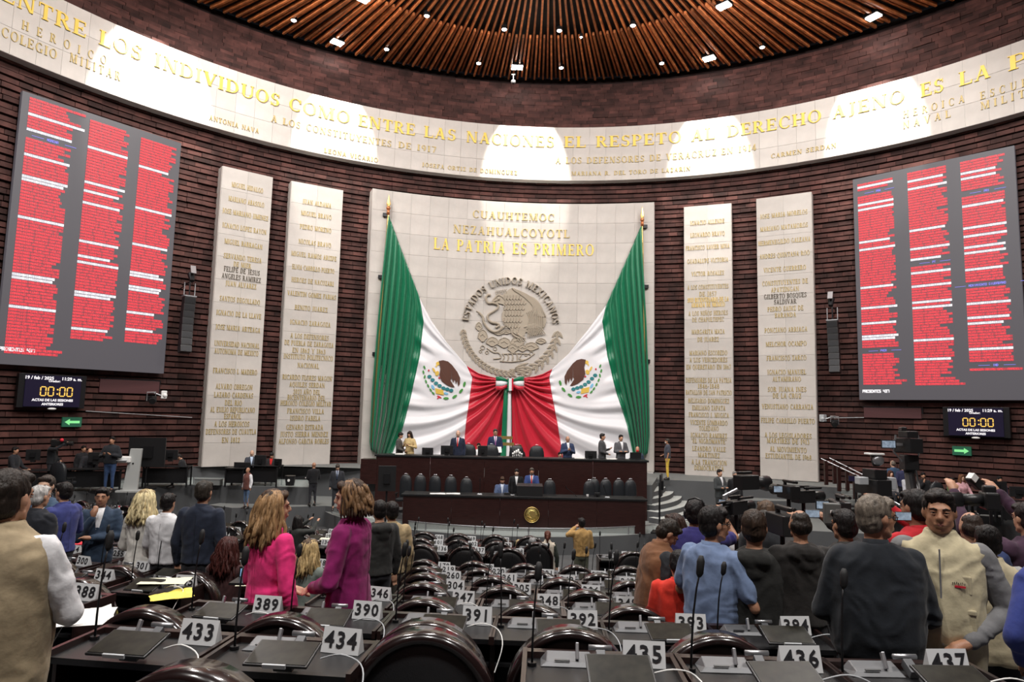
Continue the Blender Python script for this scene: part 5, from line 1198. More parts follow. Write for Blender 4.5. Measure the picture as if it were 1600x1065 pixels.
ob('foot_plate', MB().box((0, .05, .03), (.8, .5, .06)), M['kiosk_paint'], t); ob('keyhole', MB().cyl((.02, -.01, .95), (.02, .01, .95), .03, n=10), M['black'], t)
mon('large_monitor', 'large black monitor seen from behind, standing behind the grey kiosk', 228, 729, 24.3, 1.24, 1.02, True, .1, .78)
mon('desk_monitor', 'black monitor beside seated man at the photo edge of side stage', 51, 719, 22.9, .42, .36, True, .3); mon('desk_monitor', 'black monitor beside the seated bald man and the printer', 150, 722, 23.8, .5, .34, True, .3); mon('desk_monitor', 'black monitor on cable-strewn desk behind kiosk', 266, 718, 25.2, .5, .36, True, .2)
mon('desk_monitor', 'dark screens before the bald man by slab headed MIGUEL HIDALGO', 406, 730, 26.3, .44, .46, True); mon('desk_monitor', 'small screen before the man in dark jacket and red shirt', 434, 729, 26.2, .34, .3, True, -.4); mon('desk_monitor', 'black panel screen in front of slab headed MIGUEL HIDALGO', 378, 738, 26.0, .62, .38, True)
def kit(name, label, cat, px, py, D, size, m, rz=0): 
    P = at_d(px, py, D); o = ob(name, MB().box((0, 0, size[2]/2), size), M[m], loc=tuple(P), label=label, cat=cat, bevel=.01); o.rotation_euler = (0, 0, rz); return o
P = at_d(193, 722, 23.6); t = thing('printer', 'white desktop printer beside the grey kiosk', 'printer', P, .2); ob('printer_body', MB().box((0, 0, .1), (.5, .4, .2)), M['white'], t, bevel=.03); ob('paper_tray', MB().box((0, -.24, .08), (.34, .14, .02)), M['plastic_grey'], t)
P = at_d(453, 758, 25.9); t = thing('waste_bin', 'black waste bin beside desk by slab headed JUAN ALDAMA', 'bin', P); ob('bin_body', MB().loft([(0, 0, 0, .15, .15), (0, 0, .36, .19, .19)], 14), M['plastic_black'], t); ob('recycling_mark', MB().cyl((0, -.178, .2), (0, -.19, .2), .05, n=12), M['white'], t)
P = at_d(326, 757, 26.0); t = thing('step_block', 'low grey step block in front of slab headed MIGUEL HIDALGO', 'step', P, .1); ob('step_body', MB().box((0, 0, .11), (.9, .4, .22)), M['carpet_light'], t, bevel=.01); ob('nosing', MB().box((0, -.2, .215), (.9, .02, .02)), M['metal'], t)
office_chair('black padded chair seen from behind in front of the long desk on side stage', (107-800)/FPX*22.3, 22.3, LS, -.3, 1.05, .62)
# ---- the side stage beyond the press pack
table('black desk before two seated women and men', 1388, 1445, 24.6, RS+.74, RS, rz=-.2); table('long black desk before woman in green and woman in pink shawl', 1468, 1560, 23.6, RS+.74, RS, rz=-.2); table('black desk with monitors at the photo edge', 1562, 1640, 22.2, RS+.74, RS, rz=-.3)
mon('desk_monitor', 'black monitor on the desk with monitors at the photo edge', 1557, 768, 23.0, .62, .34, True, -.2); mon('desk_monitor', 'second black monitor cut by the photo edge', 1592, 776, 22.0, .5, .32, True, -.3)
office_chair('black padded chair between the seated man and woman in green', (1458-800)/FPX*24.2, 24.2, RS, PI, 1.15, .5)
mon('small_display', 'small lit text display on stand beside the stair handrails', 1337, 752, 25.0, .5, .2, False, -.2, .9, 'display', 'screen_navy')
for k, (pa, pb, lb) in enumerate((((1283, 716), (1345, 745), 'chrome stair handrail nearest slab headed JOSE MARIA MORELOS'), ((1296, 715), (1358, 746), 'second chrome stair handrail beyond the first'))):
    D0 = 26.2+k*.7; A_, B_ = at_d(*pa, D0), at_d(*pb, D0-.9); t = thing('stair_handrail', lb, 'handrail', A_); d = Vector(B_)-Vector(A_)
    ob('rail', MB().cyl((0, 0, 0), d, .02, n=8), M['metal'], t)
    for f in (.12, .45, .85): q = d*f; ob('post', MB().box((q[0], q[1], q[2]-.45), (.12, .1, .9)), M['wood_dark'], t)
for k in range(4):
    P = (13.6-.33*k*.6, 26.4-.34*k, RS); 
    if k == 0: st2 = ob('floor_stair', MB().box((P[0], P[1], (RS+Z(-2.62))/2), (1.7, .5, Z(-2.62)-RS), -.5), M['carpet_light'], kind='structure')
    else: ob('step', MB().box((P[0], P[1], RS+(.58-.15*k)/2), (1.7, .36, .58-.15*k), -.5), M['carpet_light'], st2)
# ================================================================ PEOPLE
JOBS = []
def remesh_batch():
    if not JOBS: return
    obs = []
    for o, vox, sm, nz in JOBS:
        tmp = bpy.data.objects.new('tmp', o.data); WS.collection.objects.link(tmp)
        r = tmp.modifiers.new('r', 'REMESH'); r.mode = 'VOXEL'; r.voxel_size = vox; r.use_smooth_shade = True
        if sm: s_ = tmp.modifiers.new('s', 'SMOOTH'); s_.iterations = sm; s_.factor = .6
        obs.append(tmp)
    d = work_depsgraph()
    for (o, vox, sm, nz), tmp in zip(JOBS, obs):
        me = bpy.data.meshes.new_from_object(tmp.evaluated_get(d)); me.name = o.data.name
        for m in o.data.materials:
            if m.name not in [x.name for x in me.materials if x]: me.materials.append(m)
        if nz:
            amp, sc, zs, seed = nz; n = len(me.vertices); co = np.empty(n*3); no = np.empty(n*3)
            me.vertices.foreach_get('co', co); me.vertices.foreach_get('normal', no); co = co.reshape(-1, 3); no = no.reshape(-1, 3)
            off = np.empty(n); s0 = seed*7.3
            for i, (x, y, z) in enumerate(co.tolist()):
                w_ = noise.noise((x*sc*.6+s0, y*sc*.6, z*sc*.5*zs)); off[i] = 1-abs(noise.noise((x*sc+w_*1.5, y*sc+s0, z*sc*zs+w_*2.2)))*2.6
            co += no*(off*amp)[:, None]; me.vertices.foreach_set('co', co.ravel()); me.update()
        me.polygons.foreach_set('use_smooth', [True]*len(me.polygons)); o.data = me
        bpy.data.objects.remove(tmp)
    JOBS.clear()
def rob(name, mb, m, parent, vox, sm=2, nz=None, **kw):
    o = ob(name, mb, m, parent, True, **kw); JOBS.append((o, vox, sm, nz)); return o
ARMS = {  # elbow, wrist (right arm; x outwards, y forwards, z up), hand aim
 'down': ((.245, -.03, 1.12), (.25, .04, .87), (0, .02, -1)),
 'phone': ((.29, .03, 1.13), (.10, .27, 1.20), (-.4, .6, .5)),
 'crossed': ((.26, .06, 1.13), (-.05, .22, 1.14), (-1, .2, .1)),
 'hip': ((.34, -.06, 1.14), (.21, .03, .97), (-.5, .5, -.5)),
 'chin': ((.22, .12, 1.12), (.05, .20, 1.40), (-.2, .0, 1)),
 'raise': ((.30, .22, 1.42), (.16, .42, 1.60), (-.3, .7, .5)),
 'high': ((.30, .28, 1.52), (.20, .48, 1.78), (-.2, .6, .7)),
 'desk': ((.25, .14, 1.08), (.16, .38, 1.00), (-.3, 1, -.1)),
 'front': ((.25, .02, 1.11), (.06, .24, 1.02), (-.7, .5, -.2)),
 'clasp': ((.26, .04, 1.12), (.05, .26, 1.22), (-.5, .3, .6)),
 'back': ((.27, -.12, 1.13), (.06, -.17, .97), (-1, 0, -.2)),
 'fold_out': ((.27, .02, 1.12), (.22, .26, 1.12), (0, 1, .2)),
}
def person(label, x, y, zf, h, face, top, trousers=(.02, .02, .025), hair='short', hc=(.012, .009, .008), skin=(.36, .19, .12), R='down', L='down', female=False, seated=False, lean=0, turn=0, nod=0,
           vest=None, shirt=None, tie=None, sleeve='long', near=0, belly=0, shoulder=1.0, glasses=False, build=1.0, hood=False, extra=None, jacket_long=0, collar=True, hl=None, beard=False, mask=None, shoe=(.012, .01, .01), skirt=False, group=None):
    """face: heading in degrees, 0 looks away from the camera (+y), 180 towards it; near 0..2 = fineness"""
    vox = (.026, .016, .012)[near]; k = h/1.75
    t = thing('person', label, 'person', (x, y, zf), -math.radians(face), group)
    dz = -.43 if seated else 0
    hipz = .95
    Rl = Matrix.Translation((0, 0, hipz+dz)) @ Matrix.Rotation(-lean, 4, 'X') @ Matrix.Translation((0, 0, -hipz))
    S = Matrix.Scale(k, 4)
    U = S @ Rl                       # upper body
    W_ = shoulder*(.90 if female else 1.0)
    sx = .178*W_
    def torso(mb, g, z0=.90, z1=1.50, rx=1):
        b = belly
        if female: rows = [(.0, 0, .80, .165, .12), (0, 0, .90, .175, .125), (0, -.0, 1.0, .155, .11), (0, .0, 1.10, .132, .098), (0, .01, 1.2, .148, .112), (0, .018, 1.28, .158, .122), (0, .0, 1.38, .155, .10), (0, -.005, 1.44, .12, .078), (0, -.005, 1.49, .06, .055)]
        else: rows = [(0, 0, .80, .160, .115), (0, 0, .90, .168, .12), (0, .01+b*.3, 1.0, .160+b*.4, .115+b), (0, .01+b*.3, 1.1, .162+b*.4, .118+b), (0, .008, 1.2, .172+b*.2, .122+b*.5), (0, .005, 1.31, .185, .122), (0, -.005, 1.40, .178, .105), (0, -.012, 1.455, .128, .08), (0, -.01, 1.50, .066, .058)]
        rr_ = [(cx, cy, z, (a*(W_ if not female else 1)+g)*build, (c+g)*build) for cx, cy, z, a, c in rows if z0-.001 <= z <= z1+.001]
        mb.loft(rr_, 20)
    arms = []
    for s, A in ((1, R), (-1, L)):
        e, w_, hd = ARMS[A] if isinstance(A, str) else A
        arms.append((s, Vector((s*sx, -.005, 1.405)), Vector((s*e[0]*build**.5, e[1], e[2])), Vector((s*w_[0], w_[1], w_[2])), Vector((s*hd[0], hd[1], hd[2])).normalized()))
    if seated: legs = [(s, (s*.09, 0, .52), (s*.11, .42, .50), (s*.11, .40, .09)) for s in (1, -1)]
    else: legs = [(s, (s*.088, 0, .92), (s*.10, .015, .50), (s*.105, -.01, .09)) for s in (1, -1)]
    # ---- body, one continuous surface: trunk, neck, head, arms, hands, legs
    mb = MB(); torso(mb, -.012); 
    for s, sh, e, w_, hd in arms: mb.chain([sh, e, w_], [.05, .038, .028 if not female else .024], 8)
    mb.chain([(0, -.015, 1.46), (0, .005, 1.56)], [.056 if not female else .047, .052 if not female else .044], 10)
    hc_ = Vector((0, .018, 1.632)); HM = Matrix.Translation(hc_+Vector((0, -.02, -.06))) @ Matrix.Rotation(-math.radians(turn), 4, 'Z') @ Matrix.Rotation(-math.radians(nod), 4, 'X') @ Matrix.Translation((0, .02, .06))
    hd_ = MB(); fn_ = 14 if near else 10
    hd_.ball((0, -.012, .022), (.076, .094, .096), fn_, 10); hd_.ball((0, .024, -.03), (.064 if not female else .059, .064, .082), fn_, 10); hd_.ball((0, .05, -.092), (.032, .032, .024), 8, 6)
    hd_.chain([(-.050, .005, -.062), (-.028, .045, -.09), (.028, .045, -.09), (.050, .005, -.062)], [.022, .021, .021, .022], 8)
    hd_.chain([(0, .086, .012), (0, .104, -.022)], [.010, .0145], 8); hd_.ball((-.014, .094, -.028), .0095, 6, 5); hd_.ball((.014, .094, -.028), .0095, 6, 5)
    if near: hd_.chain([(-.045, .072, .026), (-.015, .086, .024), (.015, .086, .024), (.045, .072, .026)], [.011]*4, 8); hd_.ball((-.034, .058, -.032), (.022, .019, .024), 8, 6); hd_.ball((.034, .058, -.032), (.022, .019, .024), 8, 6); hd_.chain([(-.02, .082, -.06), (.02, .082, -.06)], [.012, .012], 6)
    for s in (-1, 1): hd_.ball((s*.078, -.006, -.006), (.010, .020, .031), 8, 6)
    hd_.xf(HM); mb.join(hd_)
    for s, sh, e, w_, hv in arms:   # hands: palm, four fingers of unequal length, thumb leaving the side
        f = hv; up = Vector((0, 0, 1)) if abs(f.z) < .9 else Vector((0, 1, 0)); sd = f.cross(up).normalized()
        q = .028; pc = w_+f*.05; mb.chain([w_, w_+f*.03, w_+f*.075], [.026, .033, .032], 8)
        if near:
            nrm = sd.cross(f).normalized()
            for i, ln in enumerate((.062, .074, .068, .052)):
                b0 = w_+f*.085+sd*(i-1.5)*.019; m_ = b0+f*ln*.5; tip = m_+f*ln*.38-nrm*ln*.30
                mb.chain([b0-f*.02, m_, tip], [.0095, .009, .0078], 6)
            b0 = w_+f*.03-sd*s*.030; mb.chain([b0, b0+f*.03-sd*s*.018, b0+f*.058-sd*s*.012-nrm*.012], [.012, .0105, .009], 6)
        else:
            for i, ln in enumerate((.05, .062, .058, .045)): b0 = w_+f*.08+sd*(i-1.5)*.018; mb.chain([b0, b0+f*ln], [.011, .009], 5)
            b0 = w_+f*.03-sd*s*.03; mb.chain([b0, b0+f*.045-sd*s*.012], [.012, .01], 5)
    mb.xf(U); lg = MB()
    for s, a, b, c in legs:
        lg.chain([a, b, c], [.075, .05, .036], 8); lg.chain([c, (c[0], c[1]+.10, .05)], [.035, .03], 6)
    if seated: lg.loft([(0, 0, .44, .15, .12), (0, 0, .62, .15, .11)], 12)
    lg.xf(S); mb.join(lg)
    rob('body', mb, skinm(skin), t, (.024, .0145, .0098)[near], 1)
    # ---- trousers or skirt, shoes
    mb = MB()
    if skirt and not seated: mb.loft([(0, 0, .45, .19, .15), (0, 0, .7, .185, .15), (0, 0, .9, .178, .13), (0, 0, 1.0, .16, .115)], 16)
    else:
        for s, a, b, c in legs: mb.chain([a, b, (c[0], c[1], c[2]+.03)], [.098*build, .07, .056], 10)
        if seated: mb.loft([(0, -.01, .42, .165, .13), (0, 0, .62, .165, .12)], 16)
        else: mb.loft([(0, 0, .84, .165*build, .118*build), (0, 0, .93, .17*build, .122*build), (0, 0, 1.02, .158*build, .115*build)], 16)
    rob('skirt' if skirt else 'trousers', mb.xf(S), cloth(trousers), t, vox*1.8, 3)
    for s, a, b, c in legs:
        ob('shoe', MB().loft([(c[0], c[1]+.055, .0, .045, .13), (c[0], c[1]+.055, .03, .047, .135), (c[0], c[1]+.02, .07, .04, .09), (c[0], c[1]-.005, .11, .036, .045)], 10, e=2.2).xf(S), M['shoe'] if 'shoe' in M else M.setdefault('shoe', mat('shoe_leather', (.012, .009, .008), .35, coat=.3)), t, True)
    # ---- upper garment
    g = .016 if vest is None else .010; hem = .80 if not female else .80
    mb = MB(); torso(mb, g, .80 if vest is None and shirt is not None else .90)
    for s, sh, e, w_, hv in arms:
        if sleeve == 'long': mb.chain([sh, e, w_-(w_-e).normalized()*.02], [.075*W_, .056, .043], 10)
        elif sleeve == 'short': mb.chain([sh, sh.lerp(e, .72)], [.076*W_, .066], 10)
    if collar and not near: mb.loft([(0, -.012, 1.46, .075, .068), (0, -.008, 1.515, .066, .062)], 14)
    if collar and near and vest is None and not hood:      # a turned-down collar with its own edge
        cm = MB(); V = []
        for j, (r1, r2, z) in enumerate(((.070, .064, 1.455), (.078, .074, 1.468), (.064, .060, 1.528), (.058, .054, 1.525))):
            for i in range(17): a = math.radians(-155+310*i/16); V.append((r1*W_*math.sin(a), -r2*math.cos(a)-.010-.012*(j in (2, 3)), z-.035*abs(a/PI)**2))
        cm.add(V, [(j*17+i, j*17+i+1, (j+1)*17+i+1, (j+1)*17+i) for j in range(3) for i in range(16)]); oc = ob('collar', cm.xf(U), cloth(top), t, True); oc.modifiers.new('thick', 'SOLIDIFY').thickness = .006
        ob('back_seam', MB().tube([(0, -(.110+g), 1.40), (0, -(.124+g+belly*.2), 1.28), (0, -(.118+g+belly*.4), 1.1), (0, -(.122+g), .92)], .0022, 4).xf(U), cloth(tuple(c*.5 for c in top)), t)
    if hood: mb.chain([(-.12, -.05, 1.42), (-.06, -.115, 1.44), (.06, -.115, 1.44), (.12, -.05, 1.42)], [.05, .062, .062, .05], 10); mb.ball((0, -.115, 1.37), (.10, .05, .08), 10, 8)
    if jacket_long: mb.loft([(0, 0, .80-jacket_long, .20, .155), (0, 0, .95, .18, .135), (0, 0, 1.1, .16, .12)], 18)
    rob('jacket' if shirt is not None and vest is None else 'shirt', mb.xf(U), cloth(top, bump=.5 if near else .3), t, vox, 2, (.0062, 7.5, 1.15, len(label)) if near else (.004, 7, 1.1, 3))
    # lapels: pale shirt front with tie, laid on the chest
    def chest(name, m, zs, ws, out):
        mb = MB(); V = []; F = []; n = len(zs); c = 5
        for z, w_ in zip(zs, ws):
            for i in range(c):
                u = (i/(c-1)*2-1)*w_; rx, ry, cy = np.interp(z, [1.1, 1.2, 1.31, 1.40, 1.455, 1.50], [.165, .172, .185, .178, .128, .066]), np.interp(z, [1.1, 1.2, 1.31, 1.40, 1.455, 1.50], [.118+belly, .122+belly*.5, .122, .105, .085, .066]), np.interp(z, [1.1, 1.31, 1.5], [.01+belly*.3, .005, -.008])
                if female: ry += .003
                yy = cy+(ry+g+out)*max(0, 1-(abs(u)/(rx+g))**2.4)**(1/2.4)
                V.append((u, yy, z))
        for j in range(n-1):
            for i in range(c-1): F.append((j*c+i, (j+1)*c+i, (j+1)*c+i+1, j*c+i+1))
        o = ob(name, mb.add(V, F).xf(U), m, t, True); o.modifiers.new('thick', 'SOLIDIFY').thickness = .006
    zs = np.linspace(1.16, 1.50, 7)
    if shirt is not None: chest('shirt_front', cloth(shirt), zs, [.004, .014, .024, .034, .044, .052, .056], .004)
    if tie is not None: chest('tie', cloth(tie), zs, [.012, .02, .022, .021, .019, .017, .02], .011)
    if vest is not None:
        mb = MB(); torso(mb, .030, .80)
        for s, sh, e, w_, hv in arms: mb.ball(sh+Vector((-s*.012, 0, .006)), (.066, .08, .064), 12, 8)
        mb.loft([(0, -.012, 1.46, .09, .08), (0, -.004, 1.535, .080, .074)], 14)
        rob('vest', mb.xf(U), cloth(vest, bump=.5), t, vox, 2, (.0055, 6.5, 1.2, len(label)+2))
        if near:
            mb = MB()
            for s in (-1, 1): mb.box((s*.095, .128+belly*.5, 1.05), (.12, .03, .15)).box((s*.095, .14+belly*.5, 1.135), (.125, .02, .03)).box((s*.09, .135, 1.27), (.10, .02, .10))
            ob('pockets', mb.xf(U), cloth(vest), t, bevel=.008, kind='stuff')
            ob('zip', MB().box((0, .155+belly*.6, 1.2), (.008, .012, .5)).xf(U), M['metal'], t)
    # ---- hair
    H = HM
    if hair in ('short', 'grey', 'thin', 'long', 'bob', 'pony', 'curly'):
        mb = MB()
        if hair == 'thin': mb.ball((0, -.045, .0), (.083, .072, .07), 14, 10); mb.ball((0, -.03, .05), (.072, .075, .06), 12, 8)
        else:
            mb.ball((0, -.024, .040), (.083, .097, .092), 16, 12); mb.ball((0, -.045, -.012), (.080, .068, .078), 14, 10)
            mb.chain([(-.05, .05, .085), (0, .062, .092), (.05, .05, .085)], [.022, .026, .022], 8)
            for s in (-1, 1): mb.chain([(s*.070, .018, .05), (s*.073, .012, .012)], [.011, .007], 6)
        vx = vox*.75
        if hair in ('long', 'bob', 'curly'):
            ln = {'long': .32, 'bob': .17, 'curly': .24}[hair]; r_ = random.Random(len(label))
            if near:
                n_ = 74
                st = MB()
                for i in range(n_):
                    a = math.radians(-106+212*i/(n_-1)); a += r_.uniform(-.05, .05); lvl = r_.uniform(-.02, .09); rad = .082+r_.uniform(-.006, .014)
                    x0, y0 = math.sin(a)*rad*.95, -math.cos(a)*rad*1.08-.01; ll = ln*r_.uniform(.72, 1.08); amp_ = r_.uniform(.016, .034) if hair == 'long' else r_.uniform(.010, .022); ph = r_.uniform(0, 6)
                    pts = [(x0*.45, y0*.45, .118)]
                    pts.append((x0*.95, y0*.95, .075)); m_ = 9
                    for j in range(1, m_+1):
                        f_ = j/m_; cw = amp_*math.sin(ph+f_*7.5)*min(1, f_*2.2); sp = 1+(.62 if hair != 'bob' else .34)*f_**.8
                        pts.append((x0*sp+cw*math.cos(a), y0*sp-cw*math.sin(a)*.6-.012*f_, .06-ll*f_+lvl*(1-f_)*.3))
                    st.tube(pts, [.010]+[.014]*(m_-1)+[.012, .004], 6)
                ob('hair_locks', st.xf(U @ H), hairm(hl or hc), t, True, kind='stuff')
                st2 = MB()
                for i in range(26):
                    a = math.radians(-104+208*i/25)+r_.uniform(-.08, .08); rad = .094; x0, y0 = math.sin(a)*rad, -math.cos(a)*rad*1.08-.01; ph = r_.uniform(0, 6); pts = []
                    for j in range(10): f_ = j/9; pts.append((x0*(.6+.75*f_**.5)+.018*math.sin(ph+f_*8)*math.cos(a), y0*(.6+.75*f_**.5), .11-(ln+.08)*f_*.95))
                    st2.tube(pts, [.006]+[.009]*8+[.003], 5)
                ob('dark_locks', st2.xf(U @ H), hairm(hc), t, True, kind='stuff')
            else:
                for i in range(9):
                    a = math.radians(-115+230*i/8); x0, y0 = math.sin(a)*.078, -math.cos(a)*.085-.01
                    mb.chain([(x0*.9, y0*.9, .05), (x0*1.15, y0*1.1, -ln*.45), (x0*1.3, y0*1.15, -ln*.95)], [.03, .036, .02], 8)
        if hair == 'pony': mb.chain([(0, -.11, .03), (.0, -.14, -.04), (0, -.13, -.16)], [.035, .035, .018], 8); mb.ball((0, -.115, .02), .04)
        rob('hair', mb.xf(U @ H), hairm(hc), t, max(.008, vx), 1, (.004 if near else .003, 26, .7, 5))
    # ---- face details
    fd = near >= 1
    if fd:
        for s in (-1, 1):
            e_ = ob('eye', MB().ball((s*.030, .0755, .004), (.0125, .009, .0052), 10, 8).xf(U @ H), M.setdefault('eye_white', mat('eye_white', (.6, .57, .55), .2)), t, True)
            ob('iris', MB().ball((s*.030, .0838, .0045), (.0058, .0022, .0050), 8, 6).xf(U @ H), M['ink'], e_, True)
        mb = MB()
        for s in (-1, 1): mb.tube([(s*.016, .082, .0095), (s*.03, .0865, .0115), (s*.045, .076, .0085)], .0042, 6).tube([(s*.018, .082, -.0035), (s*.03, .0845, -.0045), (s*.043, .076, -.002)], .003, 6)
        ob('eyelids', mb.xf(U @ H), skinm(skin), t, True, kind='stuff')
        mb = MB()
        for s in (-1, 1): mb.tube([(s*.012, .091, .021), (s*.03, .089, .027), (s*.05, .072, .021)], [.0045, .0055, .003], 6)
        ob('eyebrows', mb.xf(U @ H), hairm(hc), t, True)
        mb = MB(); mb.tube([(-.021, .084, -.061), (-.008, .0925, -.0575), (0, .0935, -.059), (.008, .0925, -.0575), (.021, .084, -.061)], [.0015, .0035, .003, .0035, .0015], 6).tube([(-.019, .084, -.0635), (0, .093, -.066), (.019, .084, -.0635)], [.0015, .0045, .0015], 6)
        ob('lips', mb.xf(U @ H), M.setdefault('lips', mat('lips', (.30, .11, .09), .5)), t, True)
    if beard:
        mb = MB(); mb.chain([(-.062, .02, -.04), (-.045, .055, -.085), (0, .078, -.1), (.045, .055, -.085), (.062, .02, -.04)], [.014, .018, .02, .018, .014], 8); mb.chain([(-.022, .09, -.05), (.022, .09, -.05)], [.006, .006], 6); rob('beard', mb.xf(U @ H), hairm(hc), t, max(.006, vox*.5), 1)
    if mask is not None: rob('face_mask', MB().ball((0, .055, -.055), (.056, .05, .045), 12, 8).xf(U @ H), cloth(mask), t, .010, 1)
    if glasses:
        mb = MB()
        for s in (-1, 1):
            mb.tube([(s*.032+.022*math.cos(a), .098-.012*abs(s*.032+.022*math.cos(a))/.05, .003+.016*math.sin(a)) for a in np.linspace(0, 2*PI, 15)], .0026, 5)
            mb.tube([(s*.054, .09, .008), (s*.077, .04, .012), (s*.082, -.01, .008)], .003, 5)
        mb.tube([(-.011, .1, .006), (.011, .1, .006)], .0026, 5); ob('glasses', mb.xf(U @ H), M['plastic_black'], t, True)
    if extra: extra(t, U, H, arms)
    return t
def P_at(px, D): return (px-800)/FPX*D
def stand(label, px, ytop, D, z=None, **kw):
    """someone whose crown is seen at (px, ytop) at the depth D; the height follows from the floor there"""
    P = at_d(px, ytop, D); zf = floor_z(P[0], P[1]) if z is None else z; h = P[2]-zf
    return person(label, P[0], P[1], zf, kw.pop('h', h), kw.pop('face', 0), kw.pop('top'), **kw)
def sit(label, px, ytop, D, z=None, **kw):
    P = at_d(px, ytop, D); h = kw.pop('h', 1.7); zf = P[2]-h*(1.32/1.75)
    return person(label, P[0], P[1], zf, h, kw.pop('face', 180), kw.pop('top'), seated=True, **kw)
# ---------------------------------------------------------------- who is where
NAVY, DGREY, BLACKC, GREY = (.016, .022, .045), (.03, .032, .036), (.010, .010, .012), (.10, .10, .105)
WHITE, LBLUE, RED, JEAN = (.72, .72, .74), (.16, .22, .36), (.55, .02, .02), (.03, .06, .14)
SK1, SK2, SK3 = (.42, .23, .15), (.33, .17, .105), (.50, .31, .22)
BRN, GRH, BLK = (.05, .025, .014), (.22, .21, .20), (.010, .008, .008)
def headphones(t, U, H, arms):
    mb = MB(); mb.tube([(-.088, -.01, .0), (-.09, -.01, .06), (-.06, -.01, .125), (0, -.01, .145), (.06, -.01, .125), (.09, -.01, .06), (.088, -.01, 0)], .009, 6)
    for s in (-1, 1): mb.ball((s*.09, -.005, -.005), (.02, .038, .045), 10, 8)
    ob('headphones', mb.xf(U @ H), M['plastic_black'], t, True)
def lanyard(t, U, H, arms):
    mb = MB(); mb.tube([(-.05, .10, 1.44), (-.03, .15, 1.3), (0, .16, 1.18), (.03, .15, 1.3), (.05, .10, 1.44)], .005, 5); ob('lanyard', mb.xf(U), M['e_red'], t)
# --- near figures
stand('man seen from behind in beige vest over white shirt, dark curly hair', 14, 736, 2.9, face=-8, turn=12, top=WHITE, vest=(.34, .27, .17), hc=(.018, .012, .009), skin=SK1, R='crossed', L='crossed', near=2, trousers=JEAN, belly=.02, build=1.08)
def blazer_flower(t, U, H, arms):
    ob('neck_scarf', MB().loft([(0, .03, 1.40, .07, .09), (0, .02, 1.47, .06, .07)], 12).xf(U), cloth((.06, .16, .2)), t, True)
stand('woman with long wavy blonde-streaked hair in bright pink blazer', 428, 766, 5.25, face=35, turn=20, top=(.80, .035, .20), trousers=(.78, .035, .2), hair='long', hc=(.06, .032, .018), hl=(.29, .17, .08), skin=SK1, R='down', L='front', female=True, near=2, jacket_long=.12)
stand('woman in magenta velvet blazer with shoulder-length brown hair facing pink blazer', 553, 750, 5.35, face=-78, turn=-6, nod=4, top=(.23, .012, .11), trousers=(.2, .012, .1), hair='bob', hc=(.045, .024, .014), hl=(.19, .105, .05), skin=SK3, R='front', L='front', female=True, near=2, jacket_long=.14, extra=blazer_flower)
stand('man in black hooded jacket behind the magenta blazer', 594, 782, 8.6, face=-35, top=(.028, .028, .027), hood=True, hc=BLK, skin=SK1, near=1, turn=10)
stand('man in khaki jacket and glasses beside the black hooded jacket', 613, 784, 9.4, face=-28, top=(.36, .27, .15), hc=BLK, skin=SK2, near=1, glasses=True, trousers=(.08, .07, .06))
stand('man in brown quilted vest and charcoal sleeves looking down at phone', 1022, 806, 5.9, face=84, nod=38, top=(.02, .022, .026), vest=(.17, .075, .035), hc=(.02, .014, .01), skin=SK2, R='phone', L='phone', near=2, trousers=DGREY, build=1.12, belly=.02, lean=.12)
sit('person in coral red jacket bending among the seats beside brown vest', 1060, 860, 5.5, z=None, face=20, nod=25, top=(.62, .035, .02), hc=BLK, skin=SK2, R='front', L='front', near=1, h=1.5)
stand('woman with dark curly hair in red coat behind the brown vest', 1054, 803, 7.2, face=-100, top=(.5, .012, .02), hair='long', hc=(.03, .014, .01), skin=SK1, female=True, near=1, R='phone', L='phone')
stand('man in dark blue shirt wearing black headphones', 1086, 782, 6.3, face=28, top=(.035, .03, .15), hc=BLK, skin=SK2, R='raise', L='down', near=2, sleeve='short', extra=headphones, build=1.08)
stand('man in light blue short-sleeved shirt with black glasses', 1113, 792, 5.1, face=52, turn=28, top=LBLUE, hc=BLK, skin=SK2, R='phone', L='phone', near=2, sleeve='short', glasses=True, trousers=JEAN, belly=.03, build=1.1)
stand('man in white shirt holding a camera overhead in the press pack', 1151, 797, 7.2, face=20, top=WHITE, hc=BLK, skin=SK2, R='raise', L='raise', near=1)
stand('person with tousled brown hair deep in the press pack', 1197, 783, 7.0, face=10, top=DGREY, hc=(.09, .055, .035), skin=SK2, R='raise', L='down', near=1)
stand('man in black waterproof jacket with hood down and thinning dark hair', 1178, 798, 5.0, face=22, top=(.018, .018, .017), hood=True, hc=(.03, .018, .012), skin=SK2, R='phone', L='front', near=2, build=1.12)
stand('man with balding crown in dark hooded jacket', 1250, 797, 4.9, face=8, top=(.020, .018, .017), hood=True, hair='thin', hc=(.02, .015, .012), skin=SK2, R='front', L='down', near=2, build=1.08)
stand('man with cropped black hair in charcoal jacket raising camera beside balding man', 1320, 797, 5.5, face=-12, top=(.035, .033, .032), hc=BLK, skin=SK2, R='raise', L='raise', near=2, build=1.1)
stand('grey-haired man with glasses in black suit, back turned', 1364, 775, 3.95, face=14, turn=66, top=(.012, .015, .020), hair='short', hc=(.15, .125, .10), skin=(.36, .18, .11), R='front', L='front', near=2, glasses=True, build=1.22, belly=.05, trousers=BLACKC)
def vest_print(t, U, H, arms):
    mb = MB(); fn = lambda u, v, d: (-u, .172+d, v)
    mb.box((-.088, .162, 1.264), (.05, .006, .010)); ob('red_print', mb.xf(U), M['e_red'], t)
    mb = MB()
    for k in range(7): mb.box((-.055-.009*k, .162, 1.279+.002*(k % 3)), (.003, .006, .011), 0, 0, 0, .3*(k % 2))
    ob('dark_print', mb.xf(U), M['ink'], t, kind='stuff')
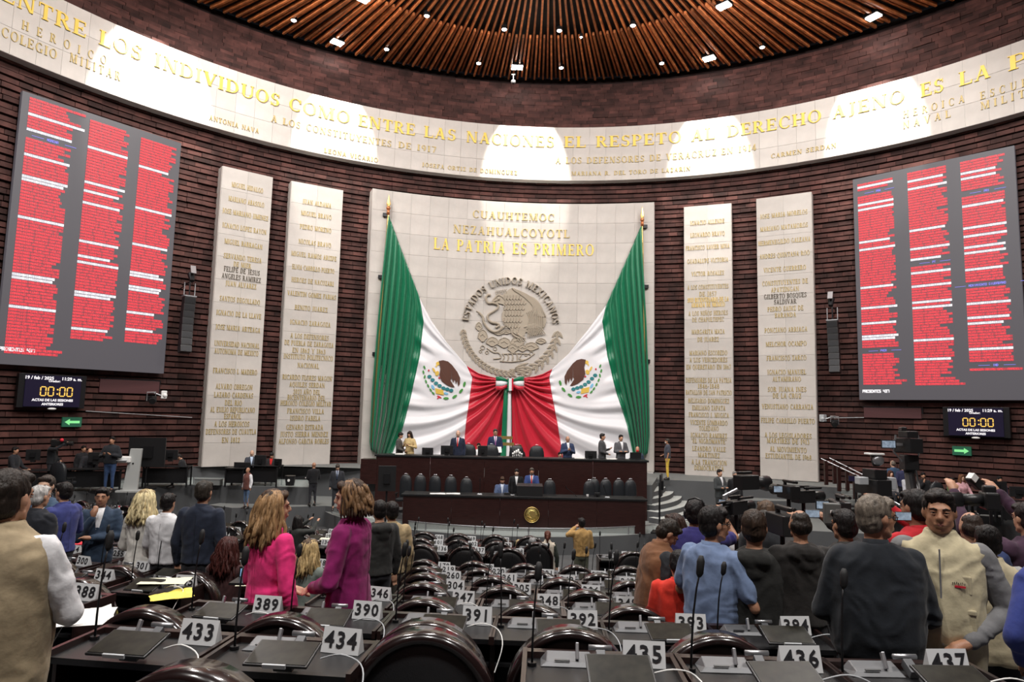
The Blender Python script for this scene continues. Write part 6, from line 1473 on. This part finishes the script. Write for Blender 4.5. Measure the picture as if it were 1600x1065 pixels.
stand('man in beige utility vest and grey shirt looking back at the camera', 1466, 766, 4.05, face=214, turn=-4, top=(.17, .17, .175), vest=(.50, .44, .29), hc=(.015, .011, .010), skin=(.34, .17, .10), R='down', L=((.30, -.05, 1.13), (.12, .17, .98), (-.8, .4, -.3)), near=2, build=1.0, belly=.02, trousers=BLACKC, extra=vest_print)
stand('person with dark hair in red sports jacket with white stripes', 1432, 766, 5.4, face=-20, top=(.42, .012, .02), hc=BLK, skin=SK2, R='raise', L='down', near=1)
stand('bald man in dark blue jacket behind the beige utility vest', 1517, 800, 4.9, face=10, top=(.022, .035, .10), hair='thin', hc=(.03, .02, .016), skin=(.40, .22, .15), near=1, build=1.1)
stand('second person in beige vest with pink lanyard, mostly hidden', 1543, 822, 4.5, face=20, top=(.3, .3, .3), vest=(.46, .40, .27), hc=BLK, skin=SK2, near=1, extra=lanyard)
stand('photographer in dark plum shirt raising a long-lens camera', 1606, 786, 4.9, face=-8, top=(.045, .02, .04), hc=(.015, .01, .01), skin=(.42, .23, .15), R='high', L='high', near=2, trousers=JEAN)
stand('person in royal blue jacket cut by the photo edge', 1650, 800, 3.3, face=-10, top=(.03, .045, .20), hc=BLK, skin=SK2, R='hip', L='hip', near=1, build=1.1)
# --- among the farther seats
stand('grey-haired man in black suit and red scarf seen from behind', 62, 759, 7.7, face=15, top=(.016, .018, .024), hc=(.42, .41, .40), skin=SK1, near=1, build=1.12, extra=lambda t, U, H, a: ob('scarf', MB().loft([(0, 0, 1.44, .09, .085), (0, 0, 1.49, .075, .07)], 12).xf(U), M['e_red'], t, True))
stand('smiling dark-haired man in blue suit facing the grey-haired man', 74, 743, 8.9, face=170, top=(.05, .085, .14), shirt=WHITE, hc=(.04, .03, .025), skin=SK3, near=1, R='phone')
stand('man in bright navy jacket beside the smiling man', 102, 754, 8.6, face=-75, top=(.045, .055, .20), hc=BLK, skin=SK1, near=1, R='phone')
stand('man in slate blue suit resting chin on hand', 161, 762, 9.4, face=160, top=(.030, .050, .085), shirt=WHITE, hc=BLK, skin=SK2, R='chin', L='crossed', near=1)
stand('blonde woman in white blouse seen from behind', 228, 765, 8.5, face=10, top=(.70, .68, .63), hair='long', hc=(.30, .22, .11), hl=(.62, .52, .30), skin=SK3, female=True, near=1, R='front', L='front')
stand('dark-haired man in white shirt seen from behind', 263, 771, 8.3, face=5, top=WHITE, hc=BLK, skin=SK1, near=1, R='front', L='front')
stand('tall man in navy suit standing still, seen from behind', 319, 752, 7.9, face=3, top=(.018, .024, .042), hc=(.03, .025, .02), skin=SK1, near=1, R='down', L='down')
sit('woman with long auburn hair seated near sign three zero two', 357, 839, 7.3, face=8, top=(.05, .02, .02), hair='long', hc=(.05, .012, .010), skin=SK1, female=True, near=1, R='desk', L='desk')
sit('woman with blonde highlights seated behind the pink blazer', 484, 843, 7.6, face=25, top=(.16, .19, .17), hair='long', hc=(.08, .05, .03), hl=(.42, .30, .14), skin=SK1, female=True, near=1, R='desk', L='desk')
stand('photographer in dark patterned top crouching with camera by the aisle', 466, 795, 13.2, face=40, top=(.03, .032, .03), hair='curly', hc=BLK, skin=SK1, R='raise', L='raise', h=1.45, near=0)
sit('woman with pale blonde hair seated below the gold seal', 811, 843, 15.2, face=0, top=(.3, .25, .2), hair='bob', hc=(.4, .3, .15), skin=SK3, female=True)
sit('grey-haired person seated beside the woman in fleece vest', 832, 840, 14.6, face=0, top=(.03, .03, .035), hc=(.2, .2, .2), skin=SK1)
stand('woman with auburn ponytail in cream fleece vest over dark sleeves', 856, 812, 16.4, z=0, face=4, top=(.02, .025, .02), vest=(.50, .44, .36), hair='pony', hc=(.09, .03, .02), skin=SK3, female=True, near=1, h=1.62)
stand('man in mustard jacket photographing the rostrum', 909, 809, 17.0, z=0, face=-8, top=(.36, .22, .08), hc=BLK, skin=SK2, R='front', L=((.31, .06, 1.36), (.10, .24, 1.50), (-.6, .3, .4)), near=1, trousers=(.08, .085, .06))
# --- upper rostrum
G_ = dict(z=ST)
stand('man in grey suit conferring with woman in beige coat on upper rostrum', 625, 675, 26.8, face=100, top=(.07, .065, .06), shirt=WHITE, hc=BLK, skin=SK1, R='front', L='front', nod=20, **G_)
stand('woman in beige coat reading phone on upper rostrum', 641, 673, 26.9, face=-160, top=(.52, .39, .19), hair='long', hc=(.02, .012, .01), skin=SK1, female=True, R='phone', L='phone', nod=20, jacket_long=.1, **G_)
stand('bald man in navy suit and red tie standing at attention on upper rostrum', 716, 672, 26.2, face=180, top=NAVY, shirt=WHITE, tie=RED, hair='none', skin=SK3, **G_)
stand('man in navy suit and purple tie holding paper beside brass rail', 774, 670, 27.2, face=172, top=(.02, .025, .07), shirt=WHITE, tie=(.3, .1, .3), hc=(.06, .05, .045), skin=SK1, R='front', L='front', glasses=True,
      extra=lambda t, U, H, a: ob('paper', MB().box((-.05, .34, 1.03), (.3, .02, .22), .1, .5).xf(U), M['paper'], t), **G_)
sit('person in white seated low behind black monitor on upper rostrum', 748, 692, 27.2, face=180, top=WHITE, hc=BLK, skin=SK1)
sit('woman with light brown hair seated behind the glassware', 812, 694, 26.9, face=180, top=BLACKC, hair='long', hc=(.12, .06, .03), skin=SK3, female=True)
sit('person in pink seated beside the padded chair past the glassware', 833, 700, 27.4, face=-120, top=(.5, .3, .25), hc=(.08, .05, .04), skin=SK1, female=True, hair='bob')
stand('man in blue suit with joined hands on upper rostrum', 887, 681, 26.3, face=170, top=(.03, .045, .10), shirt=WHITE, hc=(.05, .045, .04), hair='thin', skin=SK1, R='clasp', L='clasp', glasses=True, **G_)
sit('person in pale blue seated beside man with joined hands', 875, 706, 27.0, face=170, top=(.3, .4, .55), hc=BLK, skin=SK1)
stand('man in charcoal suit turning aside with paper on upper rostrum', 941, 677, 26.5, face=110, top=(.06, .06, .065), shirt=WHITE, hc=BLK, skin=SK1, R='front', L='phone', **G_)
stand('man in grey suit with folded arms on upper rostrum', 970, 679, 26.6, face=165, top=(.09, .09, .10), shirt=WHITE, hc=BLK, skin=SK1, R='crossed', L='crossed', **G_)
sit('bald man with red face mask seated at pale laptop', 996, 697, 26.8, face=190, top=(.03, .045, .07), hair='none', skin=SK1, mask=(.6, .02, .02))
stand('man in yellow trousers and grey shirt walking below the stone slabs', 1043, 685, 28.9, z=Z(-2.6), face=-80, top=(.055, .06, .08), trousers=(.62, .42, .06), hc=(.04, .03, .025), skin=SK2, sleeve='short', R='front', L='down', mask=(.5, .5, .5))
# --- lower rostrum
sit('bearded man in blue jacket seated writing at lower rostrum', 785, 744, 23.9, face=178, top=(.07, .10, .19), shirt=(.5, .55, .65), hc=BRN, skin=SK1, R='desk', L='desk', nod=25, beard=True, h=1.75)
stand('man in black jacket and open white shirt leaning at lower rostrum', 807, 735, 23.8, z=LZ, face=178, top=BLACKC, shirt=WHITE, hc=BLK, skin=SK3, lean=.2, R='down', L='down', h=1.62)
stand('man in blue suit and red tie at the lectern box', 831, 733, 23.75, z=LZ, face=182, top=(.035, .06, .19), shirt=WHITE, tie=RED, hc=(.08, .07, .06), skin=SK2, lean=.12, R='desk', L='desk', beard=True, h=1.66)
# --- on the walkways
stand('man in brown vest and white sleeves walking along the grey walkway', 388, 730, 24.9, z=Z(-3.6), face=-150, top=WHITE, vest=(.13, .05, .04), trousers=(.10, .16, .27), hair='none', skin=SK2)
stand('bald man in black suit reading white papers on the walkway', 491, 722, 25.9, z=Z(-3.6), face=-35, top=BLACKC, hair='none', skin=SK2, R='front', L='front', extra=lambda t, U, H, a: ob('papers', MB().box((-.02, .36, 1.06), (.3, .28, .02), .1, .3).xf(U), M['paper'], t))
stand('man in dark suit and tie stepping down beside the rostrum steps', 528, 724, 24.9, z=Z(-3.6), face=170, top=(.026, .028, .034), shirt=(.4, .45, .55), tie=(.02, .03, .06), hc=(.04, .03, .025), skin=SK3, nod=30, trousers=(.026, .028, .034))
stand('man in dark grey suit with folded arms near slab headed IGNACIO ALLENDE', 1124, 733, 26.0, z=Z(-3.84), face=150, top=(.045, .05, .052), shirt=WHITE, hc=BLK, skin=SK1, R='crossed', L='crossed', trousers=(.03, .033, .035))
stand('man with grey hair and open dark jacket beside the folded-arms man', 1148, 736, 26.3, z=Z(-3.84), face=175, top=BLACKC, shirt=WHITE, hc=(.2, .19, .18), skin=SK1)
# --- side stage with the kiosk
sit('young man in black jacket seated at long desk on the side stage', 24, 698, 22.6, face=85, top=(.015, .016, .02), hc=BLK, skin=SK2, R='desk', L='desk')
def tvcam(t, U, H, arms):
    c = U @ Vector((.12, .22, 1.60)); mb = MB()
    mb.box((.0, .05, 0), (.13, .42, .17)).cyl((0, .26, 0), (0, .44, 0), .06, .075, 12).box((-.12, .05, .05), (.09, .12, .07)).box((0, -.16, .01), (.12, .1, .22)).cyl((.02, -.05, .13), (.02, .2, .13), .02, .02, 8)
    mb.xf(Matrix.Translation(c)); ob('shoulder_camera', mb, M['plastic_black'], t, bevel=.006)
    ob('foam_microphone', MB().ball(tuple(c+Vector((.16, .15, .12))), .06), M['e_red'], t, True)
stand('cameraman in black with shoulder camera and red foam microphone', 84, 685, 23.2, z=LS, face=80, top=(.014, .015, .018), hc=(.05, .035, .03), skin=SK2, R='raise', L='front', extra=tvcam)
sit('bald man in dark jacket seated at side stage desk', 141, 700, 24.0, face=150, top=(.018, .018, .022), hair='none', skin=SK1, R='desk', L='desk')
sit('person hunched in black behind the seated bald man', 131, 696, 24.6, face=120, top=BLACKC, hc=BLK, skin=SK2)
stand('photographer in black padded jacket and jeans beside the kiosk', 176, 682, 23.3, z=LS, face=175, top=(.016, .018, .022), trousers=JEAN, hc=BLK, skin=SK2, R='phone', L='phone', build=1.1)
sit('person bent over the cable-strewn desk behind the kiosk', 291, 706, 25.6, face=-120, top=(.015, .015, .018), hc=BLK, skin=SK1, nod=35, lean=.3, R='desk', L='desk')
sit('bald man in grey jacket and pale shirt by slab headed MIGUEL HIDALGO', 394, 703, 26.9, face=160, top=(.05, .055, .07), shirt=(.5, .6, .75), hair='none', skin=SK3, R='desk', L='desk')
sit('man in dark jacket over red shirt looking down at his screen', 425, 706, 26.8, face=170, top=(.02, .02, .022), shirt=RED, hc=BLK, skin=SK1, nod=30, R='desk', L='desk')
# --- side stage beyond the press pack
stand('balding man in steel blue suit, back turned, beyond the TV cameras', 1395, 719, 25.2, z=RS, face=-10, top=(.035, .07, .13), hair='thin', hc=(.12, .1, .08), skin=SK3)
stand('man in navy blue suit, back turned, beside the steel blue suit', 1411, 724, 24.9, z=RS, face=12, top=(.028, .03, .075), hc=(.06, .03, .02), skin=SK3)
sit('woman with auburn hair and red scarf seated beyond the TV cameras', 1391, 735, 24.6, face=175, top=(.4, .38, .38), hair='long', hc=(.07, .025, .015), skin=SK3, female=True, shirt=RED)
sit('man in pale grey shirt and tie seated beside the jib arm', 1419, 737, 24.5, face=178, top=(.42, .43, .46), shirt=WHITE, tie=(.05, .05, .08), hc=BLK, skin=SK2, R='desk', L='desk', nod=15)
sit('bearded man in black on telephone beside the empty padded chair', 1442, 738, 25.0, face=190, top=BLACKC, hc=BLK, skin=SK2, R='chin', beard=True)
sit('woman in green blouse seated beside the pink shawl', 1487, 746, 23.9, face=160, top=(.08, .12, .05), hair='long', hc=BLK, skin=SK2, female=True, R='desk', L='desk')
sit('woman in pale pink shawl and sunglasses seated at long desk', 1502, 741, 23.7, face=170, top=(.62, .35, .38), hair='long', hc=(.14, .06, .03), skin=SK3, female=True, R='desk', L='desk', glasses=True)
sit('person in violet top hidden behind desk monitor at the photo edge', 1561, 744, 23.5, face=185, top=(.06, .04, .12), hc=BLK, skin=SK2)
remesh_batch()

# ================================================================ TELEVISION CAMERAS AND PRESS GEAR
def local(name, label, cat, px, py, D, rz=0): return thing(name, label, cat, at_d(px, py, D), rz)
def pole_to_floor(t, P, r=.03, x=0, y=0, z0=0):
    zf = floor_z(P[0], P[1]); ob('pole', MB().tube([(x, y, z0), (x, y, zf-P[2])], r, 10), M['metal_dark'], t)
    mb = MB()
    for k in range(3): a = 2*PI*k/3+.4; ob('leg', MB().tube([(x, y, (zf-P[2])*.5), (x+.32*math.cos(a), y+.32*math.sin(a), zf-P[2]+.01)], .015, 6), M['metal_dark'], t)
P = at_d(1364, 752, 11.5); t = thing('broadcast_camera', 'tall broadcast camera on pedestal with hooded viewfinder below brown hatch', 'camera', P, .1)
ob('camera_body', MB().box((0, 0, -.08), (.26, .6, .26)).box((0, -.05, .13), (.22, .34, .16)), M['plastic_black'], t, bevel=.012)
ob('viewfinder_hood', MB().loft([(0, -.1, .22, .05, .05), (0, -.1, .3, .07, .06), (0, -.1, .44, .10, .08)], 12).xf(Matrix.Translation((0, 0, .04))), M['plastic_black'], t, True)
ob('viewfinder_dish', MB().ball((.0, -.16, .36), (.10, .05, .09), 14, 8), M['metal'], t, True); ob('hood_plate', MB().box((-.04, -.12, .46), (.24, .2, .03)), M['white'], t, bevel=.008)
for s, w_ in ((-1, .16), (1, .13)): ob('side_module', MB().box((s*.25, -.08, .02 if s < 0 else -.02), (w_, .14, .2 if s > 0 else .12)), M['plastic_grey'], t, bevel=.01)
ob('zoom_handle', MB().tube([(.2, -.2, -.3), (.3, -.5, -.42), (.34, -.62, -.46)], .022, 8), M['metal'], t); ob('handle', MB().tube([(-.2, -.2, -.3), (-.3, -.5, -.4)], .018, 8), M['metal_dark'], t)
ob('pan_head', MB().box((0, 0, -.3), (.36, .3, .14)).cyl((0, 0, -.5), (0, 0, -.3), .12, .16, 14), M['plastic_black'], t, bevel=.01)
pole_to_floor(t, P, .07, z0=-.45)
P = at_d(1417, 706, 8.2); t = thing('jib_camera', 'black camera on jib arm with flip-out screen above the press pack', 'camera', P, -.1)
ob('camera_body', MB().box((.02, 0, .08), (.16, .3, .17), .2).box((.0, -.05, .21), (.13, .2, .08), .1).box((-.03, .02, .27), (.06, .1, .05)), M['plastic_black'], t, bevel=.01)
ob('lens', MB().cyl((.02, .12, .08), (.03, .34, .07), .06, .075, 14), M['plastic_black'], t, True)
ob('flip_screen', MB().box((-.23, -.06, .09), (.18, .015, .10), .15), M['plastic_black'], t); ob('screen_image', MB().box((-.232, -.069, .09), (.16, .004, .08), .15), M.setdefault('cam_lcd', mat('camera_lcd', (.2, .25, .3), .3, emit=(.25, .32, .42), es=.5, var=.9, vscale=30)), t)
ob('screen_arm', MB().box((-.11, -.04, .09), (.09, .02, .03)), M['metal'], t); ob('cage_bracket', MB().tube([(-.12, 0, .2), (-.15, 0, .0), (-.05, 0, -.12), (.1, 0, -.14), (.15, 0, .05), (.13, 0, .2)], .012, 6), M['metal'], t)
ob('remote_head', MB().box((.02, 0, -.12), (.16, .16, .18)).cyl((.02, 0, -.28), (.02, 0, -.18), .05, .07, 12), M['plastic_black'], t, bevel=.012)
Qv = Vector(at_d(1447, 905, 6.6))-Vector(P); Qv.rotate(Matrix.Rotation(.1, 3, 'Z'))
ob('jib_arm', MB().tube([(.02, 0, -.26), tuple(Qv)], .055, 10), M['metal_dark'], t); ob('arm_cable', MB().tube([(.07, -.05, -.2), tuple(Qv*.5+Vector((.06, -.05, 0))), tuple(Qv+Vector((.06, -.05, 0)))], .012, 6), M['plastic_black'], t)
zf = floor_z(*(Vector(P)+Qv)[:2]); ob('arm_base', MB().cyl(Qv, (Qv.x, Qv.y, zf-P[2]), .06, .08, 12), M['metal_dark'], t)
P = at_d(1166, 753, 7.4); t = thing('shoulder_camera', 'black camera with large lens on silver support arm over the press pack', 'camera', P, -1.1)
ob('camera_body', MB().box((0, 0, 0), (.13, .26, .15)).box((0, -.02, .1), (.04, .2, .03)).box((-.09, 0, .02), (.05, .12, .1)), M['plastic_black'], t, bevel=.01); ob('lens', MB().cyl((0, .12, 0), (0, .3, -.02), .06, .085, 16), M['plastic_black'], t, True); ob('lens_glass', MB().ball((0, .30, -.02), (.07, .02, .07), 14, 8), M['screen'], t, True)
ob('support_arm', MB().tube([(0, -.1, -.06), (-.06, -.26, -.14), (0, -.3, -.5)], .018, 8), M['metal'], t); pole_to_floor(t, P, .03, 0, -.3, -.45)
M['batt'] = mat('battery_grey', (.10, .105, .10), .5)
def camcorder(label, px, py, D, rz, s=1, lcd=True, batt=False):
    P = at_d(px, py, D); t = thing('camcorder', label, 'camera', P, rz, 'camcorders of the press pack')
    ob('camera_body', MB().box((0, 0, 0), (.12*s, .26*s, .14*s)).box((0, -.02*s, .11*s), (.035*s, .2*s, .03*s)).box((0, .06*s, .09*s), (.03*s, .03*s, .06*s)), M['plastic_black'], t, bevel=.008)
    ob('lens', MB().cyl((0, .12*s, .0), (0, .28*s, 0), .045*s, .06*s, 14), M['plastic_black'], t, True)
    if batt: ob('battery_pack', MB().box((-.1*s, -.16*s, -.02*s), (.13*s, .07*s, .17*s)), M['batt'], t, bevel=.01); ob('battery_label', MB().box((-.1*s, -.207*s, 0), (.05*s, .004, .025*s)), M['paper'], t)
    if lcd: ob('flip_screen', MB().box((-.14*s, -.02*s, .03*s), (.11*s, .012*s, .075*s)), M['plastic_black'], t); ob('screen_image', MB().box((-.14*s, -.028*s, .03*s), (.095*s, .004*s, .06*s)), M['cam_lcd'], t)
    ob('shotgun_microphone', MB().cyl((.07*s, -.05*s, .1*s), (.07*s, .2*s, .1*s), .014*s, n=8), M['metal_dark'], t)
    ob('support_pole', MB().cyl((0, 0, -.06*s), (0, 0, floor_z(P[0], P[1])-P[2]), .018, n=8), M['metal_dark'], t); return t
camcorder('small camcorder with pink-lit screen above the man in black waterproof jacket', 1232, 768, 6.3, .2, .85)
camcorder('flat black camcorder on pole above the balding man', 1255, 775, 6.8, -1.2, .85, False)
camcorder('bulky camcorder with pale battery pack beside cropped-hair man', 1312, 795, 5.9, -.2, 1.0, True, True)
camcorder('dark bulky camcorder between waterproof jacket and balding man', 1222, 818, 5.4, .1, 1.1, False)
camcorder('black camcorder held up by the man in white shirt', 1150, 792, 6.6, -.9, .9)
camcorder('camcorder held level between the man in headphones and light blue shirt', 1128, 800, 6.5, -.7, .8)
def phone(label, px, py, D, rz=0, tilt=0):
    P = at_d(px, py, D); t = thing('smartphone', label, 'phone', P, rz, 'raised smartphones'); ob('case', MB().box((0, 0, 0), (.115, .009, .06)), M['plastic_black'], t, bevel=.002); ob('screen_image', MB().box((0, -.006, 0), (.107, .002, .052)), M['cam_lcd'], t)
phone('raised smartphone showing the scene beside the grey-haired suit man', 1411, 806, 4.9)
phone('small blue-lit smartphone beside the balding man', 1269, 802, 5.4)
P = at_d(1546, 782, 4.35); t = thing('photo_camera', 'black stills camera with long lens raised by the photographer in plum', 'camera', P, 1.25)
ob('camera_body', MB().box((0, 0, 0), (.15, .08, .11)).box((0, 0, .07), (.06, .07, .05)), M['plastic_black'], t, bevel=.012); ob('long_lens', MB().cyl((0, .03, 0), (0, .15, 0), .038, .038, 16).cyl((0, .15, 0), (0, .30, -.01), .045, .05, 16), M['plastic_black'], t, True)
ob('lens_ring', MB().cyl((0, .29, -.01), (0, .30, -.01), .052, n=16), M['metal'], t, True)
P = at_d(1523, 752, 5.2); t = thing('flash_unit', 'black flash panel on an arm above the long-lens camera', 'flash', P, .2)
ob('flash_head', MB().box((0, 0, 0), (.12, .05, .07), 0, 0, 0, .7), M['plastic_black'], t, bevel=.008); ob('flash_window', MB().box((-.03, -.01, .03), (.05, .05, .05), 0, 0, 0, .7), M['white'], t); ob('arm', MB().tube([(.03, 0, -.03), (.13, .0, -.14), (.14, 0, floor_z(P[0], P[1])-P[2])], .012, 6), M['metal_dark'], t)

# chairs that a standing person would occupy are left out
ppl = [o for o in COL.objects if o.name.split('.')[0] == 'person']
kids_of = {}
for o in COL.objects:
    if o.parent: kids_of.setdefault(o.parent.name, []).append(o)
gone = []
for o in COL.objects:
    if o.name.split('.')[0] == 'deputy_chair':
        cx_, cy_ = o.location.x, o.location.y+.2
        if any(abs(p.location.x-cx_) < .40 and abs(p.location.y-cy_) < .42 and 'seated' not in p['label'] for p in ppl): gone.append(o)
for o in gone:
    for c in kids_of.get(o.name, []): bpy.data.objects.remove(c)
    bpy.data.objects.remove(o)
bpy.data.scenes.remove(WS)
